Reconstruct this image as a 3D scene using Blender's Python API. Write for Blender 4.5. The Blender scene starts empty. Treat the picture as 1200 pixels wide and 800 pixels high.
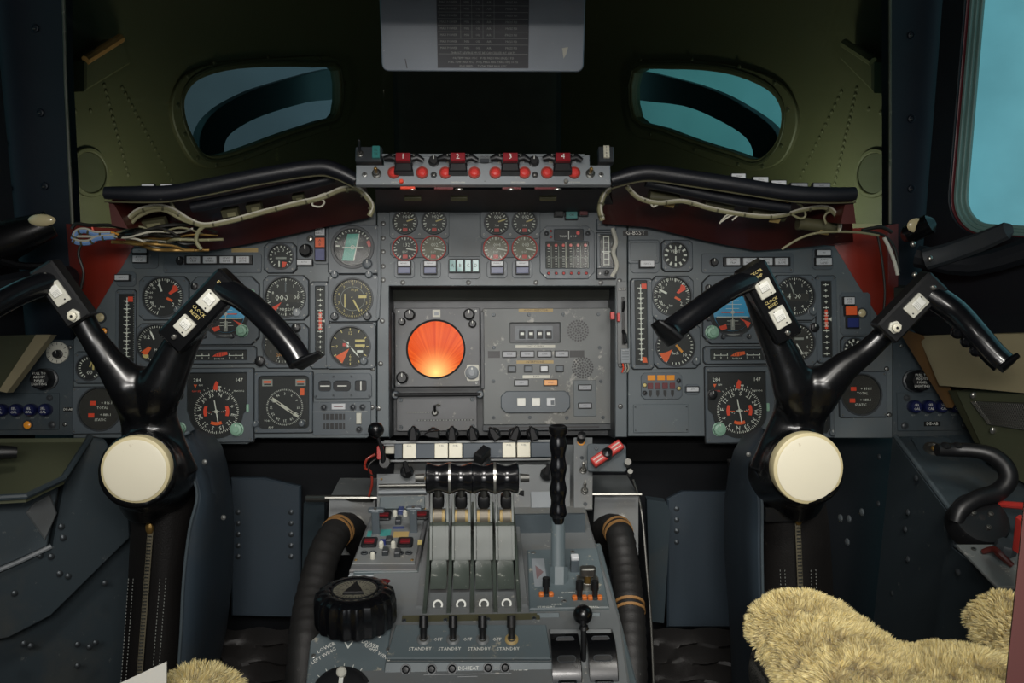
import bpy, math, random
from mathutils import Vector, Matrix
from mathutils.geometry import tessellate_polygon
random.seed(7)
SC = bpy.context.scene
COL = SC.collection
PI = math.pi
def R(a): return math.radians(a)
# ------------------------------------------------------------------ camera model (1200x800 photograph)
FPX = 1067.0; PITCH = R(10); YAW = R(2.1)
_f = Vector((math.sin(YAW)*math.cos(PITCH), math.cos(YAW)*math.cos(PITCH), -math.sin(PITCH)))
_r = Vector((math.cos(YAW), -math.sin(YAW), 0))
_u = _r.cross(_f)
def ray(px, py): return _f + _r*((px-600)/FPX) + _u*((400-py)/FPX)
def at(px, py, Y):
    d = ray(px, py); return d*(Y/d.y)
def atz(px, py, z):
    d = ray(px, py); return d*(z/d.z)
def kpx(Y): return Y/_f.y/FPX          # metres covered by one pixel at distance Y
class Frame:
    """a flat surface standing in the cockpit: x right, y up, z out of the surface"""
    def __init__(s, px, py, Y, tilt=0, yaw=0, org=None):
        s.o = at(px, py, Y) if org is None else Vector(org)
        t = R(tilt)
        m = Matrix.Rotation(R(yaw), 3, 'Z')
        s.U = m @ Vector((1,0,0)); s.V = m @ Vector((0, math.sin(t), math.cos(t))); s.N = m @ Vector((0,-math.cos(t), math.sin(t)))
    def pt(s, px, py, z=0):
        d = ray(px, py); o = s.o + s.N*z
        return d*(o.dot(s.N)/d.dot(s.N))
    def loc(s, px, py, org=None):
        p = s.pt(px, py) - (s.o if org is None else org)
        return (p.dot(s.U), p.dot(s.V))
    def k(s, px, py): return (s.pt(px+1, py)-s.pt(px-1, py)).length/2
    def sy(s, px, py): return (s.pt(px, py+1)-s.pt(px, py-1)).length/2/s.k(px, py)
    def mat(s, p, roll=0):
        m = Matrix((( s.U.x, s.V.x, s.N.x),(s.U.y, s.V.y, s.N.y),(s.U.z, s.V.z, s.N.z)))
        m = m @ Matrix.Rotation(R(roll), 3, 'Z')
        m = m.to_4x4(); m.translation = p; return m
    def off(s, d):
        f = Frame(0,0,1, org=s.o + s.N*d); f.U, f.V, f.N = s.U, s.V, s.N; return f
def frame3(a,b,c):
    f=Frame(0,0,1,org=a); f.U=(b-a).normalized(); n=f.U.cross(c-a).normalized()
    if n.dot(a)>0: n=-n
    f.N=n; f.V=n.cross(f.U).normalized(); return f
# ------------------------------------------------------------------ materials
def lin(h):
    h = h.lstrip('#'); v = [int(h[i:i+2],16)/255 for i in (0,2,4)]
    return tuple([(c/12.92 if c <= .04045 else ((c+.055)/1.055)**2.4) for c in v]+[1])
M = {}
def mat(name, col, rough=.5, metal=0, wear=0, wearcol='#9a9a94', grime=0, bump=0, scale=60, spec=.5, emit=None, es=0, coat=0, var=.12):
    m = bpy.data.materials.new(name); m.use_nodes = True
    nt = m.node_tree; n = nt.nodes; L = nt.links
    b = n['Principled BSDF']; c = lin(col)
    b.inputs['Base Color'].default_value = c
    b.inputs['Roughness'].default_value = rough
    b.inputs['Metallic'].default_value = metal
    b.inputs['Specular IOR Level'].default_value = spec
    b.inputs['Coat Weight'].default_value = coat
    if emit:
        b.inputs['Emission Color'].default_value = lin(emit); b.inputs['Emission Strength'].default_value = es
    tc = n.new('ShaderNodeTexCoord')
    if var or wear or grime:
        nz = n.new('ShaderNodeTexNoise'); nz.inputs['Scale'].default_value = scale*.25; nz.inputs['Detail'].default_value = 6
        L.new(tc.outputs['Object'], nz.inputs['Vector'])
        mx = n.new('ShaderNodeMix'); mx.data_type='RGBA'; mx.blend_type='MULTIPLY'
        mx.inputs[6].default_value = c; mx.inputs[7].default_value = (1-var*2,1-var*2,1-var*2,1)
        L.new(nz.outputs['Fac'], mx.inputs[0]); out = mx.outputs[2]
        if grime:
            n2 = n.new('ShaderNodeTexNoise'); n2.inputs['Scale'].default_value = scale*.12; n2.inputs['Detail'].default_value = 8; n2.inputs['Roughness'].default_value=.7
            L.new(tc.outputs['Object'], n2.inputs['Vector'])
            r2 = n.new('ShaderNodeValToRGB'); r2.color_ramp.elements[0].position=.52; r2.color_ramp.elements[1].position=.72
            r2.color_ramp.elements[1].color=(grime,)*3+(1,)
            L.new(n2.outputs['Fac'], r2.inputs[0])
            m3 = n.new('ShaderNodeMix'); m3.data_type='RGBA'; L.new(r2.outputs[0], m3.inputs[0]); L.new(out, m3.inputs[6]); m3.inputs[7].default_value = lin('#6b6250'); out = m3.outputs[2]
        if wear:
            n4 = n.new('ShaderNodeTexNoise'); n4.inputs['Scale'].default_value = scale; n4.inputs['Detail'].default_value = 10; n4.inputs['Roughness'].default_value=.75
            L.new(tc.outputs['Object'], n4.inputs['Vector'])
            r4 = n.new('ShaderNodeValToRGB'); r4.color_ramp.elements[0].position=.66-.1*wear; r4.color_ramp.elements[1].position=.72-.1*wear
            L.new(n4.outputs['Fac'], r4.inputs[0])
            m4 = n.new('ShaderNodeMix'); m4.data_type='RGBA'; L.new(r4.outputs[0], m4.inputs[0]); L.new(out, m4.inputs[6]); m4.inputs[7].default_value = lin(wearcol); out = m4.outputs[2]
        L.new(out, b.inputs['Base Color'])
        mr = n.new('ShaderNodeMapRange'); mr.inputs[3].default_value=max(0,rough-.08); mr.inputs[4].default_value=min(1,rough+.12)
        L.new(nz.outputs['Fac'], mr.inputs[0]); L.new(mr.outputs[0], b.inputs['Roughness'])
    if bump:
        nb = n.new('ShaderNodeTexNoise'); nb.inputs['Scale'].default_value = scale*8; nb.inputs['Detail'].default_value=4
        L.new(tc.outputs['Object'], nb.inputs['Vector'])
        bp = n.new('ShaderNodeBump'); bp.inputs['Strength'].default_value=bump; bp.inputs['Distance'].default_value=.001
        L.new(nb.outputs['Fac'], bp.inputs['Height']); L.new(bp.outputs[0], b.inputs['Normal'])
    M[name] = m; return m
def glassmat(name, tint=(1,1,1), mixf=None, rough=.02):
    m = bpy.data.materials.new(name); m.use_nodes=True; nt=m.node_tree; n=nt.nodes; L=nt.links; n.clear()
    o=n.new('ShaderNodeOutputMaterial'); t=n.new('ShaderNodeBsdfTransparent'); g=n.new('ShaderNodeBsdfGlossy'); x=n.new('ShaderNodeMixShader')
    t.inputs[0].default_value=(*tint,1); g.inputs['Roughness'].default_value=rough
    fr=n.new('ShaderNodeFresnel'); fr.inputs[0].default_value=mixf or 1.4
    ge=n.new('ShaderNodeNewGeometry'); mu=n.new('ShaderNodeMath'); mu.operation='SUBTRACT'; mu.inputs[0].default_value=1; L.new(ge.outputs['Backfacing'],mu.inputs[1])
    mv=n.new('ShaderNodeMath'); mv.operation='MULTIPLY'; L.new(fr.outputs[0],mv.inputs[0]); L.new(mu.outputs[0],mv.inputs[1]); L.new(mv.outputs[0],x.inputs[0]); L.new(t.outputs[0],x.inputs[1]); L.new(g.outputs[0],x.inputs[2]); L.new(x.outputs[0],o.inputs[0])
    M[name]=m; return m
# ------------------------------------------------------------------ mesh builder
_G = {}
def glyphs(s):
    if s not in _G:
        cu = bpy.data.curves.new('t','FONT'); cu.body=s; cu.size=1; cu.resolution_u=1; cu.align_x='CENTER'; cu.align_y='CENTER'
        ob = bpy.data.objects.new('t', cu); me = ob.to_mesh()
        _G[s] = ([tuple(v.co) for v in me.vertices],[tuple(p.vertices) for p in me.polygons])
        ob.to_mesh_clear(); bpy.data.objects.remove(ob); bpy.data.curves.remove(cu)
    return _G[s]
def rrect(cx, cy, w, h, r=0, n=4):
    if r <= 0: return [(cx-w/2,cy-h/2),(cx+w/2,cy-h/2),(cx+w/2,cy+h/2),(cx-w/2,cy+h/2)]
    r=min(r,w/2-1e-6,h/2-1e-6); P=[]
    for (x,y,a) in ((cx+w/2-r,cy-h/2+r,-90),(cx+w/2-r,cy+h/2-r,0),(cx-w/2+r,cy+h/2-r,90),(cx-w/2+r,cy-h/2+r,180)):
        for i in range(n+1):
            t=R(a+90*i/n); P.append((x+r*math.cos(t),y+r*math.sin(t)))
    return P
def orect(cx, cy, w, h, c): return rrect(cx,cy,w,h,c,1)
def circ(cx, cy, r, n=32, ry=None):
    ry = r if ry is None else ry
    return [(cx+r*math.cos(2*PI*i/n), cy+ry*math.sin(2*PI*i/n)) for i in range(n)]
def inset(P, d):
    n=len(P); Q=[]
    for i in range(n):
        a=Vector(P[i-1]); b=Vector(P[i]); c=Vector(P[(i+1)%n])
        e1=(b-a); e2=(c-b)
        if e1.length<1e-9 or e2.length<1e-9: Q.append(tuple(b)); continue
        e1.normalize(); e2.normalize()
        n1=Vector((-e1.y,e1.x)); n2=Vector((-e2.y,e2.x)); s=n1+n2
        if s.length<1e-6: s=n1
        s.normalize(); Q.append(tuple(b+s*(d/max(.35,s.dot(n1)))))
    return Q
def area(P): return sum(P[i-1][0]*P[i][1]-P[i][0]*P[i-1][1] for i in range(len(P)))/2
def ccw(P): return P if area(P)>0 else P[::-1]
class MB:
    def __init__(s, k=1): s.v=[]; s.f=[]; s.mi=[]; s.mats=[]; s.k=k; s.X=Matrix()
    def _m(s, m):
        if m not in s.mats: s.mats.append(m)
        return s.mats.index(m)
    def add(s, V, F, m, X=None):
        o=len(s.v); T = s.X if X is None else s.X @ X
        s.v += [T @ Vector(p) for p in V]; mi=s._m(m)
        for f in F: s.f.append(tuple(i+o for i in f)); s.mi.append(mi)
        return s
    def poly(s, P, z0, z1, m, ch=0, holes=(), X=None, mtop=None, back=True):
        P=ccw(P); V=[];F=[]; n=len(P)
        loops=[(P,False)]+[(ccw(list(h)),True) for h in holes]
        top=[]; base=0
        for (Q,ish) in loops:
            q=len(Q); off=inset(Q, -ch if ish else ch) if ch else Q
            V+=[(x,y,z0) for x,y in Q]
            if ch: V+=[(x,y,z1-ch) for x,y in Q]
            V+=[(x,y,z1) for x,y in off]
            rings=3 if ch else 2
            for rr in range(rings-1):
                for i in range(q):
                    j=(i+1)%q; a=base+rr*q+i; b=base+rr*q+j; c=b+q; d=a+q
                    F.append((a,d,c,b) if ish else (a,b,c,d))
            top.append((off, base+(rings-1)*q, Q, base)); base+=rings*q
        s.add(V,F,m,X)
        o=len(s.v)-len(V)
        def cap(sel, mm, flip):
            polys=[[Vector((x,y,0)) for x,y in t[sel]] for t in top]; idx=[]
            for t in top: idx+= [o+t[sel+1]+i for i in range(len(t[sel]))]
            mi=s._m(mm)
            if len(polys)==1 and convex(top[0][sel]):
                f=tuple(idx); s.f.append(f[::-1] if flip else f); s.mi.append(mi)
            else:
                flat=[p for q in polys for p in q]
                for t in tessellate_polygon(polys):
                    a,b,c=(flat[i] for i in t)
                    up=(b-a).cross(c-a).z
                    if abs(up)<1e-16: continue
                    f=tuple(idx[i] for i in t)
                    if (up<0) != flip: f=f[::-1]
                    s.f.append(f); s.mi.append(mi)
        cap(0, mtop or m, False)
        if back: cap(2, m, True)
        return s
    def flat(s, P, z, m, X=None):
        P=ccw(P)
        if convex(P): return s.add([(x,y,z) for x,y in P],[tuple(range(len(P)))],m,X)
        pl=[Vector((x,y,0)) for x,y in P]; F=[]
        for t in tessellate_polygon([pl]):
            a,b,c=(pl[i] for i in t)
            F.append(t if (b-a).cross(c-a).z>0 else t[::-1])
        return s.add([(x,y,z) for x,y in P],F,m,X)
    def rect(s, cx, cy, w, h, z0, z1, m, r=0, ch=0, X=None, mtop=None): return s.poly(rrect(cx,cy,w,h,r),z0,z1,m,ch,(),X,mtop)
    def lathe(s, prof, m, n=24, cx=0, cy=0, X=None, flute=0, nf=0):
        V=[];F=[];q=len(prof)
        for (r,z) in prof:
            for i in range(n):
                a=2*PI*i/n; rr=r*(1+flute*math.cos(a*nf)) if flute else r
                V.append((cx+rr*math.cos(a),cy+rr*math.sin(a),z))
        for j in range(q-1):
            for i in range(n):
                k=(i+1)%n; F.append((j*n+i,j*n+k,(j+1)*n+k,(j+1)*n+i))
        if prof[0][0]>1e-5: F.append(tuple(range(n))[::-1])
        if prof[-1][0]>1e-5: F.append(tuple((q-1)*n+i for i in range(n)))
        return s.add(V,F,m,X)
    def cyl(s, cx, cy, r, z0, z1, m, n=20, ch=0, X=None):
        return s.lathe([(r,z0),(r,z1-ch),(r-ch,z1)] if ch else [(r,z0),(r,z1)], m, n, cx, cy, X)
    def ring(s, cx, cy, ri, ro, z0, z1, m, n=32, ch=0):
        pr=[(ri,z0),(ro,z0),(ro,z1-ch),(ro-ch,z1),(ri+ch,z1),(ri,z1-ch),(ri,z0)] if ch else [(ri,z0),(ro,z0),(ro,z1),(ri,z1),(ri,z0)]
        V=[];F=[]; pr=pr[:-1]; q=len(pr)
        for r,z in pr:
            for i in range(n):
                a=2*PI*i/n; V.append((cx+r*math.cos(a),cy+r*math.sin(a),z))
        for j in range(q):
            jj=(j+1)%q
            for i in range(n):
                k=(i+1)%n; F.append((j*n+i,j*n+k,jj*n+k,jj*n+i))
        return s.add(V,F,m)
    def ball(s, c, r, m, n=16, X=None, e=1):
        rx,ry,rz = r if isinstance(r,tuple) else (r,r,r); V=[];F=[]; q=n//2
        sg=lambda v: math.copysign(abs(v)**e, v)
        for j in range(q+1):
            t=PI*j/q-PI/2
            for i in range(n):
                a=2*PI*i/n; ct=sg(math.cos(t)) if 0<j<q else 0
                V.append((c[0]+rx*ct*sg(math.cos(a)),c[1]+ry*ct*sg(math.sin(a)),c[2]+rz*sg(math.sin(t))))
        for j in range(q):
            for i in range(n):
                k=(i+1)%n; F.append((j*n+i,j*n+k,(j+1)*n+k,(j+1)*n+i))
        return s.add(V,F,m,X)
    def tube(s, P, rad, m, n=10, cap=True, up=None, X=None, res=0):
        P=[Vector(p) for p in P]
        if not isinstance(rad,(list,)): rad=[rad]*len(P)
        rad=[r if isinstance(r,tuple) else (r,r) for r in rad]
        if res:
            Q=[];q=[]
            for i in range(len(P)-1):
                p0=P[max(0,i-1)];p1=P[i];p2=P[i+1];p3=P[min(len(P)-1,i+2)]
                for j in range(res):
                    t=j/res
                    Q.append(.5*((2*p1)+(p2-p0)*t+(2*p0-5*p1+4*p2-p3)*t*t+(3*p1-p0-3*p2+p3)*t**3))
                    a,b=rad[i],rad[i+1]; q.append((a[0]*(1-t)+b[0]*t,a[1]*(1-t)+b[1]*t))
            Q.append(P[-1]); q.append(rad[-1]); P,rad=Q,q
        V=[];F=[];N=len(P); ux=Vector(up) if up else None
        for i,p in enumerate(P):
            t=(P[min(N-1,i+1)]-P[max(0,i-1)]); t.normalize()
            if ux is None:
                ux=t.orthogonal().normalized()
            a=ux-t*ux.dot(t)
            if a.length<1e-4: a=t.orthogonal()
            a.normalize(); b=t.cross(a)
            if not up: ux=a
            for j in range(n):
                g=2*PI*j/n; V.append(p+a*(math.cos(g)*rad[i][0])+b*(math.sin(g)*rad[i][1]))
        for i in range(N-1):
            for j in range(n):
                k=(j+1)%n; F.append((i*n+j,i*n+k,(i+1)*n+k,(i+1)*n+j))
        if cap: F.append(tuple(range(n))[::-1]); F.append(tuple((N-1)*n+j for j in range(n)))
        return s.add(V,F,m,X)
    def text(s, t, x, y, size, z, m, rot=0, sx=1):
        V,F=glyphs(t)
        return s.add(V,F,m,Matrix.Translation((x,y,z))@Matrix.Rotation(R(-rot),4,'Z')@Matrix.Diagonal((size*sx,size,1,1)))
    def tick(s, a, r0, r1, w, z, m, cx=0, cy=0):
        c,d=math.sin(R(a)),math.cos(R(a))
        return s.flat([(cx+c*r0-d*w/2,cy+d*r0+c*w/2),(cx+c*r0+d*w/2,cy+d*r0-c*w/2),(cx+c*r1+d*w/2,cy+d*r1-c*w/2),(cx+c*r1-d*w/2,cy+d*r1+c*w/2)],z,m)
    def mesh(s, name, angle=35):
        me=bpy.data.meshes.new(name); k=s.k
        me.from_pydata([tuple(p*k) for p in s.v],[],s.f)
        for m in s.mats: me.materials.append(M[m])
        me.polygons.foreach_set('material_index', s.mi)
        me.polygons.foreach_set('use_smooth',[True]*len(s.f))
        me.update(); me.set_sharp_from_angle(angle=R(angle)); return me
def convex(P):
    n=len(P)
    if n<4: return True
    for i in range(n):
        a,b,c=P[i-2],P[i-1],P[i]
        if (b[0]-a[0])*(c[1]-b[1])-(b[1]-a[1])*(c[0]-b[0])<-1e-9: return False
    return True
# ------------------------------------------------------------------ objects
def tag(o,label=None,cat=None,group=None,kind=None):
    for k,v in (('label',label),('category',cat),('group',group),('kind',kind)):
        if v: o[k]=v
    return o
class T:
    """a thing: an Empty with parts"""
    def __init__(s,name,label,cat,F=None,px=0,py=0,group=None,z=0,roll=0,world=None,k=None,kind=None):
        o=bpy.data.objects.new(name,None); COL.objects.link(o); o.empty_display_size=.02
        if F is not None:
            o.matrix_world=F.mat(F.pt(px,py)+F.N*z,roll); s.k=F.k(px,py); s.sy=F.sy(px,py)
        elif world is not None:
            o.matrix_world = world if isinstance(world,Matrix) else Matrix.Translation(world); s.k=1; s.sy=1
        if k: s.k=k
        s.F=F; s.px=px; s.py=py; s.o=o; tag(o,label,cat,group,kind)
    def mb(s): return MB(s.k)
    def part(s,name,b,label=None,parent=None,me=None,loc=None,rot=None):
        o=bpy.data.objects.new(name, me or b.mesh(name)); COL.objects.link(o); o.parent=parent or s.o
        if loc is not None: o.location=Vector(loc)*s.k
        if rot is not None: o.rotation_euler=rot
        if label: o['label']=label
        return o
def solo(name,label,cat,b,world=None,group=None,kind=None):
    """a thing that is one mesh; vertices of b in world metres unless world is given"""
    o=bpy.data.objects.new(name,b.mesh(name)); COL.objects.link(o)
    if world is not None: o.matrix_world = world if isinstance(world,Matrix) else Matrix.Translation(world)
    elif kind!='structure':
        vs=o.data.vertices; c=sum((v.co for v in vs),Vector())/len(vs)
        o.data.transform(Matrix.Translation(-c)); o.location=c
    return tag(o,label,cat,group,kind)
def baked(b, name, voxel, smooth=8, fac=.5, parent=None):
    """one continuous surface from overlapping closed shapes"""
    o=bpy.data.objects.new('tmp',b.mesh('tmp')); COL.objects.link(o)
    m=o.modifiers.new('r','REMESH'); m.mode='VOXEL'; m.voxel_size=voxel; m.use_smooth_shade=True
    m=o.modifiers.new('s','SMOOTH'); m.factor=fac; m.iterations=smooth
    dg=bpy.context.evaluated_depsgraph_get(); dg.update()
    me=bpy.data.meshes.new_from_object(o.evaluated_get(dg)); me.name=name
    me.materials.clear(); me.materials.append(M[b.mats[0]])
    me.polygons.foreach_set('use_smooth',[True]*len(me.polygons))
    bpy.data.objects.remove(o); return me
_S={}
def shared(key, fn):
    if key not in _S: _S[key]=fn()
    return _S[key]
def screwmesh(k, r=2.2, m='screw', col='dark'):
    def f():
        b=MB(k); b.lathe([(r,0),(r,.5),(r*.8,.9)],m,12); b.rect(0,0,r*1.3,r*.28,.9,.93,'black'); b.rect(0,0,r*.28,r*1.3,.9,.93,'black')
        return b.mesh('screw')
    return shared(('screw',round(k,5),r,m),f)
def screws(t, pts, r=1.5, m='screw', z=0, parent=None):
    me=screwmesh(t.k,r,m)
    for x,y in pts: t.part('screw',None,me=me,loc=(x,y,z),parent=parent)
# ------------------------------------------------------------------ palette
mat('panel','#5c6569',.42,0,.35,'#8d938f',.25,.08,60)
mat('panel_edge','#4f5a60',.45,0,.5,'#8d938f',.2,.05,80)
mat('bezel','#535c62',.4,0,.3,'#8b9291',.12,.05,110)
mat('bezel_dark','#34393d',.42,0,.2,'#777a78',.1,.05,90)
mat('side_paint','#3a454b',.5,0,.35,'#6d716e',.25,.1,40)
mat('deep_blue','#333f49',.5,0,.2,'#5c6266',.15,.1,30)
mat('radar_grey','#5f6163',.45,0,.4,'#8a8782',.35,.1,50)
mat('ins_grey','#666a69',.45,0,.7,'#97968f',.4,.1,32)
mat('light_grey','#8a9094',.4,0,.35,'#b2b2ac',.1,.05,60)
mat('lever_grey','#444c46',.36,.05,.4,'#a3a59c',.2,.05,60)
mat('ped_grey','#6e7273',.45,0,.55,'#a8a69c',.4,.08,50)
mat('ped_teal','#5c686c',.45,0,.6,'#a09c8c',.4,.08,50)
mat('black','#0a0b0c',.45,var=0)
mat('gloss_black','#0a0b0d',.26,spec=.55,coat=.1,var=.05)
mat('grip_black','#0c0d10',.22,spec=.6,coat=.2,var=.05)
mat('satin_black','#131416',.42,wear=.05,wearcol='#55524c')
mat('matt_black','#0d0e10',.75,var=.1)
mat('knob_black','#0e0f11',.5,spec=.3,var=.05)
mat('dial','#14171a',.5,var=.05)
mat('dial_brown','#2b2a27',.5,var=.08)
mat('dial_grey','#3a3b3c',.5,var=.05)
mat('dial_pale','#8a8777',.5,var=.3,scale=200)
mat('white','#e6e6de',.5,var=.03)
mat('offwhite','#c9c8bb',.5,var=.08)
mat('mark','#d8dad2',.5,var=0)
mat('mark_dim','#8d918c',.5,var=0)
mat('mark_yellow','#c9b877',.5,var=0)
mat('mark_amber','#d08a28',.5,var=0)
mat('mark_black','#15161a',.5,var=0)
mat('cream','#e0dac4',.4,wear=.05,wearcol='#b5a98c',var=.05)
mat('cream_rim','#cbbf96',.4,var=.08)
mat('btn_cream','#d8d4c0',.4,var=.05)
mat('btn_white','#c3c6c8',.35,var=.03)
mat('btn_grey','#8d9094',.35,var=.03)
mat('orange_base','#cf6f2c',.5,var=.1)
mat('faded_red','#7d6668',.6,var=.2)
mat('beige_board','#b5aa86',.55,wear=.08,wearcol='#8b8062',grime=.2,scale=12)
mat('orange','#e8602a',.45,var=.08)
mat('orange_red','#e4492c',.45,var=.05)
mat('red','#c23a34',.4,var=.05)
mat('red_dark','#5d161b',.4,var=.05)
mat('red_block','#8c1420',.35,var=.1)
mat('red_lamp','#c8403c',.25,coat=.4,var=.1,emit='#ff3a30',es=.06)
mat('amber_lamp','#c8842c',.25,coat=.5,var=.1,emit='#ffa028',es=.12)
mat('cream_lamp','#cdbf95',.3,coat=.5,var=.1)
mat('green_lamp','#3f8a86',.3,coat=.3,var=.05)
mat('teal','#54a698',.5,var=.03)
mat('blue_dark','#26316e',.35,var=.05)
mat('blue_panel','#3b4670',.35,var=.05)
mat('sky_blue','#3f9fd0',.45,var=.05)
mat('mint','#8fb8a0',.4,var=.05)
mat('navy_knob','#141b45',.3,coat=.2,var=.05)
mat('steel','#b5b3ab',.28,.9,var=.1)
mat('roller_steel','#7a7468',.5,.6,var=.1)
mat('steel_dark','#6a6a66',.35,.8,var=.1)
mat('screw','#4a5054',.4,.5,var=.05)
mat('screw_light','#8b8d8a',.35,.7,var=.05)
mat('brass','#a08048',.4,.7,var=.2)
mat('olive','#43442c',.6,0,.15,'#6f7048',.15,.1,8)
mat('olive_dark','#2e311c',.6,var=.1)
mat('nose_dark','#15190f',.7,var=.1)
mat('post','#0d1824',.42,0,.04,'#77706a',0,.15,30,var=.15)
mat('post_edge','#57594a',.5,0,.6,'#87846f',.2,.1,80)
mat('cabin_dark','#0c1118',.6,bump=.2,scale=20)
mat('maroon','#9a2c1a',.42,0,.12,'#a06b4a',.1,.1,25,coat=.15,var=.25)
mat('maroon_deep','#4d1812',.45,0,.12,'#6b4636',.1,.1,25,coat=.1,var=.25)
mat('leather','#1c1a19',.5,bump=.5,scale=60,wear=.08,wearcol='#4a453e')
mat('padding','#17191f',.38,bump=.25,scale=80,wear=.06,wearcol='#5b5a58')
mat('rubber','#171615',.55,wear=.1,wearcol='#6a6a66',bump=.3)
mat('tape_tan','#8f6a3e',.5,wear=.4,wearcol='#3c2c1a')
mat('zip','#9b937c',.4,.5,var=.2,scale=400)
mat('wire_olive','#7d7a5c',.5,wear=.3,wearcol='#b5b091')
mat('wire_white','#b9b6a6',.5,var=.2)
mat('wire_blue','#6d8fc0',.5,var=.1)
mat('wire_black','#15140f',.5,var=.1)
mat('relay','#4c4a34',.5,wear=.2,wearcol='#8b8668')
mat('fleece','#e0cc86',.85,var=.15,scale=20,spec=.1)
mat('seat_fabric','#3d3c3a',.85,bump=.6,scale=90,var=.3)
mat('seat_under','#4a3a35',.8,bump=.4)
mat('armrest_red','#4e2522',.6,var=.15)
mat('tan_label','#ad9560',.5,wear=.3,wearcol='#6b5c3c')
mat('tan_wall','#8d8468',.55,0,.15,'#5f5a46',.3,.1,15)
mat('olive_tray','#565a44',.55,0,.15,'#6d6d55',.2,.1,20)
mat('window_seal','#6f8f88',.5,var=.1)
mat('placard','#6d7884',.35,wear=.25,wearcol='#a5abae',grime=.1,scale=40)
mat('placard_dark','#23242c',.5,wear=.1,wearcol='#5c5b60')
mat('floor_brown','#4e3d2c',.7,wear=.2,wearcol='#6d5a44')
mat('paper','#dddcd4',.7,var=.02)
glassmat('glass',(.97,.98,.97),1.16,.10)
glassmat('screen_glass',(.95,.96,.96),1.08,.12)
glassmat('window_glass',(.80,.90,.90),1.3,.02)
glassmat('windscreen',(.86,.90,.88),1.25,.03)
# woven look for the seat side
def _weave():
    m=M['seat_fabric']; nt=m.node_tree; n=nt.nodes; L=nt.links; b=n['Principled BSDF']
    tc=n.new('ShaderNodeTexCoord'); w=n.new('ShaderNodeTexWave'); w.inputs['Scale'].default_value=90; w.inputs['Distortion'].default_value=6; w.inputs['Detail'].default_value=3; w.inputs['Detail Scale'].default_value=8
    L.new(tc.outputs['Object'],w.inputs['Vector']); r=n.new('ShaderNodeValToRGB'); r.color_ramp.elements[0].color=lin('#1e1e1e'); r.color_ramp.elements[1].color=lin('#77746e')
    L.new(w.outputs['Fac'],r.inputs[0]); L.new(r.outputs[0],b.inputs['Base Color'])
_weave()
# fleece: each lock of wool has its own tone
def _fl():
    m=M['fleece']; nt=m.node_tree; n=nt.nodes; L=nt.links; b=n['Principled BSDF']
    g=n.new('ShaderNodeNewGeometry'); r=n.new('ShaderNodeValToRGB'); r.color_ramp.elements[0].color=lin('#d8c27c'); r.color_ramp.elements[1].color=lin('#fdf0bb')
    L.new(g.outputs['Random Per Island'],r.inputs[0]); L.new(r.outputs[0],b.inputs['Base Color'])
    b.inputs['Sheen Weight'].default_value=.3
_fl()
# radar scope: a lit orange tube with rayed streaks, brightest near the foot
def _radar():
    m=bpy.data.materials.new('scope'); m.use_nodes=True; nt=m.node_tree; n=nt.nodes; L=nt.links; b=n['Principled BSDF']
    tc=n.new('ShaderNodeTexCoord'); sp=n.new('ShaderNodeSeparateXYZ'); L.new(tc.outputs['Object'],sp.inputs[0])
    k=.0016*32
    def math_(op,a,bb):
        q=n.new('ShaderNodeMath'); q.operation=op
        for i,x in enumerate((a,bb)):
            if isinstance(x,(int,float)): q.inputs[i].default_value=x
            elif x is not None: L.new(x,q.inputs[i])
        return q.outputs[0]
    y=math_('ADD',sp.outputs['Y'],k*.86); r2=math_('ADD',math_('MULTIPLY',sp.outputs['X'],sp.outputs['X']),math_('MULTIPLY',y,y))
    r=math_('SQRT',r2,None); glow=math_('POWER',math_('MAXIMUM',math_('SUBTRACT',1,math_('DIVIDE',r,k*1.1)),0),2)
    ang=math_('ARCTAN2',sp.outputs['X'],y)
    nz=n.new('ShaderNodeTexNoise'); nz.noise_dimensions='1D'; nz.inputs['Scale'].default_value=11; nz.inputs['Detail'].default_value=3; L.new(ang,nz.inputs['W'])
    rp=n.new('ShaderNodeValToRGB'); rp.color_ramp.elements[0].position=.32; rp.color_ramp.elements[0].color=(.72,.055,.004,1); rp.color_ramp.elements[1].position=.66; rp.color_ramp.elements[1].color=(.90,.12,.012,1)
    L.new(nz.outputs['Fac'],rp.inputs[0])
    mx=n.new('ShaderNodeMix'); mx.data_type='RGBA'; L.new(glow,mx.inputs[0]); L.new(rp.outputs[0],mx.inputs[6]); mx.inputs[7].default_value=(1.9,.95,.30,1)
    L.new(mx.outputs[2],b.inputs['Emission Color']); b.inputs['Emission Strength'].default_value=.95
    b.inputs['Base Color'].default_value=(.02,.004,.0,1); b.inputs['Roughness'].default_value=.6; b.inputs['Specular IOR Level'].default_value=.1
    M['scope']=m
_radar()
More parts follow.
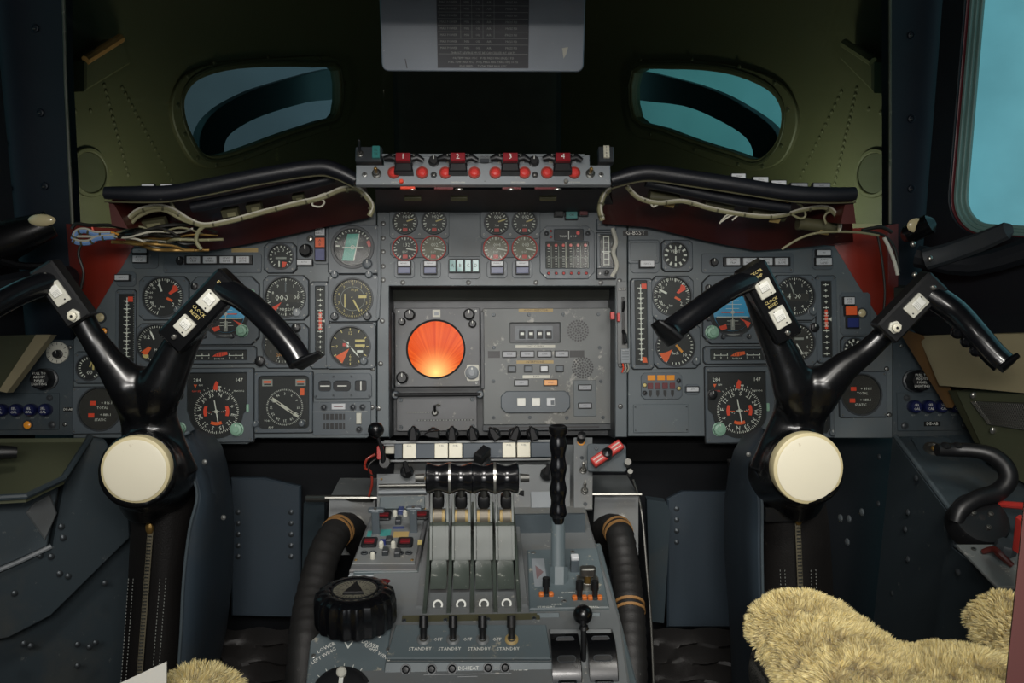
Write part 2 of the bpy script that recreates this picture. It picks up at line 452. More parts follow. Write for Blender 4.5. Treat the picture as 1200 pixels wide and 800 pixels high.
# ------------------------------------------------------------------ the instrument panel
MP = Frame(560,400,1.6,12)
RP = MP.off(-.085)                         # back of the recess in the centre
def px_poly(F, pts, org): return [F.loc(x,y,org) for x,y in pts]
def panel_thing(name,label,cat,F,cx,cy,pts,m='panel',th=.008,holes=(),part=None,ch=.0012,edge=None):
    t=T(name,label,cat,F,cx,cy); t1=MB(1)
    org=F.pt(cx,cy)
    t1.poly(px_poly(F,pts,org),-th,0,m,ch,[px_poly(F,h,org) for h in holes])
    k=t.k; t.part(part or 'face_plate',t1); return t
Lp=panel_thing('instrument_panel','blue-grey sheet metal instrument panel in front of the left control column','instrument panel',MP,260,400,
  [(86,513),(86,398),(112,364),(157,288),(180,284),(300,276),(441,236),(441,503),(430,513),(300,513),(290,520),(204,520),(196,513)])
Cp=panel_thing('instrument_panel','pale grey centre instrument panel framing the recess with the orange radar scope','instrument panel',MP,588,300,
  [(442,512),(442,236),(722,236),(735,262),(735,512),(721,512),(721,335),(456,335),(456,512)])
Rp=panel_thing('instrument_panel','blue-grey sheet metal instrument panel in front of the right control column','instrument panel',MP,890,400,
  [(736,511),(736,262),(757,262),(905,282),(978,288),(1046,398),(1046,513),(912,513),(905,520),(836,520),(828,511)])
def pscrew(t, pts, r=2.3, m='screw_light'):
    me=shared(('ps',r,m),lambda:(lambda b:(b.lathe([(r*1.35,0),(r*1.35,.35),(r,.4)],'black',14),b.lathe([(r*.85,.4),(r*.85,.9),(r*.6,1.2)],m,12),b.cyl(0,0,r*.25,1.2,1.25,'black',6),b.mesh('screw'))[-1])(MB(t.k)))
    org=t.F.pt(t.px,t.py)
    for x,y in pts:
        o=t.part('screw',None,me=me); u,v=t.F.loc(x,y,org); o.location=(u,v,0)
pscrew(Cp,[(449,262),(449,279),(449,295),(449,312),(449,328),(448,376),(446,426),(444,478),(472,331),(549,331),(628,331),(704,331),(726,329),(727,476),(727,428)])
pscrew(Rp,[(741,330),(746,477),(1039,432),(1042,486),(1034,460)]); pscrew(Lp,[(437,432),(436,477),(100,405),(93,440)])
# worn trim rails along the joint of left and centre panels and bits of loom beside the centre panel
b=MB(1); org=Cp.F.pt(Cp.px,Cp.py)
def pl(pts,z=0,t=Cp): return [(*t.F.loc(x,y,t.F.pt(t.px,t.py)),z) for x,y in pts]
b.tube(pl([(445,266),(444,300),(445,330),(443,372)],.004),.0035,'light_grey',8); Cp.part('edge_trim',b,'worn pale edge strip')
b=MB(1); b.tube(pl([(717,268),(721,284),(718,296),(722,312),(716,325)],.007),.0042,'offwhite',8,res=4); Cp.part('edge_trim',b,'crumpled pale edge strip')
# ---- generic little pieces ------------------------------------------------
def plateshape(b,w,h,style,z1,m,hole=None,ch=.6,z0=0,c=6,cx=0,cy=0):
    P = orect(cx,cy,w,h,c) if style=='oct' else rrect(cx,cy,w,h,c if style=='round' else 1.2,4 if style=='round' else 2)
    b.poly(P,z0,z1,m,ch,[hole] if hole else ())
def knob(t,x,y,r,h,m='knob_black',z=0,parent=None,name='knob',label=None,cap=None,flute=.05,nf=10):
    b=t.mb(); b.lathe([(r*1.15,z),(r*1.15,z+h*.25),(r,z+h*.3)],m,20); b.lathe([(r,z+h*.3),(r*.96,z+h*.9),(r*.8,z+h)],m,30,flute=flute,nf=nf)
    b.X=Matrix.Translation((x,y,0)); b.v=[b.X@v for v in b.v]
    if cap: b.X=Matrix.Translation((x,y,0)); b.lathe([(r*.55,z+h),(r*.5,z+h*1.12)],cap,16)
    b.X=Matrix.Translation((x,y,0)); b.rect(0,r*.5,r*.16,r*.7,z+h,z+h+.12,'mark')
    return t.part(name,b,label,parent)
def marks(b,spec,r,z):
    for i,s in enumerate(spec):
        zz=z+.04*(i%12)+.04; k=s[0]
        if k=='ticks':
            _,a0,a1,n,q0,q1,w,m=s
            for j in range(n): b.tick(a0+(a1-a0)*j/max(1,n-1),q0*r,q1*r,w*1.4,zz,m)
        elif k=='nums':
            _,L,a0,a1,q,size,m=s[:7]; turn=len(s)>7
            for j,tx in enumerate(L):
                a=a0+(a1-a0)*j/max(1,len(L)-1); b.text(tx,q*r*math.sin(R(a)),q*r*math.cos(R(a)),size*1.25,zz,m,a if turn else 0)
        elif k=='text': b.text(s[1],s[2]*r,s[3]*r,s[4]*1.15,zz,s[5],s[6] if len(s)>6 else 0)
        elif k=='poly': b.flat([(x*r,y*r) for x,y in s[1]],zz,s[2])
        elif k=='rect': b.flat(rrect(s[1]*r,s[2]*r,s[3]*r,s[4]*r),zz,s[5])
        elif k=='disc': b.flat(circ(s[1]*r,s[2]*r,s[3]*r,20),zz,s[4])
        elif k=='arc':
            _,a0,a1,q0,q1,m=s; n=max(3,int(abs(a1-a0)/8)); A=[a0+(a1-a0)*j/n for j in range(n+1)]
            b.flat([(q1*r*math.sin(R(a)),q1*r*math.cos(R(a))) for a in A]+[(q0*r*math.sin(R(a)),q0*r*math.cos(R(a))) for a in A[::-1]],zz,m)
def needle(b,a,r0,r1,w,z,m,tip=True,cx=0,cy=0):
    X=Matrix.Translation((cx,cy,0))@Matrix.Rotation(R(-a),4,'Z')
    P=[(-w/2,r0),(w/2,r0),(w/2,r1*.8),(0,r1),(-w/2,r1*.8)] if tip else [(-w/2,r0),(w/2,r0),(w/2,r1),(-w/2,r1)]
    b.poly(P,z,z+.25,m,0,X=X)
def gauge(name,label,F,px,py,r,box=None,style='oct',cut=6,face='dial',spec=(),needles=(),ring=None,ringm='bezel_dark',plate='bezel',knobs=(),group=None,cat='gauge',glass=True,z=0,scr=True,lipw=1.6,h=3.6):
    t=T(name,label,cat,F,px,py,group,z); b=t.mb(); org=F.pt(px,py)
    if box:
        x0,y0,x1,y1=box; cx=(x0+x1)/2-px; cy=py-(y0+y1)/2; w=x1-x0; hh=y1-y0
        b.poly(orect(cx,cy,w,hh,cut) if style=='oct' else rrect(cx,cy,w,hh,cut if style=='round' else 1),.5,h,plate,.6,[circ(0,0,r+.6,32)]); b.poly(orect(cx,cy,w+1.6,hh+1.8,cut),0,.6,'matt_black',0,[circ(0,0,r+.6,32)])
        t.part('bezel',b)
        if scr:
            e=cut*.55+1.6; screws(t,[(cx+sx*(w/2-e),cy+sy*(hh/2-e)) for sx in(-1,1) for sy in(-1,1)],1.1,'screw_light',h)
    b=t.mb(); b.ring(0,0,r-.2,r+lipw,.2,h+1,ringm,36,.4); t.part('rim',b, {'red':'red rim'}.get(ringm))
    b=t.mb(); b.cyl(0,0,r+.2,.2,1,face,36); marks(b,spec,r,1); t.part('dial',b)
    for j,(a,r0,r1,w,m) in enumerate(needles):
        b=t.mb(); needle(b,a,r0*r,r1*r,w,1.6+.3*j,m); b.cyl(0,0,w*.9,1.5,2+.3*j,m if j else face,10); t.part('pointer',b)
    if glass:
        b=t.mb(); b.cyl(0,0,r,h-.4,h,'glass',32); t.part('cover_glass',b)
    for kx,ky,kr,km in knobs:
        knob(t,kx-px,py-ky,kr,5,km,h,cap='mint' if km=='mint' else None)
    return t
def strip(name,label,F,box,win,spec,face='dial',cat='gauge',plate='bezel',group=None,h=3,style='oct',cut=3,extra=None,glass=True):
    x0,y0,x1,y1=box; px=(win[0]+win[2])/2; py=(win[1]+win[3])/2
    t=T(name,label,cat,F,px,py,group); b=t.mb(); cx=(x0+x1)/2-px; cy=py-(y0+y1)/2
    ww=win[2]-win[0]; wh=win[3]-win[1]
    b.poly(orect(cx,cy,x1-x0,y1-y0,cut),.5,h,plate,.6,[rrect(0,0,ww,wh,1)]); b.poly(orect(cx,cy,x1-x0+1.4,y1-y0+1.8,cut),0,.6,'matt_black',0,[rrect(0,0,ww,wh,1)]); t.part('bezel',b)
    b=t.mb(); b.rect(0,0,ww+.4,wh+.4,.1,.9,face); marks(b,spec,1,.9); t.part('scale',b)
    if extra: extra(t)
    if glass: b=t.mb(); b.rect(0,0,ww,wh,h-.6,h-.2,'glass'); t.part('cover_glass',b)
    w=x1-x0; hh=y1-y0; screws(t,[(cx+sx*(w/2-3),cy+sy*(hh/2-3)) for sx in(-1,1) for sy in(-1,1)],1,'screw_light',h)
    return t
def button(t,x,y,w,h,m,txt=None,d=6,z=0,body='satin_black',tm='mark_black',size=None,name='push_button',label=None,r=.6):
    b=t.mb(); b.rect(x,y,w+2,h+2,z,z+d-1.2,body,.6,.4); o=t.part(name,b)
    b=t.mb(); b.rect(x,y,w,h,z+d-1.2,z+d,m,r,.35)
    if txt:
        L=txt.split('\n'); sz=size or h*.42
        for i,l in enumerate(L): b.text(l,x,y+(len(L)-1)*sz*.5-i*sz*1.05,sz,z+d+.05,tm)
    t.part('lens',b,label,parent=o); return o
def btn_thing(name,label,F,px,py,items,plate=None,group=None,d=6,cat='button',pm='bezel',body='satin_black'):
    t=T(name,label,cat,F,px,py,group)
    if plate:
        x0,y0,x1,y1=plate; b=t.mb(); b.poly(orect((x0+x1)/2-px,py-(y0+y1)/2,x1-x0,y1-y0,3),0,1.6,pm,.4); t.part('mounting_plate',b)
    z=1.6 if plate else 0
    for it in items:
        x,y,w,h,m=it[:5]; button(t,x-px,py-y,w,h,m,it[5] if len(it)>5 else None,d,z,body,it[6] if len(it)>6 else 'mark_black',label={'orange':'orange lens','blue_dark':'dark blue lens','btn_white':'white lens','green_lamp':'green lens'}.get(m))
    return t
def led(t,x,y,r,m,z=0,h=2.2,name='lamp',label=None,ring='bezel_dark'):
    b=t.mb(); b.ring(x,y,r*.9,r*1.25,z,z+h*.7,ring,18,.2); b.lathe([(r*.9,z),(r*.9,z+h*.6),(r*.6,z+h),(0,z+h*1.1)],m,18,x,y); return t.part(name,b,label)
def toggle(t,x,y,r,ln,ang=0,m='steel',z=0,name='toggle_switch',tip=None,nut='steel_dark'):
    b=t.mb(); b.lathe([(r*1.2,z),(r*1.2,z+r*.5),(r*.8,z+r*.7),(r*.7,z+r*1.1)],nut,12,x,y)
    a=R(ang); e=Vector((x,y+ln*math.sin(a),z+r+ln*math.cos(a))); s0=Vector((x,y,z+r*.8))
    b.tube([s0,s0.lerp(e,.5),e],[r*.3,r*.38,r*.5],m,10); b.ball(e,r*.5,m,10); return t.part(name,b)
# ================================================================== LEFT PANEL
G1=[('ticks',-160,130,40,.84,.96,.35,'mark'),('ticks',-160,130,11,.78,.96,.6,'mark'),('nums',['0','90','80','70','60','50','4'],-160,-25,.66,3.2,'mark'),('text','0',-.55,-.38,5.5,'mark'),('text','2',.5,-.4,5.5,'mark'),('text','kts',-.05,-.5,3.4,'mark'),
    ('poly',[(.25,.2),(.35,.12),(.75,.35),(.7,.55),(.5,.62),(.42,.38)],'orange_red'),('poly',[(.12,-.1),(.2,0),(.48,-.16),(.42,-.26)],'orange')]
gauge('airspeed_indicator','round black airspeed dial with white pointer near the top, left panel',MP,192,348,23,(164,324,222,375),spec=G1,needles=[(-18,.3,.82,2.2,'mark')],knobs=[(210,364,4,'bezel')],cat='airspeed indicator')
G2=[('ticks',-200,150,46,.85,.96,.35,'mark'),('text','0.2',-.5,.35,5.5,'mark'),('text','0.3',.42,.5,5,'mark'),('text','Mach',.1,-.35,3.6,'mark'),('poly',[(-.8,-.45),(-.55,-.7),(-.25,-.25),(-.4,-.15)],'orange'),('rect',-.55,-.68,.3,.18,'mark_yellow')]
gauge('mach_meter','round black Mach dial half hidden behind the arm of the left yoke',MP,183.5,402.5,22,(161,379,213,432),spec=G2,needles=[(-25,.25,.8,2,'mark')],cat='mach meter')
gauge('airspeed_indicator','round black airspeed dial with orange wedge above the end of the right yoke grip',MP,787,347,22,(763,324,812,375),spec=G1,needles=[(-62,.3,.82,2.2,'mark')],cat='airspeed indicator')
gauge('mach_meter','round black Mach dial below the end of the right yoke grip',MP,791,406,22,(765,379,820,431),spec=[('ticks',-150,190,30,.84,.96,.6,'mark'),('text','0.3',-.5,.35,5.5,'mark'),('text','Mach',-.05,-.35,4.2,'mark'),('text','10',.5,-.45,5,'mark'),('poly',[(-.85,-.35),(-.55,-.85),(-.4,-.75),(-.15,-.15),(-.5,-.3)],'orange'),('poly',[(.0,.05),(.1,.12),(.42,-.25),(.34,-.35)],'mark_amber')],knobs=[(814,423,4.5,'bezel')],cat='mach meter')
def vscale(flip,n,col='mark',h=78,w=19,top='orange_red'):
    S=[('rect',0 if not flip else -2,0,1,h-8,'mark')]
    for i in range(n):
        y=h/2-8-i*(h-14)/(n-1); S.append(('rect',0,y,8 if i%2==0 else 5,.8,'mark'))
        if i%2==0: S.append(('poly',[(-1.6,y-1.6),(1.6,y-1.6),(0,y+1.8)],'mark'))
    for i in range(34): S.append(('rect',w/2-1.2,-h/2+3+i*(h-6)/33,1.6,.5,'mark_dim'))
    return S
def S1(h,top=True,bot=False):
    S=vscale(False,15,h=h)
    if top: S+= [('poly',[(1,h/2-9),(7,h/2-9),(7,h/2-3),(1,h/2-3)],'orange_red')]
    if bot: S+= [('poly',[(1,-h/2+2),(7,-h/2+2),(6,-h/2+8),(1,-h/2+9)],'orange')]
    return S
strip('vertical_scale','tall narrow black scale with orange-red top mark, left edge of left panel',MP,(136,339,160,429),(140,344,158,424),S1(80),cat='indicator')
strip('vertical_scale','tall narrow black scale with orange top and foot, left edge of right panel',MP,(739,327,765,432),(744,329,758,427),S1(97,True,True),cat='indicator')
def trim_spec(h):
    S=[]
    for i in range(13):
        y=h/2-4-i*(h-8)/12; S+=[('rect',0,y,7 if i%2==0 else 3.5,.8,'mark'),('rect',0,y,.8,3.4,'mark')]
    S+=[('rect',0,0,3.4,22,'orange_red'),('poly',[(7,-3),(7,3),(2.6,0)],'mark')]+[('rect',0,-8+4*i,5.5,.7,'mark') for i in range(5)]
    return S
strip('trim_indicator','narrow vertical scale with a red middle section beside the round gauges, left panel',MP,(364,330,386,432),(370,335,381,417),trim_spec(82),cat='indicator')
strip('trim_indicator','narrow vertical scale with a red middle section beside the light column, right panel',MP,(956,324,980,424),(962,330,974,418),trim_spec(88),cat='indicator')
# attitude indicators -------------------------------------------------------
def adi(label,box,cx,cy,r,knobs,pitch=0):
    t=T('attitude_indicator',label,'attitude indicator',MP,cx,cy); b=t.mb(); x0,y0,x1,y1=box; X=(x0+x1)/2-cx; Y=cy-(y0+y1)/2
    b.poly(orect(X,Y,x1-x0,y1-y0,9),.5,3.4,'bezel',.6,[circ(0,0,r+5,32)]); b.poly(orect(X,Y,x1-x0+1.6,y1-y0+1.8,9),0,.6,'matt_black',0,[circ(0,0,r+5,32)]); t.part('bezel',b)
    b=t.mb(); b.cyl(0,0,r+5.2,.1,.8,'dial',32); b.ring(0,0,r+4.6,r+6,.1,4,'bezel_dark',32,.4); 
    for a in (-60,-45,-30,-20,-10,0,10,20,30,45,60): b.tick(a,r+.6,r+4,1 if a%30==0 else .5,.9,'mark')
    t.part('roll_ring',b)
    b=t.mb(); b.lathe([(r,.8),(r*.9,1.2),(r*.5,1.6),(0,1.7)],'sky_blue',32)
    t.part('sphere',b)
    b=t.mb(); q=r*.985
    hz=[(q*math.sin(a),q*math.cos(a)) for a in [R(105+150*i/14) for i in range(15)]]
    b.flat(hz,1.75,'dial')
    for i,(yy,w) in enumerate(((.62,.7),(.42,.95),(.2,.7),(-.45,.6),(-.62,.8))): b.flat(rrect(0,yy*r,w*r,.5),1.8,'mark')
    b.flat(rrect(0,-.24*r,1.7*r,.9),1.81,'mark')
    b.flat([(-.75*r,-.75*r),(-.35*r,-.62*r),(-.3*r,-.85*r),(-.6*r,-.95*r)],1.83,'orange_red'); b.flat([(.35*r,-.3*r),(.95*r,-.55*r),(.8*r,-.85*r),(.62*r,-.5*r)],1.84,'orange_red')
    b.flat(rrect(0,-.66*r,.2*r,.55*r),1.82,'mark_dim'); t.part('horizon_card',b)
    b=t.mb(); b.rect(-.33*r,0,.55*r,1.2,2.2,2.5,'orange'); b.rect(.33*r,0,.55*r,1.2,2.2,2.5,'orange'); b.ring(0,0,1,2,2.2,2.6,'offwhite',16); b.rect(0,-.05*r,.9,1.4*r,2.0,2.15,'offwhite'); t.part('aircraft_symbol',b)
    b=t.mb(); b.cyl(0,0,r+4.6,3,3.4,'glass',32); t.part('cover_glass',b)
    b=t.mb(); b.rect(0,Y-(y1-y0)/2+10-Y+Y,22,5,3,3.6,'bezel_dark',.8,.2); b.rect(0,Y-(y1-y0)/2+10,15,1.6,3.6,3.65,'mark_dim'); t.part('slip_window',b)
    for kx,ky,kr,km in knobs: knob(t,kx-cx,cy-ky,kr,7 if kr>4 else 4,km,3,cap='mint' if km=='mint' else None)
    screws(t,[(X+sx*((x1-x0)/2-4),Y-(y1-y0)/2+4) for sx in(-1,1)],1.2,'screw_light',3)
    return t
adi('attitude ball with blue sky and orange wing bars behind the grip of the left yoke',(223,324,304,404),265,368,22,[(285,388,6.5,'mint'),(229,335,4,'satin_black'),(241,394,2.6,'bezel_dark'),(273,394,2.6,'bezel_dark'),(296,342,3,'mint')])
adi('attitude ball with bright blue sky and orange bars behind the right yoke grip',(823,323,904,402),858,366,22,[(833,389,7,'mint'),(893,389,7,'mint'),(830,338,4,'satin_black'),(846,394,2.6,'bezel_dark'),(876,394,2.6,'bezel_dark'),(829,373,3,'bezel_dark')])
def slip(label,box,win,col):
    w=win[2]-win[0]; S=[]
    for s in (-1,1):
        S.append(('rect',s*w*.3,-.5,w*.26,.7,'mark'))
        for i in range(3): S+=[('rect',s*w*(.18+.12*i),.5,.7,2.4,'mark'),('text','108'[i],s*w*(.18+.12*i),-3.4,3.4,'mark')]
    S+=[('poly',[(-w*.12,-1.5),(-w*.02,3),(w*.14,4),(w*.15,.5),(w*.02,-1.8)],col),('text','DOTS UP',0,-4.4,2.4,'mark')]+[('rect',-w*.05+i*3,1,.5,4,'dial') for i in range(4)]
    strip('localiser_strip',label,MP,box,win,S,cat='indicator')
slip('low wide black strip indicator with red-orange bars under the left attitude ball',(214,406,301,426),(224,410,290,422),'orange_red')
slip('low wide black strip indicator with amber bars under the right attitude ball',(824,406,904,426),(832,409,895,422),'orange')
# compass instruments --------------------------------------------------------
def hsi(label,box,cx,cy,r,head,knobs,window):
    t=T('horizontal_situation_indicator',label,'compass indicator',MP,cx,cy); x0,y0,x1,y1=box; X=(x0+x1)/2-cx; Y=cy-(y0+y1)/2; b=t.mb()
    wx0,wy0,wx1,wy1=window; a=wx0-cx; c=wx1-cx; tp=cy-wy0; r2=r+5
    out=[(c,tp),(c,2)]
    out+=[(r2*math.cos(R(g)),r2*math.sin(R(g))) for g in range(-5,-176,-12)]+[(a,2),(a,tp)]
    out=[(max(a,min(c,x)),y) for x,y in out]
    b.poly(rrect(X,Y,x1-x0,y1-y0,2,2),.5,4,'bezel',.7,[inset(ccw(out),.01)]); b.poly(rrect(X,Y,x1-x0+1.6,y1-y0+1.8,2,2),0,.6,'matt_black',0,[inset(ccw(out),.01)]); t.part('bezel',b)
    b=t.mb(); b.poly(ccw(inset(ccw(out),-.3)),.1,.8,'dial'); 
    w=c-a
    b.text('284',a+w*.16,tp-9,6,.9,'mark'); b.text('147',c-w*.14,tp-9,6,.9,'mark'); b.flat([(a+w*.1,tp-14),(a+w*.16,tp-14),(a+w*.13,tp-18)],.9,'orange'); b.text('NAV SEL',a+w*.15,tp-22,2.8,.92,'orange_red')
    b.text('MAN HDG',c-w*.14,tp-22,2.6,.92,'mark'); b.text('NM',a+w*.22,tp-15,3,.92,'mark')
    for i in range(9): b.tick(-40+10*i,r+1.2,r+3,.5,.93,'mark')
    t.part('backplate',b)
    b=t.mb(); b.cyl(0,0,r,.8,1.3,'dial',40)
    for i in range(72):
        b.tick(i*5,r*(.86 if i%2==0 else .9),r*.97,.65,1.35,'mark')
    for i,s in enumerate(['N','3','6','E','12','15','S','21','24','W','30','33']):
        g=head+i*30; b.text(s,r*.73*math.sin(R(g)),r*.73*math.cos(R(g)),6.8,1.38,'mark',g)
    t.part('compass_card',b)
    b=t.mb()
    for g in (88,272): 
        A=[g-24+48*i/8 for i in range(9)]; b.poly([(r*.56*math.sin(R(q)),r*.56*math.cos(R(q))) for q in A]+[((r*.42)*math.sin(R(q)),r*.50*math.cos(R(q))) for q in A[::-1]],1.6,1.9,'orange_red')
    A=[155+50*i/6 for i in range(7)]; b.poly([(r*.6*math.sin(R(q)),r*.6*math.cos(R(q))) for q in A]+[(r*.5*math.sin(R(q)),r*.46*math.cos(R(q))) for q in A[::-1]],1.6,1.9,'orange')
    b.poly([(-4,r-1),(1,r-2),(2.5,r+7),(-.5,r+9),(-2.5,r+5)],1.6,2,'orange_red'); b.rect(3.5,r,1,5,1.6,1.9,'mark'); b.rect(3.5,r+2.4,4,1,1.6,1.9,'mark'); t.part('warning_flags',b,'orange-red flags')
    b=t.mb(); needle(b,-10,-r*.5,r*.5,1.1,2.1,'mark',False); b.ring(0,0,1.2,2.2,2.1,2.4,'offwhite',14); b.rect(0,0,8,.8,2.1,2.3,'mark'); b.rect(-8,-.5,5,.7,1.7,1.9,'orange'); b.rect(8,-.5,5,.7,1.7,1.9,'orange')
    for i in range(3): b.cyl(-6-i*2.4,-3+.8*i,.5,1.8,2,'mark',6); b.cyl(6+i*2.4,-.2+.8*i,.5,1.8,2,'mark',6)
    t.part('course_pointer',b)
    b=t.mb(); b.poly(inset(ccw(out),.2),3.0,3.3,'glass'); t.part('cover_glass',b)
    for kx,ky,kr,km in knobs: knob(t,kx-cx,cy-ky,kr,7 if km=='mint' else 5,km,4,cap='mint' if km=='mint' else None)
    b=t.mb(); b.rect(c+1.5,4,3,9,4,6,'mint',.6,.3); t.part('marker_tab',b,'pale green tab')
    screws(t,[(X+sx*((x1-x0)/2-3.5),Y+sy*((y1-y0)/2-3.5)) for sx in(-1,1) for sy in(-1,1)],1.2,'screw_light',4)
hsi('square compass instrument with white card and orange-red bars, left panel above the cream hub cap',(203,431,298,518),254,482,27,12,[(213,501,6,'mint'),(279,503,7,'mint'),(211,462,5,'satin_black')],(220,436,290,512))
hsi('square compass instrument with white card and orange-red bars, right panel left of the yoke column',(826,430,911,518),866,481,27,185,[(841,502,7,'mint'),(903,501,6,'mint'),(834,462,5,'satin_black')],(829,436,897,512))
def rmi(label,box,cx,cy,r,knobs,ang):
    t=T('radio_compass',label,'compass indicator',MP,cx,cy); x0,y0,x1,y1=box; X=(x0+x1)/2-cx; Y=cy-(y0+y1)/2; b=t.mb()
    W=(x1-x0)-9; H=(y1-y0)-10
    b.poly(rrect(X,Y,x1-x0,y1-y0,2,2),.5,4,'bezel',.7,[rrect(X,Y,W,H,5,4)]); b.poly(rrect(X,Y,x1-x0+1.6,y1-y0+1.8,2,2),0,.6,'matt_black',0,[rrect(X,Y,W,H,5,4)]); t.part('bezel',b)
    b=t.mb(); b.rect(X,Y,W+.4,H+.4,.1,.8,'dial',4)
    for s in (-1,1):
        b.rect(s*W*.33+X,r+7,12,8,.8,1,'mark_dim'); b.rect(s*W*.33+X,r+8,9,2.4,1.0,1.1,'orange'); b.flat(rrect(s*W*.33+X,r+5,8,1.6),1.1,'mark_black')
    b.rect(W*.36+X,r-4,5,8,.8,1,'orange'); b.text('VOR',-W*.34+X,-r*.72,3.2,.9,'mark'); b.text('ADF',-W*.26+X,-r-1.6,3.2,.9,'mark'); b.text('VOR',W*.38+X,-r*.72,3.2,.9,'mark')
    t.part('backplate',b)
    b=t.mb(); b.cyl(0,0,r,.8,1.3,'dial',40)
    for i in range(72): b.tick(i*5,r*.9,r*.98,.5,1.35,'mark')
    for i,s in enumerate(['3','6','9','12','15','18','21','24','27','30','33','N']):
        b.text(s,r*.72*math.sin(R(i*30)),r*.72*math.cos(R(i*30)),4.2,1.38,'mark',i*30)
    t.part('compass_card',b)
    b=t.mb(); X2=Matrix.Rotation(R(-ang),4,'Z')
    for s in (-1,1): b.rect(s*1.1,0,.9,r*1.7,1.7,2,'mark_yellow' if 0 else 'offwhite',X=X2)
    b.rect(0,r*.86,3.2,.9,1.7,2,'offwhite',X=X2); b.rect(0,0,3.6,r*.5,2,2.2,'offwhite',X=X2); b.poly([(-2.6,r*.62),(2.6,r*.62),(0,r*.9)],2,2.2,'offwhite',X=X2); b.poly([(-2.6,-r*.62),(0,-r*.5),(2.6,-r*.62),(0,-r*.8)],2,2.2,'offwhite',X=X2)
    t.part('pointer',b)
    b=t.mb(); b.rect(X,Y,W,H,2.8,3.1,'glass',4); t.part('cover_glass',b)
    for kx,ky,kr,km in knobs: knob(t,kx-cx,cy-ky,kr,5,km,4)
    screws(t,[(X+sx*((x1-x0)/2-2.6),Y+sy*((y1-y0)/2-2.6)) for sx in(-1,1) for sy in(-1,1)],1.1,'screw_light',4)
rmi('square radio compass with one long white double pointer lying diagonally, left panel',(299,435,367,507),334,477,22,[(301,496,3.6,'bezel'),(355,496,3.6,'bezel')],125)
rmi('square radio compass mostly hidden behind the column of the right yoke',(910,431,976,512),944,476,22,[(918,503,3.4,'bezel'),(972,506,3.4,'bezel')],60)
# altimeters etc --------------------------------------------------------------
ALT=[('ticks',0,352.8,50,.88,.96,.3,'mark'),('ticks',0,324,10,.82,.96,.8,'mark'),('nums',list('0123456789'),0,324,.68,4,'mark'),('rect',0,-.06,1.5,.42,'dial_brown')]
gauge('altimeter','black altimeter with white drum figures 000 and an orange wedge, left panel',MP,335,348,23,(309,323,362,375),spec=ALT+[('text','000',-.2,-.05,9,'mark'),('text','00',.55,-.02,6,'mark'),('poly',[(-.85,-.6),(-.35,-.35),(-.2,-.25),(-.6,-.85)],'orange_red'),('text','Ft',.1,-.42,3.2,'mark'),('text','MB 2 211',.05,-.64,3.6,'mark')],needles=[(0,.25,.85,1.6,'bezel')],knobs=[(349,367,4.5,'light_grey')],cat='altimeter')
gauge('altimeter','black altimeter with white figures 400, partly behind the right yoke arm',MP,931,347,22,(905,323,956,375),spec=ALT+[('text','4',-.3,-.02,8,'mark'),('text','00',.15,-.02,7,'mark')],needles=[(-20,.1,.8,1.4,'mark_dim')],knobs=[(950,365,4.5,'bezel')],cat='altimeter')
VS=[('ticks',-90,200,30,.86,.96,.4,'mark'),('nums',['1','2','4','8','6','4','2','1'],-60,240,.7,3.8,'mark'),('rect',-.3,.5,.5,.14,'mark_dim'),('rect',.2,.2,.5,.12,'mark_dim'),('text','200',-.15,-.55,4,'mark_amber'),('text','600',.5,-.6,4,'mark')]
gauge('radio_altimeter','round dark gauge behind the lower grip of the left yoke, amber knob at its corner',MP,331,404,22,(309,379,362,431),face='dial_brown',spec=VS,needles=[(150,.1,.8,1.3,'mark')],knobs=[(348,384,5,'satin_black'),(306,423,5.5,'satin_black')])
gauge('radio_altimeter','round dark gauge behind the right yoke arm with an amber knob at its corner',MP,932,401,21,(906,378,956,429),face='dial_brown',spec=VS,needles=[(150,.1,.8,1.3,'mark')],knobs=[(953,384,5,'satin_black'),(921,421,5.5,'satin_black')])
# small gauges
SG=[('ticks',-140,140,15,.78,.95,.7,'mark'),('nums',['1','2','3','4'],-60,60,.58,4,'mark')]
gauge('pressure_gauge','small round gauge with a red foot mark above the left altimeter',MP,329.5,301,14,(310,285,348,320),spec=SG+[('rect',0,-.1,.9,.16,'mark_dim'),('poly',[(.1,-.4),(.5,-.45),(.35,-.85),(.1,-.9)],'orange_red'),('rect',-.15,-.6,.12,.5,'mark')],cat='gauge',cut=5)
gauge('pressure_gauge','small black gauge with thick white ticks near the G-BSST plate',MP,791.5,299,14,(775,282,811,318),spec=[('ticks',30,330,11,.66,.95,1.6,'mark'),('text','VERT',0,.3,4.5,'mark')],needles=[(0,-.5,.8,1.5,'mark')],cut=4)
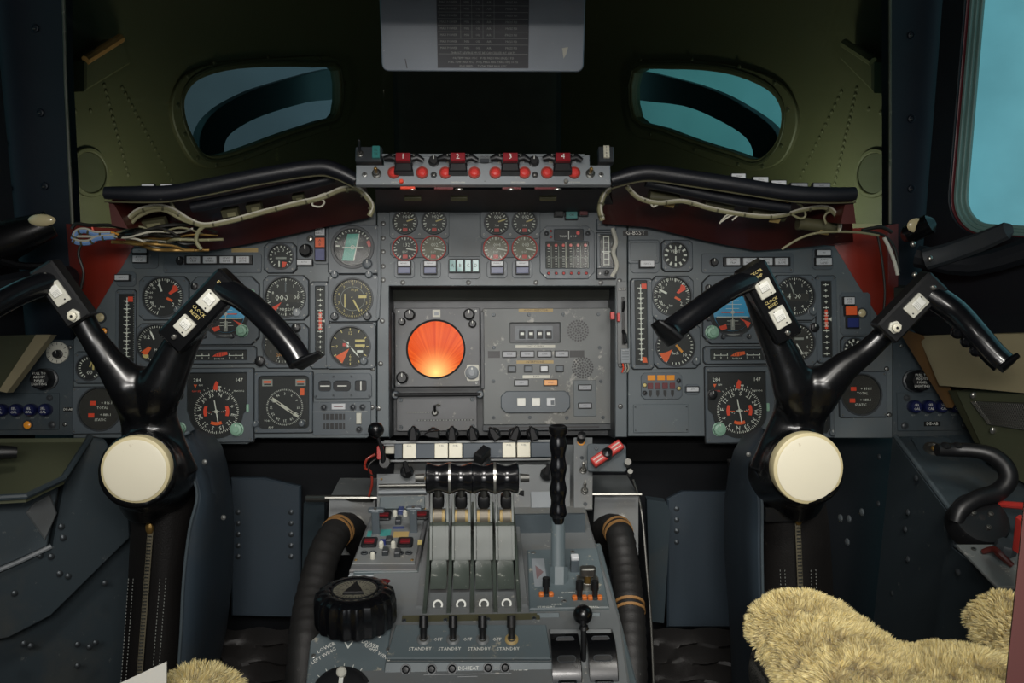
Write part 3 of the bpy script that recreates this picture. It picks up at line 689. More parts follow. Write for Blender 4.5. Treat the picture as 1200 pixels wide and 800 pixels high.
# teal round gauge, clock dials on the right side of left panel
g=gauge('standby_horizon','round gauge with tilted teal card and white cross lines, top of left panel',MP,413.5,290,22,(385,264,444,321),style='round',cut=3,plate='bezel',ringm='bezel_dark',lipw=3.5,cat='horizon gauge',
  spec=[('ticks',-70,70,13,.86,.98,.8,'mark'),('poly',[(-.28,.72),(.32,.74),(.02,-.72),(-.58,-.7)],'teal'),('poly',[(.32,.74),(.38,.74),(.08,-.72),(.02,-.72)],'mark'),('rect',0,0,1.1,.06,'mark'),('poly',[(.72,.3),(.95,.45),(1,.1),(.85,0)],'red'),('rect',-.8,.08,.2,.07,'mark')],knobs=[(431,310,5.5,'bezel')])
b=g.mb(); b.ring(0,0,1.6,2.6,2,2.3,'mark',16); g.part('aircraft_symbol',b)
DG=[('ticks',0,354,60,.86,.95,.3,'mark_yellow'),('nums',['0','1','2','3','4','5','6','7','8','9'],0,324,.74,3.6,'mark_yellow'),('arc',0,352,.6,.62,'mark_dim'),('text','M ph',.1,.45,3.6,'mark_yellow'),('rect',.5,.1,.4,.14,'mark_yellow'),('rect',-.4,-.1,.06,.7,'mark_yellow')]
gauge('standby_altimeter','round brown-grey dial with yellow pointer below the teal-card gauge, left panel',MP,413.5,350,23,(385,322,444,377),face='dial_brown',spec=DG,needles=[(152,-.1,.8,1.8,'mark_yellow')],knobs=[(393,322,4,'bezel'),(433,322,4,'bezel'),(393,371,4.5,'bezel_dark'),(431,371,4.5,'bezel_dark')],cat='altimeter',style='round',cut=4)
gauge('clock','round brown-grey clock dial with an orange wedge near the black ball lever, left panel',MP,410.5,406,23,(383,379,440,432),face='dial_brown',spec=[('ticks',0,330,12,.82,.95,.8,'mark_yellow'),('nums',['12','3','6','9'],0,270,.68,4.2,'mark_yellow'),('poly',[(-.05,-.1),(-.4,-.85),(-.75,-.5)],'orange'),('rect',.5,.3,.5,.12,'mark_yellow'),('rect',.5,.05,.5,.12,'mark_yellow'),('rect',.5,-.25,.3,.12,'mark'),('text','6',0,-.5,5,'mark_yellow'),('rect',-.3,.1,.16,.16,'red'),('rect',-.12,.1,.1,.3,'mark')],needles=[(140,.1,.7,1.5,'mark'),(-45,0,.55,1,'steel_dark')],knobs=[(427,423,4.5,'bezel')],cat='clock',style='round',cut=4)
# light bars and annunciators --------------------------------------------------
def lightbar(label,box,kx,ys,xs,grp):
    t=T('annunciator_bar',label,'annunciator',MP,(box[0]+box[2])/2,(box[1]+box[3])/2,grp); cx=t.px; cy=t.py; b=t.mb()
    b.poly(orect(0,0,box[2]-box[0],box[3]-box[1],2),0,1.6,'bezel',.5); t.part('mounting_plate',b)
    b=t.mb(); b.rect((xs[0]+xs[-1])/2-cx,cy-ys,xs[-1]-xs[0]+22,11,1.6,5,'satin_black',.8,.5); t.part('lamp_housing',b)
    for x,s in zip(xs,['ALTN\nTRIM','NAV\nWARN','GPWS\nINHIB','GLIDE\nSLOPE']): 
        b=t.mb(); b.rect(x-cx,cy-ys,15.5,8,5,7,'btn_white',.5,.4)
        for i,l in enumerate(s.split('\n')): b.text(l,x-cx,cy-ys+1.7-3.4*i,3.2,7.05,'red_dark' if (i==0 and x in (xs[0],xs[3])) else 'mark_black')
        t.part('lamp_lens',b)
    knob(t,kx-cx,cy-ys-.5,4.5,5,'satin_black',1.6); screws(t,[(s*(box[2]-box[0]-7)/2,-(box[3]-box[1])/2+3.6) for s in (-1,1)],1.2,'screw_light',1.6)
lightbar('row of four white-lensed lights and a small knob, top of the left panel',(192,297,307,320),212,305,(228.5,247.5,267,286),None)
lightbar('row of four white-lensed lights and a small knob, top of the right panel',(822,297,930,320),836,307,(857.5,877,895.5,914),None)
btn_thing('button_pair','stacked pair of white-topped buttons at the top left corner of the left panel',MP,167,299,[(166,294.5,16,5,'btn_white','PRI'),(166,304,16,8,'btn_white','AUTO\nLAND')],(156,289,186,315),cat='button')
btn_thing('push_button_unit','single white-topped button on the slanted left edge of the left panel',MP,148,327,[(146,326,16,6,'btn_white','NAV 1')],(137,318,160,336),d=8)
btn_thing('button_pair','stacked pair of white-topped buttons at the top right corner of the right panel',MP,963,303,[(963,297,16,6,'btn_white','PRI'),(963,307,18,8,'btn_white','AUTO\nLAND')],(951,291,976,316),cat='button')
btn_thing('push_button_unit','white-topped button below the blank square plate, right panel',MP,757,311,[(757,310,16,7,'btn_white','NAV 2')],(739,305,772,320),d=8)
btn_thing('push_button_unit','white-topped button between knob and altimeter, left panel',MP,358,308,[(358,308,17,6,'btn_white','AUTO')],None,d=8)
btn_thing('warning_light_column','column of white, orange and dark blue warning lights at the top of the left panel',MP,376,287,[(376,272,11,9,'btn_white','LAND\nFIRST'),(376,285,11,11,'orange','A\nB'),(376,299,11,13,'blue_dark')],(367,265,386,310),cat='warning light')
t=btn_thing('warning_light_column','white, orange and dark blue warning light column, right edge of right panel',MP,1001,369,[(993,353,12,8,'btn_white','VOR\nLOC'),(995,364.5,13,10,'orange'),(997,378,13,11,'blue_dark')],(984,343,1020,392),cat='warning light')
led(t,1009-1001,369-367,5,'cream_lamp',1.6,3,label='cream lamp')
t=T('rotary_selector','small knob below a bright screw lamp beside the warning light column, left panel','knob',MP,359,290); b=t.mb(); b.poly(orect(-1,1,19,34,3),0,1.2,'bezel',.3); t.part('mounting_plate',b); knob(t,0,-4,7,8,'knob_black',1.2,flute=.08,nf=12); led(t,5,10,3.6,'steel',1.2,3)
t=T('blank_plate','blank square cover plate below the G-BSST plate','plate',MP,754,295); b=t.mb(); b.poly(orect(0,0,37,28,2),0,2.2,'bezel',.8); t.part('cover_plate',b); b=t.mb(); b.rect(0,0,31,21,2.2,2.8,'panel',.5,.4); t.part('raised_panel',b)
t=T('registration_plate','black plate with white letters G-BSST above the blank square plate','plate',MP,744.5,273); b=t.mb(); b.rect(0,0,29,6,0,.6,'black',0,.1); b.text('G-BSST',0,0,7.2,.65,'white'); t.part('plate',b)
b=MB(1); t=T('label_strip','worn tan label strip along the top edge of the left panel','label',MP,287,293); b=t.mb(); b.rect(0,0,31,5,0,.3,'tan_label'); t.part('strip',b)
# annunciator block + blank cover, right panel
t=T('warning_light_panel','block of three orange and four dark red windows over black arrows, right panel','annunciator',MP,775,452); b=t.mb()
b.poly(orect(0,0,48,31,4),0,2,'bezel',.5); t.part('mounting_plate',b)
for i in range(3): b=t.mb(); b.rect(-18+11.3*i+6,9.5,9,6,2,3,'amber_lamp',.3,.2); t.part('lamp_window',b,'orange window')
for i in range(4): b=t.mb(); b.rect(-18+8.6*i+4.6,0,6.4,7,2,3,'red_dark',.3,.2); t.part('lamp_window',b,'dark red window')
for i in range(4): b=t.mb(); b.poly([(-15.2+8.6*i,-5),(-11.6+8.6*i,-5),(-11.6+8.6*i,-10),(-13.4+8.6*i,-13),(-15.2+8.6*i,-10)],2,2.6,'black'); t.part('arrow_window',b)
for x,y,m in ((-20,1,'mark_yellow'),(20,-3,'mark_yellow'),(-20,-8,'satin_black'),(20,6,'satin_black')): led(t,x,y,2.3,m,2,2)
btn_thing('push_button_unit','small flat white push light beside the orange and red warning block',MP,811,456,[(811,456,14,5,'btn_white','ATT')],(802,450,820,462),d=2)
t=T('blank_cover','large blank cover plate at the bottom of the right panel','plate',MP,774.5,490); b=t.mb(); b.rect(0,0,65,33,0,1.4,'panel',1,.5); t.part('cover_plate',b); screws(t,[(-30,13.5),(30,13.5),(-30,-13.5),(30,-13.5)],1,'screw',1.4)
# two small panels at lower right of the left panel
t=T('trim_gauge_unit','plate with three small black windows holding white bars, left panel','indicator',MP,402,452); b=t.mb()
b.poly(orect(0,0,68,30,3),0,2.4,'bezel',.5,[rrect(-21,0,14,12,3),rrect(-1,0,20,12,4),rrect(21,0,13,12,2)]); t.part('bezel',b)
for x,w,nm in ((-21,14,'h'),(-1,20,'h'),(21,13,'v')):
    b=t.mb(); b.rect(x,0,w+.3,12.3,.1,.6,'dial',2); b.rect(x,0,11 if nm=='h' else 1.4,1.4 if nm=='h' else 11,.9,1.3,'mark'); t.part('window_scale',b)
screws(t,[(-31,-12),(31,-12),(-11,11),(10,11),(-11,-11),(10,-11)],1.3,'screw',2.4)
t=T('trim_switch_unit','plate with slotted black counters and a grey rocker, bottom right of the left panel','switch panel',MP,401,490); b=t.mb()
b.rect(0,0,68,39,0,1.8,'blue_panel' if 0 else 'bezel',1,.5); t.part('mounting_plate',b)
b=t.mb(); b.rect(-4,14,16,7,1.8,2.8,'btn_white',.6,.3); b.rect(-4,14,11,1,2.8,2.85,'red_dark'); t.part('indicator_window',b,'white window')
for x,y in ((-21,13),(13,13),(24,13),(20,-13)): led(t,x,y,3,'bezel_dark',1.8,3)
for y in (2,-9): 
    b=t.mb(); b.rect(-9,y,25,7,1.8,2.4,'black')
    for i in range(5): b.rect(-19+5*i,y,.8,7,2.4,2.7,'bezel')
    t.part('counter_window',b)
b=t.mb(); b.rect(20,0,6,13,1.8,5,'offwhite',.6,.6); t.part('rocker_switch',b,'pale grey rocker'); b=t.mb(); b.rect(-2,8,64,.6,1.85,1.95,'mark_dim'); b.rect(15,13,.6,10,1.85,1.95,'mark_dim'); t.part('line_marking',b)
# static/total gauges
def tot(label,px,py,r,box,xs):
    gauge('air_temperature_gauge',label,MP,px,py,r,box,style='round',cut=2,spec=[('rect',-.35+xs,.28,.28,.2,'orange_red'),('text','+ 816.1',.3+xs,.28,3.8,'mark'),('text','TOTAL',.1+xs,.05,3.6,'mark'),('rect',-.42+xs,-.3,.28,.2,'orange_red'),('text','+ 888.1',.25+xs,-.28,3.8,'mark'),('text','STATIC',.0+xs,-.52,3.6,'mark')],cat='gauge',face='dial_brown',glass=True)
tot('brown dial reading TOTAL and STATIC with red squares, left of left yoke column',118,479,25,(86,453,146,508),0)
tot('brown dial reading TOTAL and STATIC with red squares, right of right yoke column',1008,462,23,(983,436,1038,488),0)
gauge('oxygen_gauge','small black gauge with bold white figures beside the left yoke arm, far left',MP,105.5,431,14,(88,412,134,449),spec=[('ticks',-150,150,21,.75,.95,.8,'mark'),('text','00',0,-.4,6,'mark'),('rect',.3,.2,.16,.7,'mark_yellow')],needles=[(20,0,.7,1.6,'mark_yellow')],cut=4)
gauge('oxygen_gauge','small black gauge with bold white ticks below the light column at the right edge',MP,1000,409,12,(985,395,1020,424),spec=[('ticks',-150,150,11,.66,.95,1.4,'mark')],needles=[(-20,0,.7,1.6,'mark')],cut=4)
t=T('marker_lamp','round cream lamp in a dark ring on the slanted edge of the left panel','lamp',MP,118,372); led(t,0,0,5.6,'cream_lamp',0,3)
t=T('marker_lamp','small dim amber lamp below the cream lamp, left panel','lamp',MP,122,388); led(t,0,0,4,'amber_lamp',0,2)
# ================================================================== CENTRE PANEL
EG=[('ticks',-150,150,19,.8,.95,.5,'mark'),('ticks',-150,150,7,.7,.95,.9,'mark'),('rect',0,-.68,.4,.3,'red')]
gr='upper row of small engine dials'
for i,(x,y,s,w) in enumerate(((475,260.5,'006','leftmost'),(509,260.5,'002','second from left'),(582,261,'006','third from left'),(614.5,261,'002','rightmost'))):
    gauge('engine_gauge','small dark engine dial without red rim, %s in the top row'%w,MP,x,y,13.4,None,spec=EG+[('text',s,.1,.45,5,'mark'),('text','%N',0,-.28,3,'mark')],needles=[(72,.15,.85,1.5,'mark_yellow')],face='dial_brown' if i in(0,2) else 'dial_grey',group=gr,cat='engine gauge',ringm='bezel_dark',z=.0035)
gr='lower row of small engine dials with red rims'
for i,(x,y,s,w) in enumerate(((475,291.5,'132','leftmost'),(508,291.5,'002','second from left'),(581,291.5,'004','third from left'),(614.5,291.5,'003','rightmost'))):
    gauge('engine_gauge','small %s engine dial in thin red rim, %s in lower row'%('grey' if i==0 else 'pale glare-painted',w),MP,x,y,14,None,spec=EG+[('text',s,.1,.3,5,'mark'),('text','EGT',0,-.3,3,'mark')],needles=[(100,.1,.85,1.5,'mark')],face='dial_grey' if i==0 else 'dial_pale',group=gr,cat='engine gauge',ringm='red',z=.0035,lipw=1.1)  # pale face colour imitates glare on the cover glass
for x,wd in ((491.5,'left'),(598,'right')):
    t=T('gauge_mounting_plate','flat grey plate carrying the %s pair of upper engine dials'%wd,'plate',MP,x,261); b=t.mb(); b.poly(orect(0,-1,70,36,3),0,2.2,'panel',.5); t.part('plate',b); screws(t,[(-31,-14),(31,-14),(0,14),(0,-14)],1.2,'screw_light',2.2)
    t=T('gauge_mounting_plate','flat grey plate carrying the %s pair of red-rimmed engine dials'%wd,'plate',MP,x,292); b=t.mb(); b.poly(orect(0,0,68,20,4),0,2.2,'panel_edge',.5); t.part('plate',b)
gr='white over blue push lights under the engine dials'
for x,w in ((474,'leftmost'),(504.5,'second from left'),(582.5,'third from left'),(612,'rightmost')):
    t=btn_thing('reverse_light','stacked white and violet-blue push light under the engine dials, %s of four'%w,MP,x,315,[(x,309.5,14,5,'btn_white','PRIMARY'),(x,317.5,14,7,'blue_panel')],(x-12,305,x+12,326),gr,d=7,cat='push light')
btn_thing('green_light_block','block of four teal green push lights between the engine dials',MP,544,314,[(530.5,312,7,14,'green_lamp','A','mark_black'),(539.5,312,7,14,'green_lamp','B'),(548.5,312,7,14,'green_lamp','C'),(557.5,312,7,14,'green_lamp','D')],(525,303,563,327),cat='push light')
t=T('blank_cover','tall blank cover plate between the two groups of engine dials','plate',MP,544,276); b=t.mb(); b.rect(0,0,37,50,0,1.2,'panel',.6,.4); t.part('cover_plate',b)
btn_thing('push_light_trio','teal lit push light between two dark ones above the six-tape gauge',MP,669,252,[(654.5,250,9,8,'satin_black'),(669,253.5,13,8,'green_lamp','CRS'),(683,250,9,7,'red_dark')],None,d=10,cat='push light')
# six tape gauge
t=T('tape_gauge','rectangular gauge of six vertical tapes with red dots, right of the engine dials','gauge',MP,664.5,296); b=t.mb()
b.poly(orect(0,0,64,62,8),0,3,'bezel',.6,[rrect(2,20.5,34,13,1),rrect(0,-3,50,31,1)]); t.part('bezel',b)
b=t.mb(); b.rect(2,20.5,34.4,13.4,.1,.7,'dial'); b.rect(2,20.5,1,10,.8,.9,'mark'); b.cyl(13,23,2.2,.7,1.2,'red_lamp',10); b.text('TANK 1 2 3 4',1,19,3.4,.8,'mark'); t.part('upper_window',b)
b=t.mb(); b.rect(0,-3,50.4,31.4,.1,.7,'dial_brown')
for i in range(6):
    x=-21.5+8.6*i; b.rect(x,-5,4.5,26,.7,1,'dial'); b.rect(x+3,-5,.7,26,.8,1.1,'mark_dim'); b.cyl(x,8.5,1.8,1,1.4,'red_lamp',10)
    for j in range(8): b.flat(rrect(x,-16+2.9*j,2.6,.5),1.05,'mark')
b.rect(-1.5,-3,.9,30,1.2,1.5,'offwhite'); b.rect(0,-6,50,.5,1.2,1.4,'mark_dim'); t.part('tape_window',b)
b=t.mb(); b.rect(0,-3,50,31,2.4,2.7,'glass'); t.part('cover_glass',b)
for i in range(6): led(t,-22+8.8*i,-24.5,1.6,'red',3,1.4,label='red lamp')
led(t,-24,22,2.4,'bezel_dark',3,3); led(t,24,22,2.4,'bezel_dark',3,3); led(t,-19,25,1.3,'red',3,1); led(t,-19,18,1.3,'red',3,1)
screws(t,[(s*26,r*27) for s in(-1,1) for r in(-1,1)],1,'screw_light',3)
strip('yaw_trim_scale','small upright black scale with white ladder marks beside the six-tape gauge',MP,(699,273,722,316),(703,275,718,313),[('rect',-3,0,.8,34,'mark'),('rect',3,0,.8,34,'mark')]+[('rect',0,-16+6.5*i,6,.8,'mark') for i in range(6)]+[('rect',0,-1,11,1,'mark')],cat='indicator',cut=1)
for y,w in ((264,'above'),(321,'below')):
    t=T('clamp_block','grey clamp block with a dark knob %s the upright ladder scale'%w,'clamp',MP,710,y); b=t.mb(); b.rect(0,0,23,13,0,6,'bezel_dark' if y>300 else 'bezel',1,1); t.part('block',b); led(t,0,1,2.8,'satin_black',6,3); screws(t,[(-8,0),(8,0)],1.4,'screw_light',6)
# lever strip right of recess
t=T('lever_quadrant','narrow slotted lever strip with two red tabs on the right rim of the recess','lever',MP,729,378); b=t.mb()
b.poly(rrect(0,0,12,96,1),0,2,'ped_grey',.4,[rrect(1,2,3,55)]); t.part('slot_plate',b)
b=t.mb(); b.rect(1,2,3.2,55,.1,.4,'black'); t.part('slot',b)
b=t.mb(); b.tube([(1,14,0),(1,18,8),(1,24,10)],[2,1.5,1.8],'satin_black',8); b.tube([(1,-10,0),(2,-14,8),(2,-24,11)],[2.5,2,2.4],'satin_black',8); t.part('lever',b)
b=t.mb(); b.rect(-12,8,5,9,2,7,'red',1,.6); b.rect(-5,6,3.6,10,2,8,'red',1,.6); t.part('lever_tab',b,'red tabs')
b=t.mb(); b.rect(0,39,9,3.4,2,2.3,'black'); b.text('INOP',0,39,3.6,2.4,'mark'); t.part('placard',b)
t=T('switch_guard','pale ribbed block with three frayed wires below the lever strip','switch guard',MP,732,420); b=t.mb(); b.rect(0,3,11,17,0,6,'light_grey',1,.6)
for i in range(4): b.rect(0,-1+3*i,8,.8,6,6.3,'bezel')
t.part('block',b); b=t.mb()
for i in range(3): b.tube([(-3+3*i,-5,3),(-2+3*i,-11,4),(-3.5+3*i,-16,2)],1,'wire_white' if i else 'orange_red',6)
t.part('wire',b)
# recess ------------------------------------------------------------------
b=MB(1); q=[MP.pt(x,y,-.004) for x,y in ((456,335),(721,335),(721,514),(456,514))]; n=MP.N*-.09
dd=[p+n for p in q]
V=q+dd; F=[(0,1,5,4)[::-1],(1,2,6,5)[::-1],(3,0,4,7)[::-1],(4,5,6,7)[::-1]]
b.add(V,F,'bezel_dark'); o=solo('panel_recess','dark box-shaped recess in the centre panel around the radar and the keypad unit','recess',b)
# radar unit on the back of the recess ------------------------------------
RF=MP.off(-.078)
t=T('weather_radar','square grey radar display with a glowing round orange scope and four corner knobs','radar display',RF,513,407); b=t.mb()
b.poly(rrect(0,0,99,92,1.5),0,7,'radar_grey',.8,[circ(-2,-2,34,40)]); t.part('bezel',b)
b=t.mb(); b.ring(-2,-2,32.6,34.6,3,8,'matt_black',44,.5); t.part('rim',b)
b=MB(t.k); b.lathe([(33.5,4),(30,5.2),(18,6.6),(0,7.2)],'scope',44); o=t.part('scope_screen',b,'glowing orange scope',loc=(-2,-2,0))
b=t.mb(); b.cyl(-2,-2,33,7.4,7.7,'screen_glass',40); t.part('cover_glass',b)
b=t.mb(); b.rect(-1,39.5,9,8.6,7,7.4,'offwhite'); b.rect(-1,39.5,5,4,7.4,7.45,'light_grey'); t.part('sticker',b,'white sticker')
for x,y,r in ((-32,38,5.8),(37,38,6),(-41,30,3.8),(41,27,4),(-41,-35,6.2)): knob(t,x,y,r,8,'satin_black',7)
knob(t,40,-30,7,6,'light_grey',7,label='pale grey knob',cap='light_grey'); b=t.mb(); b.rect(41,-30,14,19,7,7.5,'offwhite',2); b.cyl(40,-30,8.6,7,8,'offwhite',24); t.part('knob_plate',b); screws(t,[(-45,-42),(45,-42),(45,42),(-45,42)],1.4,'screw_light',7)
for s in (-1,1):
    b=t.mb(); b.rect(s*52.5,-4,4,90,2,10,'bezel_dark',.6,.5); t.part('side_rail',b)
b=t.mb(); b.tube([(-50,-55,10),(50,-55,10)],2.2,'satin_black',10); 
for s in(-1,1): b.cyl(s*49,-55,4.4,0,11,'bezel',14,.8); b.cyl(s*49,-55,2,11,11.4,'steel_dark',8)
t.part('retaining_bar',b)
t=T('radar_control_plate','grey plate with one small lever switch and slots under the radar display','switch panel',RF,512,484); b=t.mb(); b.rect(0,0,94,41,0,4,'radar_grey',1.5,.6); t.part('plate',b)
b=t.mb(); b.rect(-22,1,27,1.8,4,4.2,'black'); b.rect(10,-8,66,1.8,4,4.2,'black')
for i in range(9): b.flat(rrect(-34+i*3,1,1.6,1.2),4.3,'mark_dim'); 
for i in range(18): b.flat(rrect(-21+i*3.6,-8,1.8,1.1),4.3,'mark_dim')
t.part('slot_marking',b); toggle(t,-2,1,3.4,9,60,'satin_black',4,'lever_switch'); b=t.mb(); b.ball((2,10,6),(3,1.6,1.6),'steel',10); t.part('wing_nut',b)
screws(t,[(s*42,r*16) for s in(-1,1) for r in(-1,1)],2.6,'screw',4)
# keypad unit ---------------------------------------------------------------
t=T('audio_control_unit','scuffed grey control unit with digit window, rows of buttons and two round speaker grilles','control unit',RF,641,429); b=t.mb()
b.poly(rrect(0,0,150,135,2),0,8,'ins_grey',.9,[rrect(-14,39,58,23,1)]); t.part('face_plate',b)
def K(x,y): return (x-641)*1.0,(429-y)*1.0
b=t.mb(); b.rect(-14,39,58.4,23.4,.5,3,'bezel_dark'); b.rect(-15,39,44,16,3,4,'bezel',1)
t.part('digit_window',b)
for i in range(4):
    b=t.mb(); b.rect(-29+10.3*i,37,7,9,4,6,'dial',.4,.4); b.rect(-29+10.3*i,38,4.2,3,6,6.1,'mark'); t.part('thumb_wheel',b)
    
def grille(cx,cy,r,pts=0):
    b=t.mb(); 
    for rr,n in ((0,1),(2.9,6),(5.8,12),(8.9,18),(11.6,23)):
        if rr<=r:
            for i in range(n): b.cyl(cx+rr*math.cos(2*PI*i/n+.1*rr),cy+rr*math.sin(2*PI*i/n+.1*rr),1.25,8,8.12,'black',7)
    t.part('speaker_grille',b)
grille(*K(677,388),12.5); grille(*K(682,431),12)
for x in (597,617.5,637.5,657.5): button(t,*K(x,415),15,6,'btn_grey','TANK',3,8)
for x in (599.5,618.5,637,655): button(t,*K(x,432),8,6,'btn_white' if x==637 else 'bezel',None,3.5,8,'satin_black')
button(t,*K(610.5,448),15,6,'btn_grey','TEST',3,8); button(t,*K(644.5,448),15,6,'amber_lamp','HOLD',3,8,label='amber lit button')
for x0,x1,y in ((572,586,415),(667,684,415)):
    b=t.mb(); X,Y=K((x0+x1)/2,y); b.rect(X,Y,x1-x0,8,8,8.25,'black'); t.part('black_tape',b)
for x0,x1,y in ((608,648,364),(604,650,406),(605,648,424),(612,644,441)):
    b=t.mb(); X,Y=K((x0+x1)/2,y); b.rect(X,Y,x1-x0,3.6,8,8.2,'tan_label' if y in(364,424) else 'offwhite')
    b.text('AUDIO SELECTOR' if y==364 else 'V.H.F. COMMS' if y==406 else 'INTERPHONE' if y==424 else 'NAV',X,Y,3.4,8.25,'mark_black'); t.part('label_strip',b)
b=t.mb(); X,Y=K(626.5,470); b.poly(orect(X,Y,80,25,6),8,12,'bezel',.8); 
o=t.part('key_module',b)
for x,m in ((610,'white'),(627,'white'),(644,'btn_white')):
    b=t.mb(); X,Y=K(x,470); b.rect(X,Y,9.5,9,12,14,m,.4,.4); 
    if x==644: b.rect(X+2,Y-1,4,5,14,14.1,'bezel')
    t.part('key',b,'white square key',parent=o)
b=t.mb(); X,Y=K(684,466.5); b.rect(X,Y,26,42,8,9,'panel',1,.4); o=t.part('button_plate',b)
for y in (454,475): button(t,*K(684,y),14,5,'btn_grey','CALL',3,9)
pts=[K(x,y) for x,y in ((579,369),(620,369),(660,369),(701,369),(579,407),(702,408),(578,446),(703,447),(578,488),(620,488),(663,489),(705,489),(591,463),(592,477),(664,461),(664,477))]
screws(t,pts,2.1,'screw',8)
b=MB(1); t=T('unit_tray','dark slotted tray under the control unit','tray',RF,641,500); b=t.mb(); b.rect(0,0,150,7,0,9,'bezel_dark',.6,.5); b.rect(0,0,120,1.4,9,9.2,'black'); t.part('tray',b)
# ---- side extensions of the panel ------------------------------------------
def side_ext(label,pts,cx):
    return panel_thing('switch_console',label,'console panel',MP,cx,455,pts,'side_paint')
sl=side_ext('dark grey side panel with blue knobs at the far left',[(-90,510),(-90,395),(42,395),(60,398),(85.3,398),(85.3,510)],30)
sr=side_ext('dark grey side panel with blue knobs right of the instrument panel',[(1046.7,398),(1046.7,512),(1148,512),(1118,470),(1068,395),(1060,380),(1046.7,385)],1090)
def selunit(label,x0,x1,y,kxs,ylab):
    t=T('selector_unit',label,'selector unit',MP,(x0+x1)/2,483); cx=t.px; b=t.mb(); b.rect(0,1,x1-x0,44,0,2,'side_paint',1,.5); t.part('mounting_plate',b)
    for x in kxs:
        b=t.mb(); b.lathe([(7.4,2),(7.6,6),(7.4,10),(6.2,12),(0,12.4)],'navy_knob',20,x-cx,483-y)
        b.text('SEL',x-cx,483-y+1.9,4,12.6,'mark'); b.text('CAL',x-cx,483-y-2.3,4,12.6,'mark'); t.part('knob',b,'dark blue knob')
        b=t.mb(); b.text('ADF' ,x-cx,483-y-10,2.6,2.05,'mark_dim'); t.part('marking',b)
    for s in (-1,1): led(t,s*(x1-x0-16)/2,-15,3.6,'bezel_dark',2,1.6); led(t,s*(x1-x0-22)/2,17,3,'bezel_dark',2,2)
    return t
t=selunit('row of dark blue SEL CAL knobs on the far left side panel',-20,70,480,(-12,5,22,39,56),0); led(t,34-25,483-498,5,'amber_lamp',2,3)
t=selunit('row of four dark blue SEL CAL knobs on the side panel right of the yoke',1051,1137,476,(1069,1085,1100,1116),0)
b=t.mb(); b.rect(-3,-13,19,5.4,2,2.3,'black'); b.text('DE-AB',-3,-13,5,2.35,'mark'); t.part('name_plate',b)
t=T('name_plate','small black plate lettered DE-AB beside the far left TOTAL STATIC dial','plate',MP,80,479.5); b=t.mb(); b.rect(0,0,11,5,0,.4,'black'); b.text('DE-AB',0,0,3.9,.45,'mark'); t.part('plate',b)
def bigknob(label,px,py,F=MP):
    t=T('lettered_knob',label,'knob',F,px,py); b=t.mb(); b.lathe([(13,0),(13,3),(11.5,4)],'bezel_dark',24); t.part('base',b)
    b=t.mb(); b.lathe([(11,4),(12,8),(12,18),(10,21),(0,21.5)],'satin_black',28,flute=.05,nf=8)
    for i,l in enumerate(('PULL TO','ADJUST','PANEL','LIGHTING')): b.text(l,0,6.6-4.2*i,3.9,21.6,'mark')
    t.part('knob',b)
bigknob('black lettered adjusting knob above the blue knobs, far left side panel',56,444); bigknob('black lettered adjusting knob above the blue knobs, right side panel',1070,446)
t=T('dial_knob','white-faced round dial with a black pointer knob, far left side panel','dial knob',MP,68,413); b=t.mb(); b.cyl(0,0,13,0,3,'offwhite',28,.6)
for i in range(12): b.tick(i*30,9,12,.6,3.05,'mark_black')
t.part('dial_plate',b); knob(t,2,-2,4.6,8,'satin_black',3)
pscrew(sl,[(82,407),(76,497)],2)
pscrew(sr,[(1056,405),(1143,506)],2)
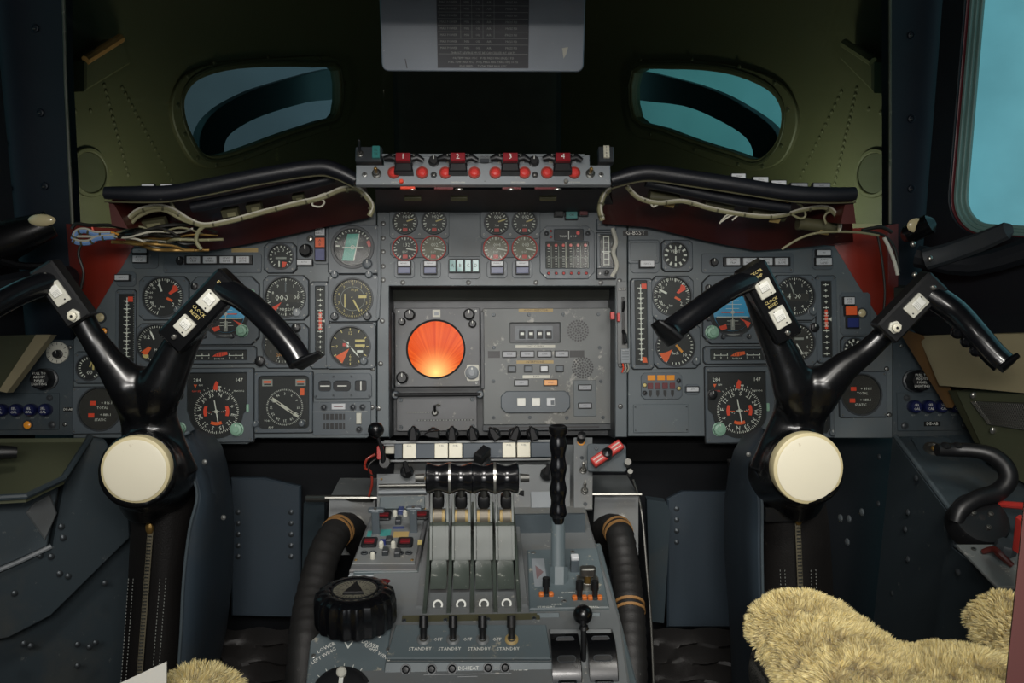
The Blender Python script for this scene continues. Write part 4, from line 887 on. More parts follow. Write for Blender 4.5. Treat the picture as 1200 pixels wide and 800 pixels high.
# ================================================================== CONTROL YOKES
def yoke(side, label, hub, stem, arms):
    """one-piece glossy casting (hub drum, stem, two arms), hub cap, hand grips, switch boxes"""
    hx,hy=hub; k=kpx(1.2)
    base=at(stem[0][0],stem[0][1],1.22)
    t=T('control_yoke',label,'control yoke',world=Matrix.Translation(base)); I=Matrix.Translation(-base)
    def A(x,y,Y=1.2): return I@at(x,y,Y)
    b=MB(1); up=(1,0,0)
    b.tube([A(x,y,1.22) for x,y,w in stem],[(w*k,19*k) for x,y,w in stem],'gloss_black',20,up=up)
    b.tube([A(hx,hy,1.16),A(stem[0][0],stem[0][1],1.26),A(stem[0][0]+ (5 if side<0 else -5),stem[0][1]-4,1.36)],[.051,.056,.056],'gloss_black',28)
    b.tube([A(hx+(6 if side<0 else -6),hy+8,1.2),A(hx+(10 if side<0 else -10),hy+45,1.24)],[.045,.03],'gloss_black',20)
    for arm in arms:
        x0,y0,r0=arm['path'][0]; sx=stem[-2][0]; arm['path']=[(x0*.4+sx*.6,y0+46,8),(x0*.7+sx*.3,y0+24,19)]+arm['path']
        b.tube([A(x,y,1.21) for x,y,r in arm['path']],[(r*k*1.08,r*k*.95) for x,y,r in arm['path']],'gloss_black',16)
    t.part('yoke_frame',None,me=baked(b,'yoke_frame',.0036,22,.5))
    # cream hub cap
    d=ray(hx,hy).normalized(); fr=Frame(hx,hy,1.155,8,2)
    X=I@fr.mat(fr.pt(hx,hy)); kk=fr.k(hx,hy); b=MB(1)
    b.lathe([(41*kk,-.012),(41.5*kk,0),(40.5*kk,.004),(37.5*kk,.0055)],'cream_rim',56,X=X); b.lathe([(37.3*kk,.003),(37*kk,.0062),(33*kk,.0072),(0,.0078)],'cream',56,X=X); t.part('hub_cap',b,'round cream hub cap')
    for arm in arms:
        P=[Vector(A(*p)) for p in arm['box']]                      # housing from joint to tip
        Yc=arm['box'][0][2]; ax=(P[1]-P[0]); L=ax.length; ax.normalize(); n=Vector((0,-1,.12)); n=(n-ax*n.dot(ax)).normalized(); u=ax.cross(n).normalized()   # u = across
        Xb=Matrix(((u.x,ax.x,n.x,P[0].x),(u.y,ax.y,n.y,P[0].y),(u.z,ax.z,n.z,P[0].z),(0,0,0,1)))
        if Vector(u).cross(ax).dot(n)<0: pass
        w=arm['w']*k; b=MB(1)
        b.poly(rrect(0,L/2,w,L+.012,.004,3),-.02,.008,'satin_black' if arm.get('flat') else 'gloss_black',.003,X=Xb)
        o=t.part('switch_housing',b)
        for it in arm['items']:
            kind,fy,wd,hh=it[:4]; b=MB(1); y=L*fy
            if kind=='rocker':
                ro=math.degrees(math.atan2(0,1)); b.rect(0,y,wd*k,hh*k,.008,.0115,'offwhite',.0015,.0008,X=Xb); b.rect(0,y+hh*k*.12,wd*k*.62,hh*k*.5,.0115,.0135,'white',.001,.0008,X=Xb)
                b.cyl(wd*k*.2,y-hh*k*.36,.0011,.0115,.0121,'mark_black',8,X=Xb); b.cyl(-wd*k*.2,y+hh*k*.4,.0011,.0115,.0121,'mark_black',8,X=Xb)
                for q in range(4): b.rect(0,y-hh*k*.05+q*.0016,wd*k*.45,.0004,.0135,.0137,'mark_dim',X=Xb)
                t.part('rocker_switch',b,'white rocker switch',parent=o)
            elif kind=='text':
                if arm.get('sw'): Xt=Xb@Matrix.Rotation(R(arm['sw']),4,'Z')
                for j,l in enumerate(it[4].split('\n')):
                    q=MB(1); q.text(l,0,0,hh*k,0,'mark_yellow')
                    b.add([(v.x,v.y,0) for v in q.v],q.f,'mark_yellow',Xb@Matrix.Translation((0,y-(j-.5)*hh*k*1.1*(-1 if arm.get('inv') else 1),.0083))@Matrix.Rotation(R(arm.get('trot',0)),4,'Z'))
                t.part('lettering',b,parent=o)
            elif kind=='button':
                b.lathe([(wd*k*.85,.008),(wd*k*.85,.011),(wd*k*.7,.012)],'offwhite',6,cy=y,X=Xb); b.lathe([(wd*k*.55,.012),(wd*k*.55,.017),(wd*k*.4,.018)],'btn_cream',20,cy=y,X=Xb); b.cyl(0,y,.0018,.018,.0184,'black',10,X=Xb)
                t.part('trim_button',b,'silver and cream button',parent=o)
            elif kind=='screw':
                b.lathe([(.0035,.008),(.0033,.0105),(.002,.0115)],'steel',10,cy=y,X=Xb); t.part('screw',b,parent=o)
        g=arm['grip']; b=MB(1); pts=[A(*p[:3]) for p in g]; rr=[p[3]*kpx(p[2]) for p in g]
        b.tube(pts,[(r,r*.9) for r in rr],'grip_black',20,res=5)
        e=pts[-1]; dd=(pts[-1]-pts[-2]).normalized()
        if arm.get('notch'):
            for f in (.45,.58,.71):
                pp=pts[0].lerp(pts[-1],f); b.ball(tuple(pp+Vector((-.009*(1 if side>0 else -1),-.004,-.010))),(.008,.010,.008),'grip_black',10)
        o=t.part('hand_grip',b)
        fl=arm['flange']; b=MB(1); a0=A(*fl[0]); a1=A(*fl[1]); r=fl[2]*kpx(1.1)
        b.tube([a0,a0.lerp(a1,.5),a1],[(r*1.35,r*.5),(r*1.2,r*.45),(r*.75,r*.3)],'gloss_black',18,up=tuple((dd.cross(a1-a0)).normalized()))
        t.part('grip_flange',b,parent=o)
    return t
yoke(-1,'glossy black ram-horn control yoke with cream hub cap on the left column',(160,550),[(186,556,50),(181,520,38),(174,488,34),(171,462,42),(170,444,50),(170,431,38)],
 [dict(path=[(152,452,24),(128,423,17),(108,395,14),(95,372,15),(75,340,15)],box=[(92,372,1.185),(52,316,1.185)],w=30,flat=1,trot=0,
    items=[('button',.06,9,9),('rocker',.52,17,26),('text',.52,3,5,''),('screw',.9,1,1)],
    grip=[(62,330,1.19,15),(30,340,1.16,15),(-12,362,1.12,15),(-60,395,1.08,15)],flange=[(-60,395,1.08),(-72,385,1.08),13]),
  dict(path=[(188,455,26),(202,425,22),(216,396,19),(238,362,17),(260,340,15)],box=[(203,398,1.185),(268,330,1.185)],w=36,trot=0,
    items=[('rocker',.26,18,20),('text',.47,3,5.6,'CLOCK\nRESET'),('rocker',.68,18,22),('text',.90,3,5.2,'EXCTR\nINHP'),('screw',.06,1,1)],
    grip=[(262,338,1.19,15),(290,354,1.165,14.5),(318,380,1.14,14.5),(342,408,1.12,14.5),(352,424,1.11,14.5)],flange=[(349,428,1.108),(376,414,1.105),11])])
yoke(1,'glossy black ram-horn control yoke with cream hub cap on the right column',(946,548),[(922,554,50),(928,520,40),(936,488,33),(943,462,37),(946,442,46),(947,430,34)],
 [dict(path=[(930,455,26),(920,425,22),(908,398,19),(894,365,17),(882,335,15)],box=[(922,392,1.185),(882,316,1.185)],w=34,trot=0,
    items=[('rocker',.28,19,24),('text',.50,3,5,'CLOCK\nRESET'),('rocker',.72,19,20),('text',.93,3,5,'EXCTR\nINHP'),('screw',.04,1,1)],
    grip=[(880,328,1.19,14),(852,340,1.165,14),(820,362,1.14,14),(790,384,1.12,14.5),(783,390,1.11,14.5)],flange=[(791,400,1.108),(768,378,1.105),11]),
  dict(path=[(965,452,26),(990,429,19),(1015,412,15),(1035,393,14),(1060,365,15)],box=[(1040,388,1.185),(1095,332,1.185)],w=32,flat=1,trot=0,
    items=[('button',.1,9,9),('rocker',.55,17,26),('screw',.92,1,1)],
    grip=[(1092,346,1.19,16),(1118,364,1.17,16),(1142,389,1.14,15.5),(1163,413,1.12,15),(1176,425,1.11,15)],flange=[(1172,432,1.108),(1193,416,1.105),11],notch=1)])
# ---------------------------------------------------------- column fairings with zipped boots
def fairing(label, blue, boot, zipx, ziptop, screwsp):
    """blue: outer/inner outline of curved side shell by rows [(y, xin, xout)], boot: [(y,x0,x1)]"""
    c=at(boot[0][1],boot[-1][0],1.32); t=T('control_column',label,'control column',world=Matrix.Translation(c)); I=Matrix.Translation(-c)
    b=MB(1); V=[];F=[];n=8; rows=[]
    for (y,xi,xo) in blue:
        q=[]
        for j in range(n+1):
            f=j/n; x=xi+(xo-xi)*f; Yd=1.25+.17*f**2.2
            q.append(I@at(x,y,Yd))
        q.append(I@at(xo+(-4 if xo>xi else 4),y,1.52)); rows.append(q)
    w=n+2
    for q in rows: V+=q
    for i in range(len(rows)-1):
        for j in range(w-1): F.append((i*w+j,i*w+j+1,(i+1)*w+j+1,(i+1)*w+j))
    o=len(V); V+=[v+Vector((0,.02,-.002)) for v in V[:o]]
    F+=[tuple(a+o for a in f)[::-1] for f in F]
    for i in range(len(rows)-1): F+=[(i*w,(i+1)*w,(i+1)*w+o,i*w+o),(i*w+w-1,i*w+w-1+o,(i+1)*w+w-1+o,(i+1)*w+w-1)]
    for j in range(w-1): F+=[(j,j+o,j+1+o,j+1)]
    b.add(V,F,'deep_blue'); sh=t.part('side_shell',b,'blue-grey curved side shell')
    # rolled edge bead along the inner edge
    b=MB(1); b.tube([I@at(xi,y,1.247) for y,xi,xo in blue],.0022,'panel_edge',8,res=4); t.part('edge_bead',b,parent=sh)
    for (x,y) in screwsp:
        b=MB(1); b.lathe([(.004,0),(.0035,.002),(0,.003)],'screw_light',10,X=Matrix.Translation(I@at(x,y,1.262))@Matrix.Rotation(R(90),4,'X')); t.part('screw',b,parent=sh)
    b=MB(1); V=[];F=[];w=9
    for (y,x0,x1) in boot:
        for j in range(w):
            f=j/(w-1); x=x0+(x1-x0)*f; bul=.035*math.sin(PI*f); V.append(I@at(x,y,1.30-bul+.004*math.sin(y*.21+j)))
    for i in range(len(boot)-1):
        for j in range(w-1): F.append((i*w+j,(i+1)*w+j,(i+1)*w+j+1,i*w+j+1))
    o=len(V); V+=[v+Vector((0,.16,0)) for v in V[:o]]; F2=[tuple(a+o for a in f)[::-1] for f in F]; m=len(boot)
    for i in range(m-1): F2+=[(i*w,i*w+o,(i+1)*w+o,(i+1)*w),(i*w+w-1,(i+1)*w+w-1,(i+1)*w+w-1+o,i*w+w-1+o)]
    for j in range(w-1): F2+=[(j,j+1,j+1+o,j+o),((m-1)*w+j,(m-1)*w+j+o,(m-1)*w+j+1+o,(m-1)*w+j+1)]
    b.add(V,[f[::-1] for f in F+F2],'leather'); t.part('boot',b,'dark leather boot')
    b=MB(1); y=ziptop; zp=[]; 
    while y<840:
        zp.append(I@at(zipx(y),y,1.2605)); y+=12
    b.tube(zp,[(.0042,.0016)]*len(zp),'zip',8,up=(1,0,0))
    for i in range(len(zp)-1):
        for q in range(3):
            p=zp[i].lerp(zp[i+1],q/3); b.add([(p.x-.003,p.y-.002,p.z-.0012),(p.x+.003,p.y-.002,p.z-.0012),(p.x+.003,p.y-.002,p.z+.0012),(p.x-.003,p.y-.002,p.z+.0012),(p.x,p.y-.004,p.z)],[(0,1,4),(1,2,4),(2,3,4),(3,0,4)],'steel_dark')
    z=t.part('zip',b,'brass coloured zip')
    b=MB(1); p=zp[0]; b.ball((p.x,p.y-.004,p.z+.003),(.006,.004,.009),'brass',10); t.part('zip_slider',b,parent=z)
    b=MB(1)
    for dx in (-.028,-.021,.018,.026):
        pts=[p+Vector((dx,.0+.0008*abs(dx)/.01,0)) for p in zp[5:]]
        for i in range(len(pts)-1):
            for q in range(3):
                a=pts[i].lerp(pts[i+1],q/3); b.ball((a.x,a.y+ (.003 if abs(dx)>.02 else .0015),a.z),(.0007,.0012,.0016),'mark_dim',6)
    t.part('stitching',b); return t
cl=fairing('left control column cover with a blue-grey curved shell and zipped dark boot',
  [(506,222,228),(512,214,246),(525,218,256),(545,222,262),(580,231,268),(620,222,271),(680,215,269),(740,212,262),(800,208,250),(830,207,246)],
  [(575,150,228),(615,153,222),(680,150,216),(740,146,213),(800,142,210),(835,140,208)],lambda y:176-(y-625)*.075,620,[(240,541),(262,606)])
cr=fairing('right control column cover with a blue-grey curved shell and zipped dark boot',
  [(504,898,893),(512,902,875),(530,892,864),(550,888,858),(590,893,853),(640,893,852),(700,894,856),(760,896,860),(830,897,862)],
  [(575,885,965),(615,893,972),(680,893,976),(740,895,978),(800,895,980),(835,895,980)],lambda y:935+(y-614)*.04,610,[(877,532)])
b=MB(1); b.rect(0,0,.045,.022,0,.004,'black',.002,.001); solo('fairing_label','small black rectangular plate on the boot of the right column','plate',b,Matrix.Translation(at(914,602,1.245))@Matrix.Rotation(R(85),4,'X'))
# ================================================================== CENTRE PEDESTAL
ZD=-.515
DF=Frame(0,0,1,90,org=(0,1.2,ZD))                  # horizontal deck, x right, y forward, z up
def deck(x,y): p=atz(x,y,ZD); return p
# body
PW=.172
b=MB(1)
t_ped=T('centre_pedestal','grey metal centre pedestal carrying the throttle levers between the yokes','pedestal',world=Matrix.Translation((0,1.1,-1.15)))
I=Matrix.Translation((0,-1.1,1.15))
def side_prism(b,prof,x0,x1,m,ch=0):
    """profile in (Y,Z) swept along x"""
    X=Matrix(((0,0,1,0),(1,0,0,0),(0,1,0,0),(0,0,0,1)))
    b.poly(prof,x0,x1,m,ch,X=X)
# slopes: rises to the panel at the back, falls to the front
zt=at(560,518,1.52).z
b.X=I; side_prism(b,[(1.50,-1.149),(1.50,ZD-.02),(1.535,zt-.012),(1.50,zt),(1.40,ZD+.012),(1.30,ZD),(1.005,ZD),(.955,ZD-.03),(.90,ZD-.055),(.80,ZD-.07),(.80,-1.149)],-PW+.03,PW-.005,'ped_grey',.003)
t_ped.part('body',b)
b=MB(1); b.X=I; side_prism(b,[(1.31,-1.149),(1.31,ZD-.03),(.80,ZD-.09),(.80,-1.149)],-PW-.012,-PW+.0299,'ped_teal',.002); t_ped.part('side_skirt',b); b=MB(1); b.X=I; side_prism(b,[(1.31,-1.149),(1.31,ZD-.03),(.80,ZD-.09),(.80,-1.149)],PW-.0049,PW+.012,'ped_teal',.002); t_ped.part('side_skirt',b)
# --- cross strip under the panel: black rotary switches and cream buttons
SF=Frame(560,528,1.44,20)
def swrow():
    t=T('switch_strip','blue-grey strip with cream push buttons across the head of the pedestal','switch strip',SF,548,528); cx,cy=548,528
    for x0,x1 in ((463,472),(488,510),(543,590),(622,650)):
        b=t.mb(); b.rect((x0+x1)/2-cx,0,x1-x0,17,0,6,'blue_panel' if 0 else 'deep_blue',.6,.5); t.part('spacer_block',b)
    for i,x in enumerate((480.5,517.5,534,596.5,613.5)):
        b=t.mb(); b.rect(x-cx,0,15.4,17,0,8,'btn_cream',.8,.6); b.text('FUEL',x-cx,5.6,2.8,8.05,'mark_black'); t.part('push_button',b,'cream push button')
    b=t.mb(); b.rect(0,-11,206,2.5,-4,3,'ped_grey',.4,.3); b.rect(0,10.5,206,3,-4,2,'ped_grey',.4,.3); t.part('rail',b)
swrow()
KF=Frame(560,514,1.455,12)
for i,(x,s) in enumerate(((485,0),(508,1),(530,0),(554,0),(579,2),(603,2),(624,0))):
    w=('leftmost of the row under the radar','second from left, flat-topped, under the radar','third from left under the radar','fourth from left, beside the unit tray','fifth from left, under the unit tray','sixth from left, under the unit tray','rightmost, beside the tall grip')[i]
    t=T('rotary_switch','black pointed rotary switch on the pedestal head, '+w,'rotary switch',KF,x,508,'black rotary switches along the pedestal head',k=KF.k(x,508)*1.2); b=t.mb()
    b.lathe([(6.4,0),(6,3),(4,5)],'satin_black',18)
    b.X=Matrix.Rotation(R((0,90,0,10,35,-20,15)[i]),4,'Z'); b.poly([(-4,-6),(4,-6),(3,4),(1.2,8),(-1.2,8),(-3,4)],2,14,'knob_black',1)
    t.part('knob',b)
for x,y,w in ((477,553,'left of the throttle grips'),(641,556,'right of the throttle grips'),(612,580,'below the right throttle grip')):
    t=T('rotary_switch','black pointed rotary switch on the sloped pedestal head, '+w,'rotary switch',Frame(x,y,1.40,50),x,y); b=t.mb(); b.lathe([(8,0),(7.6,4),(5,6)],'satin_black',18); b.X=Matrix.Rotation(R(20 if x<600 else -15),4,'Z'); b.poly([(-3.4,-8),(3.4,-8),(2.4,8),(-2.4,8)],3,13,'knob_black',1); t.part('knob',b)
t=T('rotary_switch','larger tilted black rotary knob behind the middle throttle grips','rotary switch',Frame(564,540,1.40,60),565,540); b=t.mb(); b.lathe([(10,0),(10,4),(8,6)],'satin_black',18); b.X=Matrix.Rotation(R(-35),4,'Z'); b.poly([(-6,-9),(6,-9),(5,10),(-5,10)],3,18,'knob_black',2); t.part('knob',b)
# sloped head plates left and right + clear strip + switch column
HF=Frame(560,565,1.40,42)
def hplate(name,label,cat,x0,y0,x1,y1,m,th=3,F=HF):
    cx,cy=(x0+x1)/2,(y0+y1)/2; t=T(name,label,cat,F,cx,cy); b=MB(1); org=F.pt(cx,cy)
    b.poly([F.loc(x,y,org) for x,y in ((x0,y1),(x1,y1),(x1,y0),(x0,y0))],0,th*t.k,m,.0006); t.part('plate',b); return t
t=hplate('tape_reel_cover','grey cover with two clear tubular strips, left of the throttle grips','cover',442,556,503,598,'ped_grey')
for y,m in ((-2,'steel_dark'),(-10,'light_grey')):
    b=t.mb(); b.tube([(-28,y+8,6),(28,y+8,6)],2.6,m,10); t.part('tube',b)
b=t.mb(); b.rect(0,-14*t.sy,52,14*t.sy,3,7,'ped_teal',1,.6); t.part('raised_cover',b); screws(t,[(-26,-22),(26,-22),(-26,16),(26,16)],1.5,'brass',3)
t=hplate('switch_column','narrow grey plate with toggle switches right of the tall black grip','switch panel',672,514,694,598,'ped_grey',4)
for y,kd in ((508,'b'),(538,'s'),(553,'t'),(577,'t'),(592,'s')):
    u,v=HF.loc(683,max(y,517)); 
    p=HF.pt(683,max(y,517)); q=HF.loc(683,max(y,517),HF.pt(683,556)); yy=q[1]/t.k
    if kd=='s': screws(t,[(0,yy)],2.4,'screw',4)
    elif kd=='t': toggle(t,0,yy,3.6,9,30,'steel',4)
    else: 
        b=t.mb(); b.ring(0,yy-3,3,4.4,4,5,'mark_amber'); b.lathe([(5,5),(5,9),(3,14),(5,17),(0,19)],'satin_black',14,0,yy); t.part('knob',b)
t=hplate('head_plate','plain worn grey plate on the sloped pedestal head behind the throttle levers','plate',505,545,668,600,'ped_grey',2.2); screws(t,[(70,20),(-70,20)],2,'screw',2.2)
b=t.mb(); b.rect(48,-16,26,20,2.2,5,'light_grey',1,.5); b.rect(68,-18,5,12,2.2,5,'black',.5,.2); t.part('raised_block',b)
b=MB(1); t=T('cross_bar','dark horizontal bar with stencilled marking right of the throttle levers','bar',Frame(640,628,1.28,8),640,628); b=t.mb(); b.rect(4,14,84,22,-8,0,'side_paint',.6,.5); b.rect(0,-9,80,20,-6,3,'side_paint',.6,.5); b.rect(0,2,84,2.4,-4,3.4,'black'); b.text('WWW-RD97',-6,-8,5,3.1,'mark_black'); t.part('bar',b)
# --- throttle levers ---------------------------------------------------------
def lev(x, label, grp):
    """x pixel at row 640"""
    c=at(x,700,1.07); t=T('throttle_lever',label,'throttle lever',world=Matrix.Translation((c.x,c.y,ZD)),group=grp); J=Matrix.Translation((-c.x,-c.y,-ZD)); X0=c.x
    def pr(rows,th):  # rows: (py, Y) front face, thickness th back
        P=[(at(x,y,Y).y,at(x,y,Y).z) for y,Y in rows]; B=[(a+th,z+th*.25) for a,z in P]; return P+B[::-1]
    rows=[(706,1.065),(690,1.075),(672,1.10),(650,1.12),(632,1.130),(618,1.135)]
    w=.0106
    b=MB(1); b.X=J; side_prism(b,pr(rows[1:],.018),X0-w*.97,X0+w*.97,'lever_grey',.001); t.part('lever_arm',b)
    b=MB(1); b.X=J
    up=[(y,Y-.004) for y,Y in [(656,1.118),(648,1.121),(632,1.130),(616,1.136)]]
    side_prism(b,pr(up,.012),X0-w*1.02,X0+w*1.02,'lever_grey',.0015)
    for s in (-1,1): side_prism(b,pr([(y,Y-.003) for y,Y in up],.006),X0+s*w-.0018,X0+s*w+.0018,'lever_grey',.0006)
    t.part('lever_shroud',b)
    b=MB(1); b.X=J
    for s in (-1,1): side_prism(b,pr([(612,1.136),(600,1.142),(582,1.146),(572,1.15)],.02),X0+s*w-.0016,X0+s*w+.0016,'lever_grey',.0006)
    t.part('yoke_plate',b)
    b=MB(1); p=at(x,605,1.150); q=J@p; b.tube([q+Vector((-w*.85,0,0)),q+Vector((w*.85,0,0))],.0095,'tan_label',16); b.tube([q+Vector((-w*.5,0,0)),q+Vector((w*.5,0,0))],.0115,'roller_steel',20); t.part('roller',b,'brass and steel roller')
    b=MB(1); p=J@at(x,586,1.155); b.ball(p,(.0082,.010,.0095),'satin_black',14,e=.45); t.part('pawl',b)
    b=MB(1); b.X=J; p=at(x,572,1.15); q=at(x,565,1.15); b.tube([p+Vector((0,0,-.012)),q],[.005,.005],'steel_dark',10)
    t.part('stem',b)
    # grip: waisted roller lying across
    b=MB(1); b.X=J; g=at(x,560,1.145); L=.0158; X=Matrix.Translation(g)@Matrix.Rotation(R(90),4,'Y')
    b.lathe([(0,-L),(.0185,-L),(.0203,-L+.0018),(.0196,-L*.66),(.0172,-L*.28),(.0164,0),(.0172,L*.28),(.0196,L*.66),(.0203,L-.0018),(.0185,L),(0,L)],'grip_black',36,X=X)
    t.part('grip',b); return t,J
gr='throttle levers in the middle of the pedestal'
XL=(513.5,540.5,567,593.5)
for x,l in zip(XL,('grey throttle lever with black roller grip, leftmost of the four','grey throttle lever with black roller grip, second from the left','grey throttle lever with black roller grip, third from the left','grey throttle lever with black roller grip, rightmost of the four')):
    t,J=lev(x,l,gr)
    if x<520 or x>580:
        s=-1 if x<520 else 1; b=MB(1); b.X=J; g=at(x+s*16,560,1.145); b.tube([g,g+Vector((s*.012,0,0))],[.006,.005],'steel_dark',12); t.part('end_knob',b)
    else: pass
    if x in (513.5,593.5):
        s=1 if x<520 else -1; b=MB(1); b.X=J; g=at(x+s*13.8,560,1.145); b.tube([g+Vector((-.0016,0,0)),g+Vector((.0016,0,0))],.0207,'steel',28); t.part('collar',b,'steel collar')
# quadrant plates with slots and end stops
c=deck(555,700)
t=T('throttle_quadrant','grey slotted quadrant base with white arc marks under the throttle levers','quadrant',world=Matrix.Translation((c.x,c.y,ZD)))
J=Matrix.Translation((-c.x,-c.y,-ZD))
b=MB(1); b.X=J; xa=deck(487,718).x; xb=deck(620,718).x
side_prism(b,[(1.045,ZD),(1.045,ZD+.003),(1.075,ZD+.003),(1.10,ZD+.006),(1.2,ZD+.010),(1.30,ZD+.010),(1.30,ZD)],xa,xb,'ped_grey',.001); t.part('base',b)
for i,x in enumerate((500,527,553.5,580,607)):
    b=MB(1); b.X=J; X0=deck(x,700).x; side_prism(b,[(1.030,ZD),(1.030,ZD+.006),(1.075,ZD+.014),(1.11,ZD+.026),(1.16,ZD+.045),(1.28,ZD+.05),(1.28,ZD)],X0-.0024,X0+.0024,'lever_grey',.0008); t.part('guide_rail',b)
for x in XL:
    b=MB(1); b.X=J; p=at(x,712,1.04); X0=p.x
    side_prism(b,[(1.028,ZD),(1.028,ZD+.007),(1.066,ZD+.010),(1.066,ZD)],X0-.0108,X0+.0108,'ped_grey',.0008)
    fz=Matrix.Translation((X0,1.034,ZD+.009))@Matrix.Rotation(R(62),4,'X')
    t.part('end_stop',b); b=MB(1); b.X=J; b.ring(0,0,.004,.0062,0,.0012,'mark',20)
    b.v=[J@(fz@(J.inverted()@v)) for v in b.v]; t.part('arc_mark',b,'white arc')
# --- reverser / trim toggle panel
TF=Frame(552,750,.985,62)
t=T('standby_switch_panel','blue-grey sloping panel with four stubby toggles marked STANDBY and OFF','switch panel',TF,552,752); b=MB(1); org=TF.pt(552,752)
P=lambda pts,F=TF,o=org:[F.loc(x,y,o) for x,y in pts]
b.poly(P([(452,773),(646,773),(640,733),(464,733)]),-.012,.003,'ped_teal',.001); t.part('plate',b)
for i,x in enumerate((496.5,531,565.5,599.5)):
    u,v=TF.loc(x,751,org); u/=t.k; v/=t.k
    b=t.mb(); b.lathe([(8,2),(8,4),(6.4,5.5),(4,6.4)],'tan_label' if i==3 else 'ped_grey',20,u,v); b.ring(u,v,3.2,5,6,7,'steel_dark',16,.3)
    a=R(48); q=Vector((u,v,5)); e=q+Vector((0,26*math.sin(a),26*math.cos(a))); b.tube([q,q.lerp(e,.45),q.lerp(e,.5),e],[3.4,4.2,5.2,5.0],'satin_black' if i<3 else 'rubber',14)
    t.part('toggle_switch',b); b=t.mb(); u2,v2=TF.loc(x-4,762,org); b.text('STANDBY',u2/t.k,v2/t.k,6,.0034/t.k,'white'); 
    if i<3: u3,v3=TF.loc(x+17,751,org); b.text('OFF',u3/t.k,v3/t.k,6,.0034/t.k,'white')
    t.part('lettering',b)
for x,y in ((474,752),(621,740)): u,v=TF.loc(x,y,org); screws(t,[(u/t.k,v/t.k)],4,'screw_light',2)
t=T('mounting_rail','worn brown metal rail between throttle quadrant and toggle panel','rail',Frame(552,725,1.015,70),552,727); b=t.mb(); b.rect(0,0,162,17,-4,2,'relay',.6,.5); t.part('rail',b); screws(t,[(-78,0),(74,0),(-30,0),(20,0)],2.6,'screw',2)
BF=Frame(552,785,.955,28)
t=T('de_heat_panel','blue-grey front panel lettered DE-HEAT and LIGHT TEST with a dark window and round knobs','control panel',BF,550,787); b=MB(1); org=BF.pt(550,787)
b.poly(P([(444,830),(652,830),(648,775),(452,775)],BF,org),-.01,.003,'ped_teal',.001); t.part('plate',b)
b=t.mb(); b.rect(-2,-12,104,22,3,6,'ped_grey',1,.8); b.rect(-2,-12,96,15,6,6.6,'black',.6); b.rect(-2,-7,24,6,6.6,8,'ped_grey',.6,.4); b.rect(-2,-13,78,1.4,6.6,7,'red_dark'); t.part('window_frame',b)
b=t.mb(); b.text('DE-HEAT',-1,4,6,3.7,'mark'); t.part('lettering',b); b=t.mb(); b.text('LIGHT',60,-1,6,3.7,'mark'); b.text('TEST',60,-8,6,3.7,'mark'); t.part('lettering',b)
for x in (-74,-44,-20,22,42): led(t,x,4,5,'satin_black',2,4,name='knob')
led(t,56,-19,6,'satin_black',2,4,name='knob')
# --- tall black gripped handle
c=deck(654,690)
t=T('visor_handle','tall black wavy-gripped handle on a grey shaft, right of the throttle levers','handle',world=Matrix.Translation((c.x,c.y,ZD))); J=Matrix.Translation((-c.x,-c.y,-ZD))
b=MB(1); b.X=J; b.tube([at(654,694,1.085),at(654,660,1.10),at(654,606,1.115)],[(.0092,.006)]*3,'ped_teal',14,up=(1,0,0))
t.part('shaft',b); b=MB(1); b.X=J; b.tube([at(655,694,1.08),at(655,664,1.094)],[(.0115,.006)]*2,'ped_teal',6,up=(1,0,0)); b.v=b.v; t.part('shaft_foot',b)
b=MB(1); b.X=J; n=34; pts=[];rr=[]
for i in range(n+1):
    f=i/n; y=612+(504-612)*f; pts.append(at(654,y,1.115+.006*f)); rr.append((.0102+.0011*math.sin(f*PI*8.2-1.2)) if .06<f<.95 else (.0086 if f<=.06 else .0102))
b.tube(pts,rr,'grip_black',24); e=pts[-1]; b.lathe([(.0112,-.004),(.0122,.0),(.0122,.004),(.010,.0055),(.006,.0045),(0,.004)],'gloss_black',24,X=Matrix.Translation(e)); t.part('grip',b)
# gate plate for the handle with orange based toggles
VF=Frame(672,695,1.07,82)
t=T('gate_plate','blue-grey plate with three black toggles on orange bases around the foot of the tall handle','switch panel',VF,672,690); org=VF.pt(672,690); b=MB(1)
b.poly(P([(620,718),(714,716),(700,646),(618,648)],VF,org),-.004,.006,'ped_teal',.0014); t.part('plate',b)
def uv(x,y,F=VF,o=None,k=None): u,v=F.loc(x,y,o or org); return u/(k or t.k),v/(k or t.k)
for i,(x,y) in enumerate(((640,702),(679,706),(697,706))):
    u,v=uv(x,y); z=.006/t.k; b=t.mb(); b.rect(u-5.5,v,6,7,z,z+3.5,'orange_base',2,1); b.rect(u+5.5,v,6,7,z,z+3.5,'orange_base',2,1); b.cyl(u,v,4,z,z+3,'bezel_dark',14); t.part('switch_base',b,'orange base')
    b=t.mb(); b.tube([(u,v,z+2),(u,v+2,z+9),(u,v+3,z+9.5),(u,v+5,z+20)],[2.8,3.4,4.4,4.2],'satin_black',14); t.part('toggle_switch',b)
u,v=uv(632,675); z=.006/t.k; b=t.mb(); b.rect(u,v,15,60,z,z+.3,'mark_dim' if 0 else 'light_grey'); b.flat([(u-4,v-15),(u+5,v),(u-4,v+15)],z+.4,'faded_red'); t.part('decal',b,'faded red arrow decal')
u,v=uv(673,672); b=t.mb(); b.rect(u,v,10,12,z,z+16,'btn_white' if 0 else 'bezel',1,.5); b.rect(u,v,9,10,z+16,z+19,'btn_white',.8,.6); t.part('push_button',b,'white topped push button')
u,v=uv(688,690); b=t.mb(); b.cyl(u,v,4,z,z+14,'brass',14); b.poly(rrect(u,v,18,10,3),z+14,z+24,'steel_dark',1.5); t.part('latch',b,'brown metal latch')
b=t.mb(); b.ring(u,v,11,13,z,z+9,'steel',24,.4); t.part('guard_ring',b)
b=t.mb()
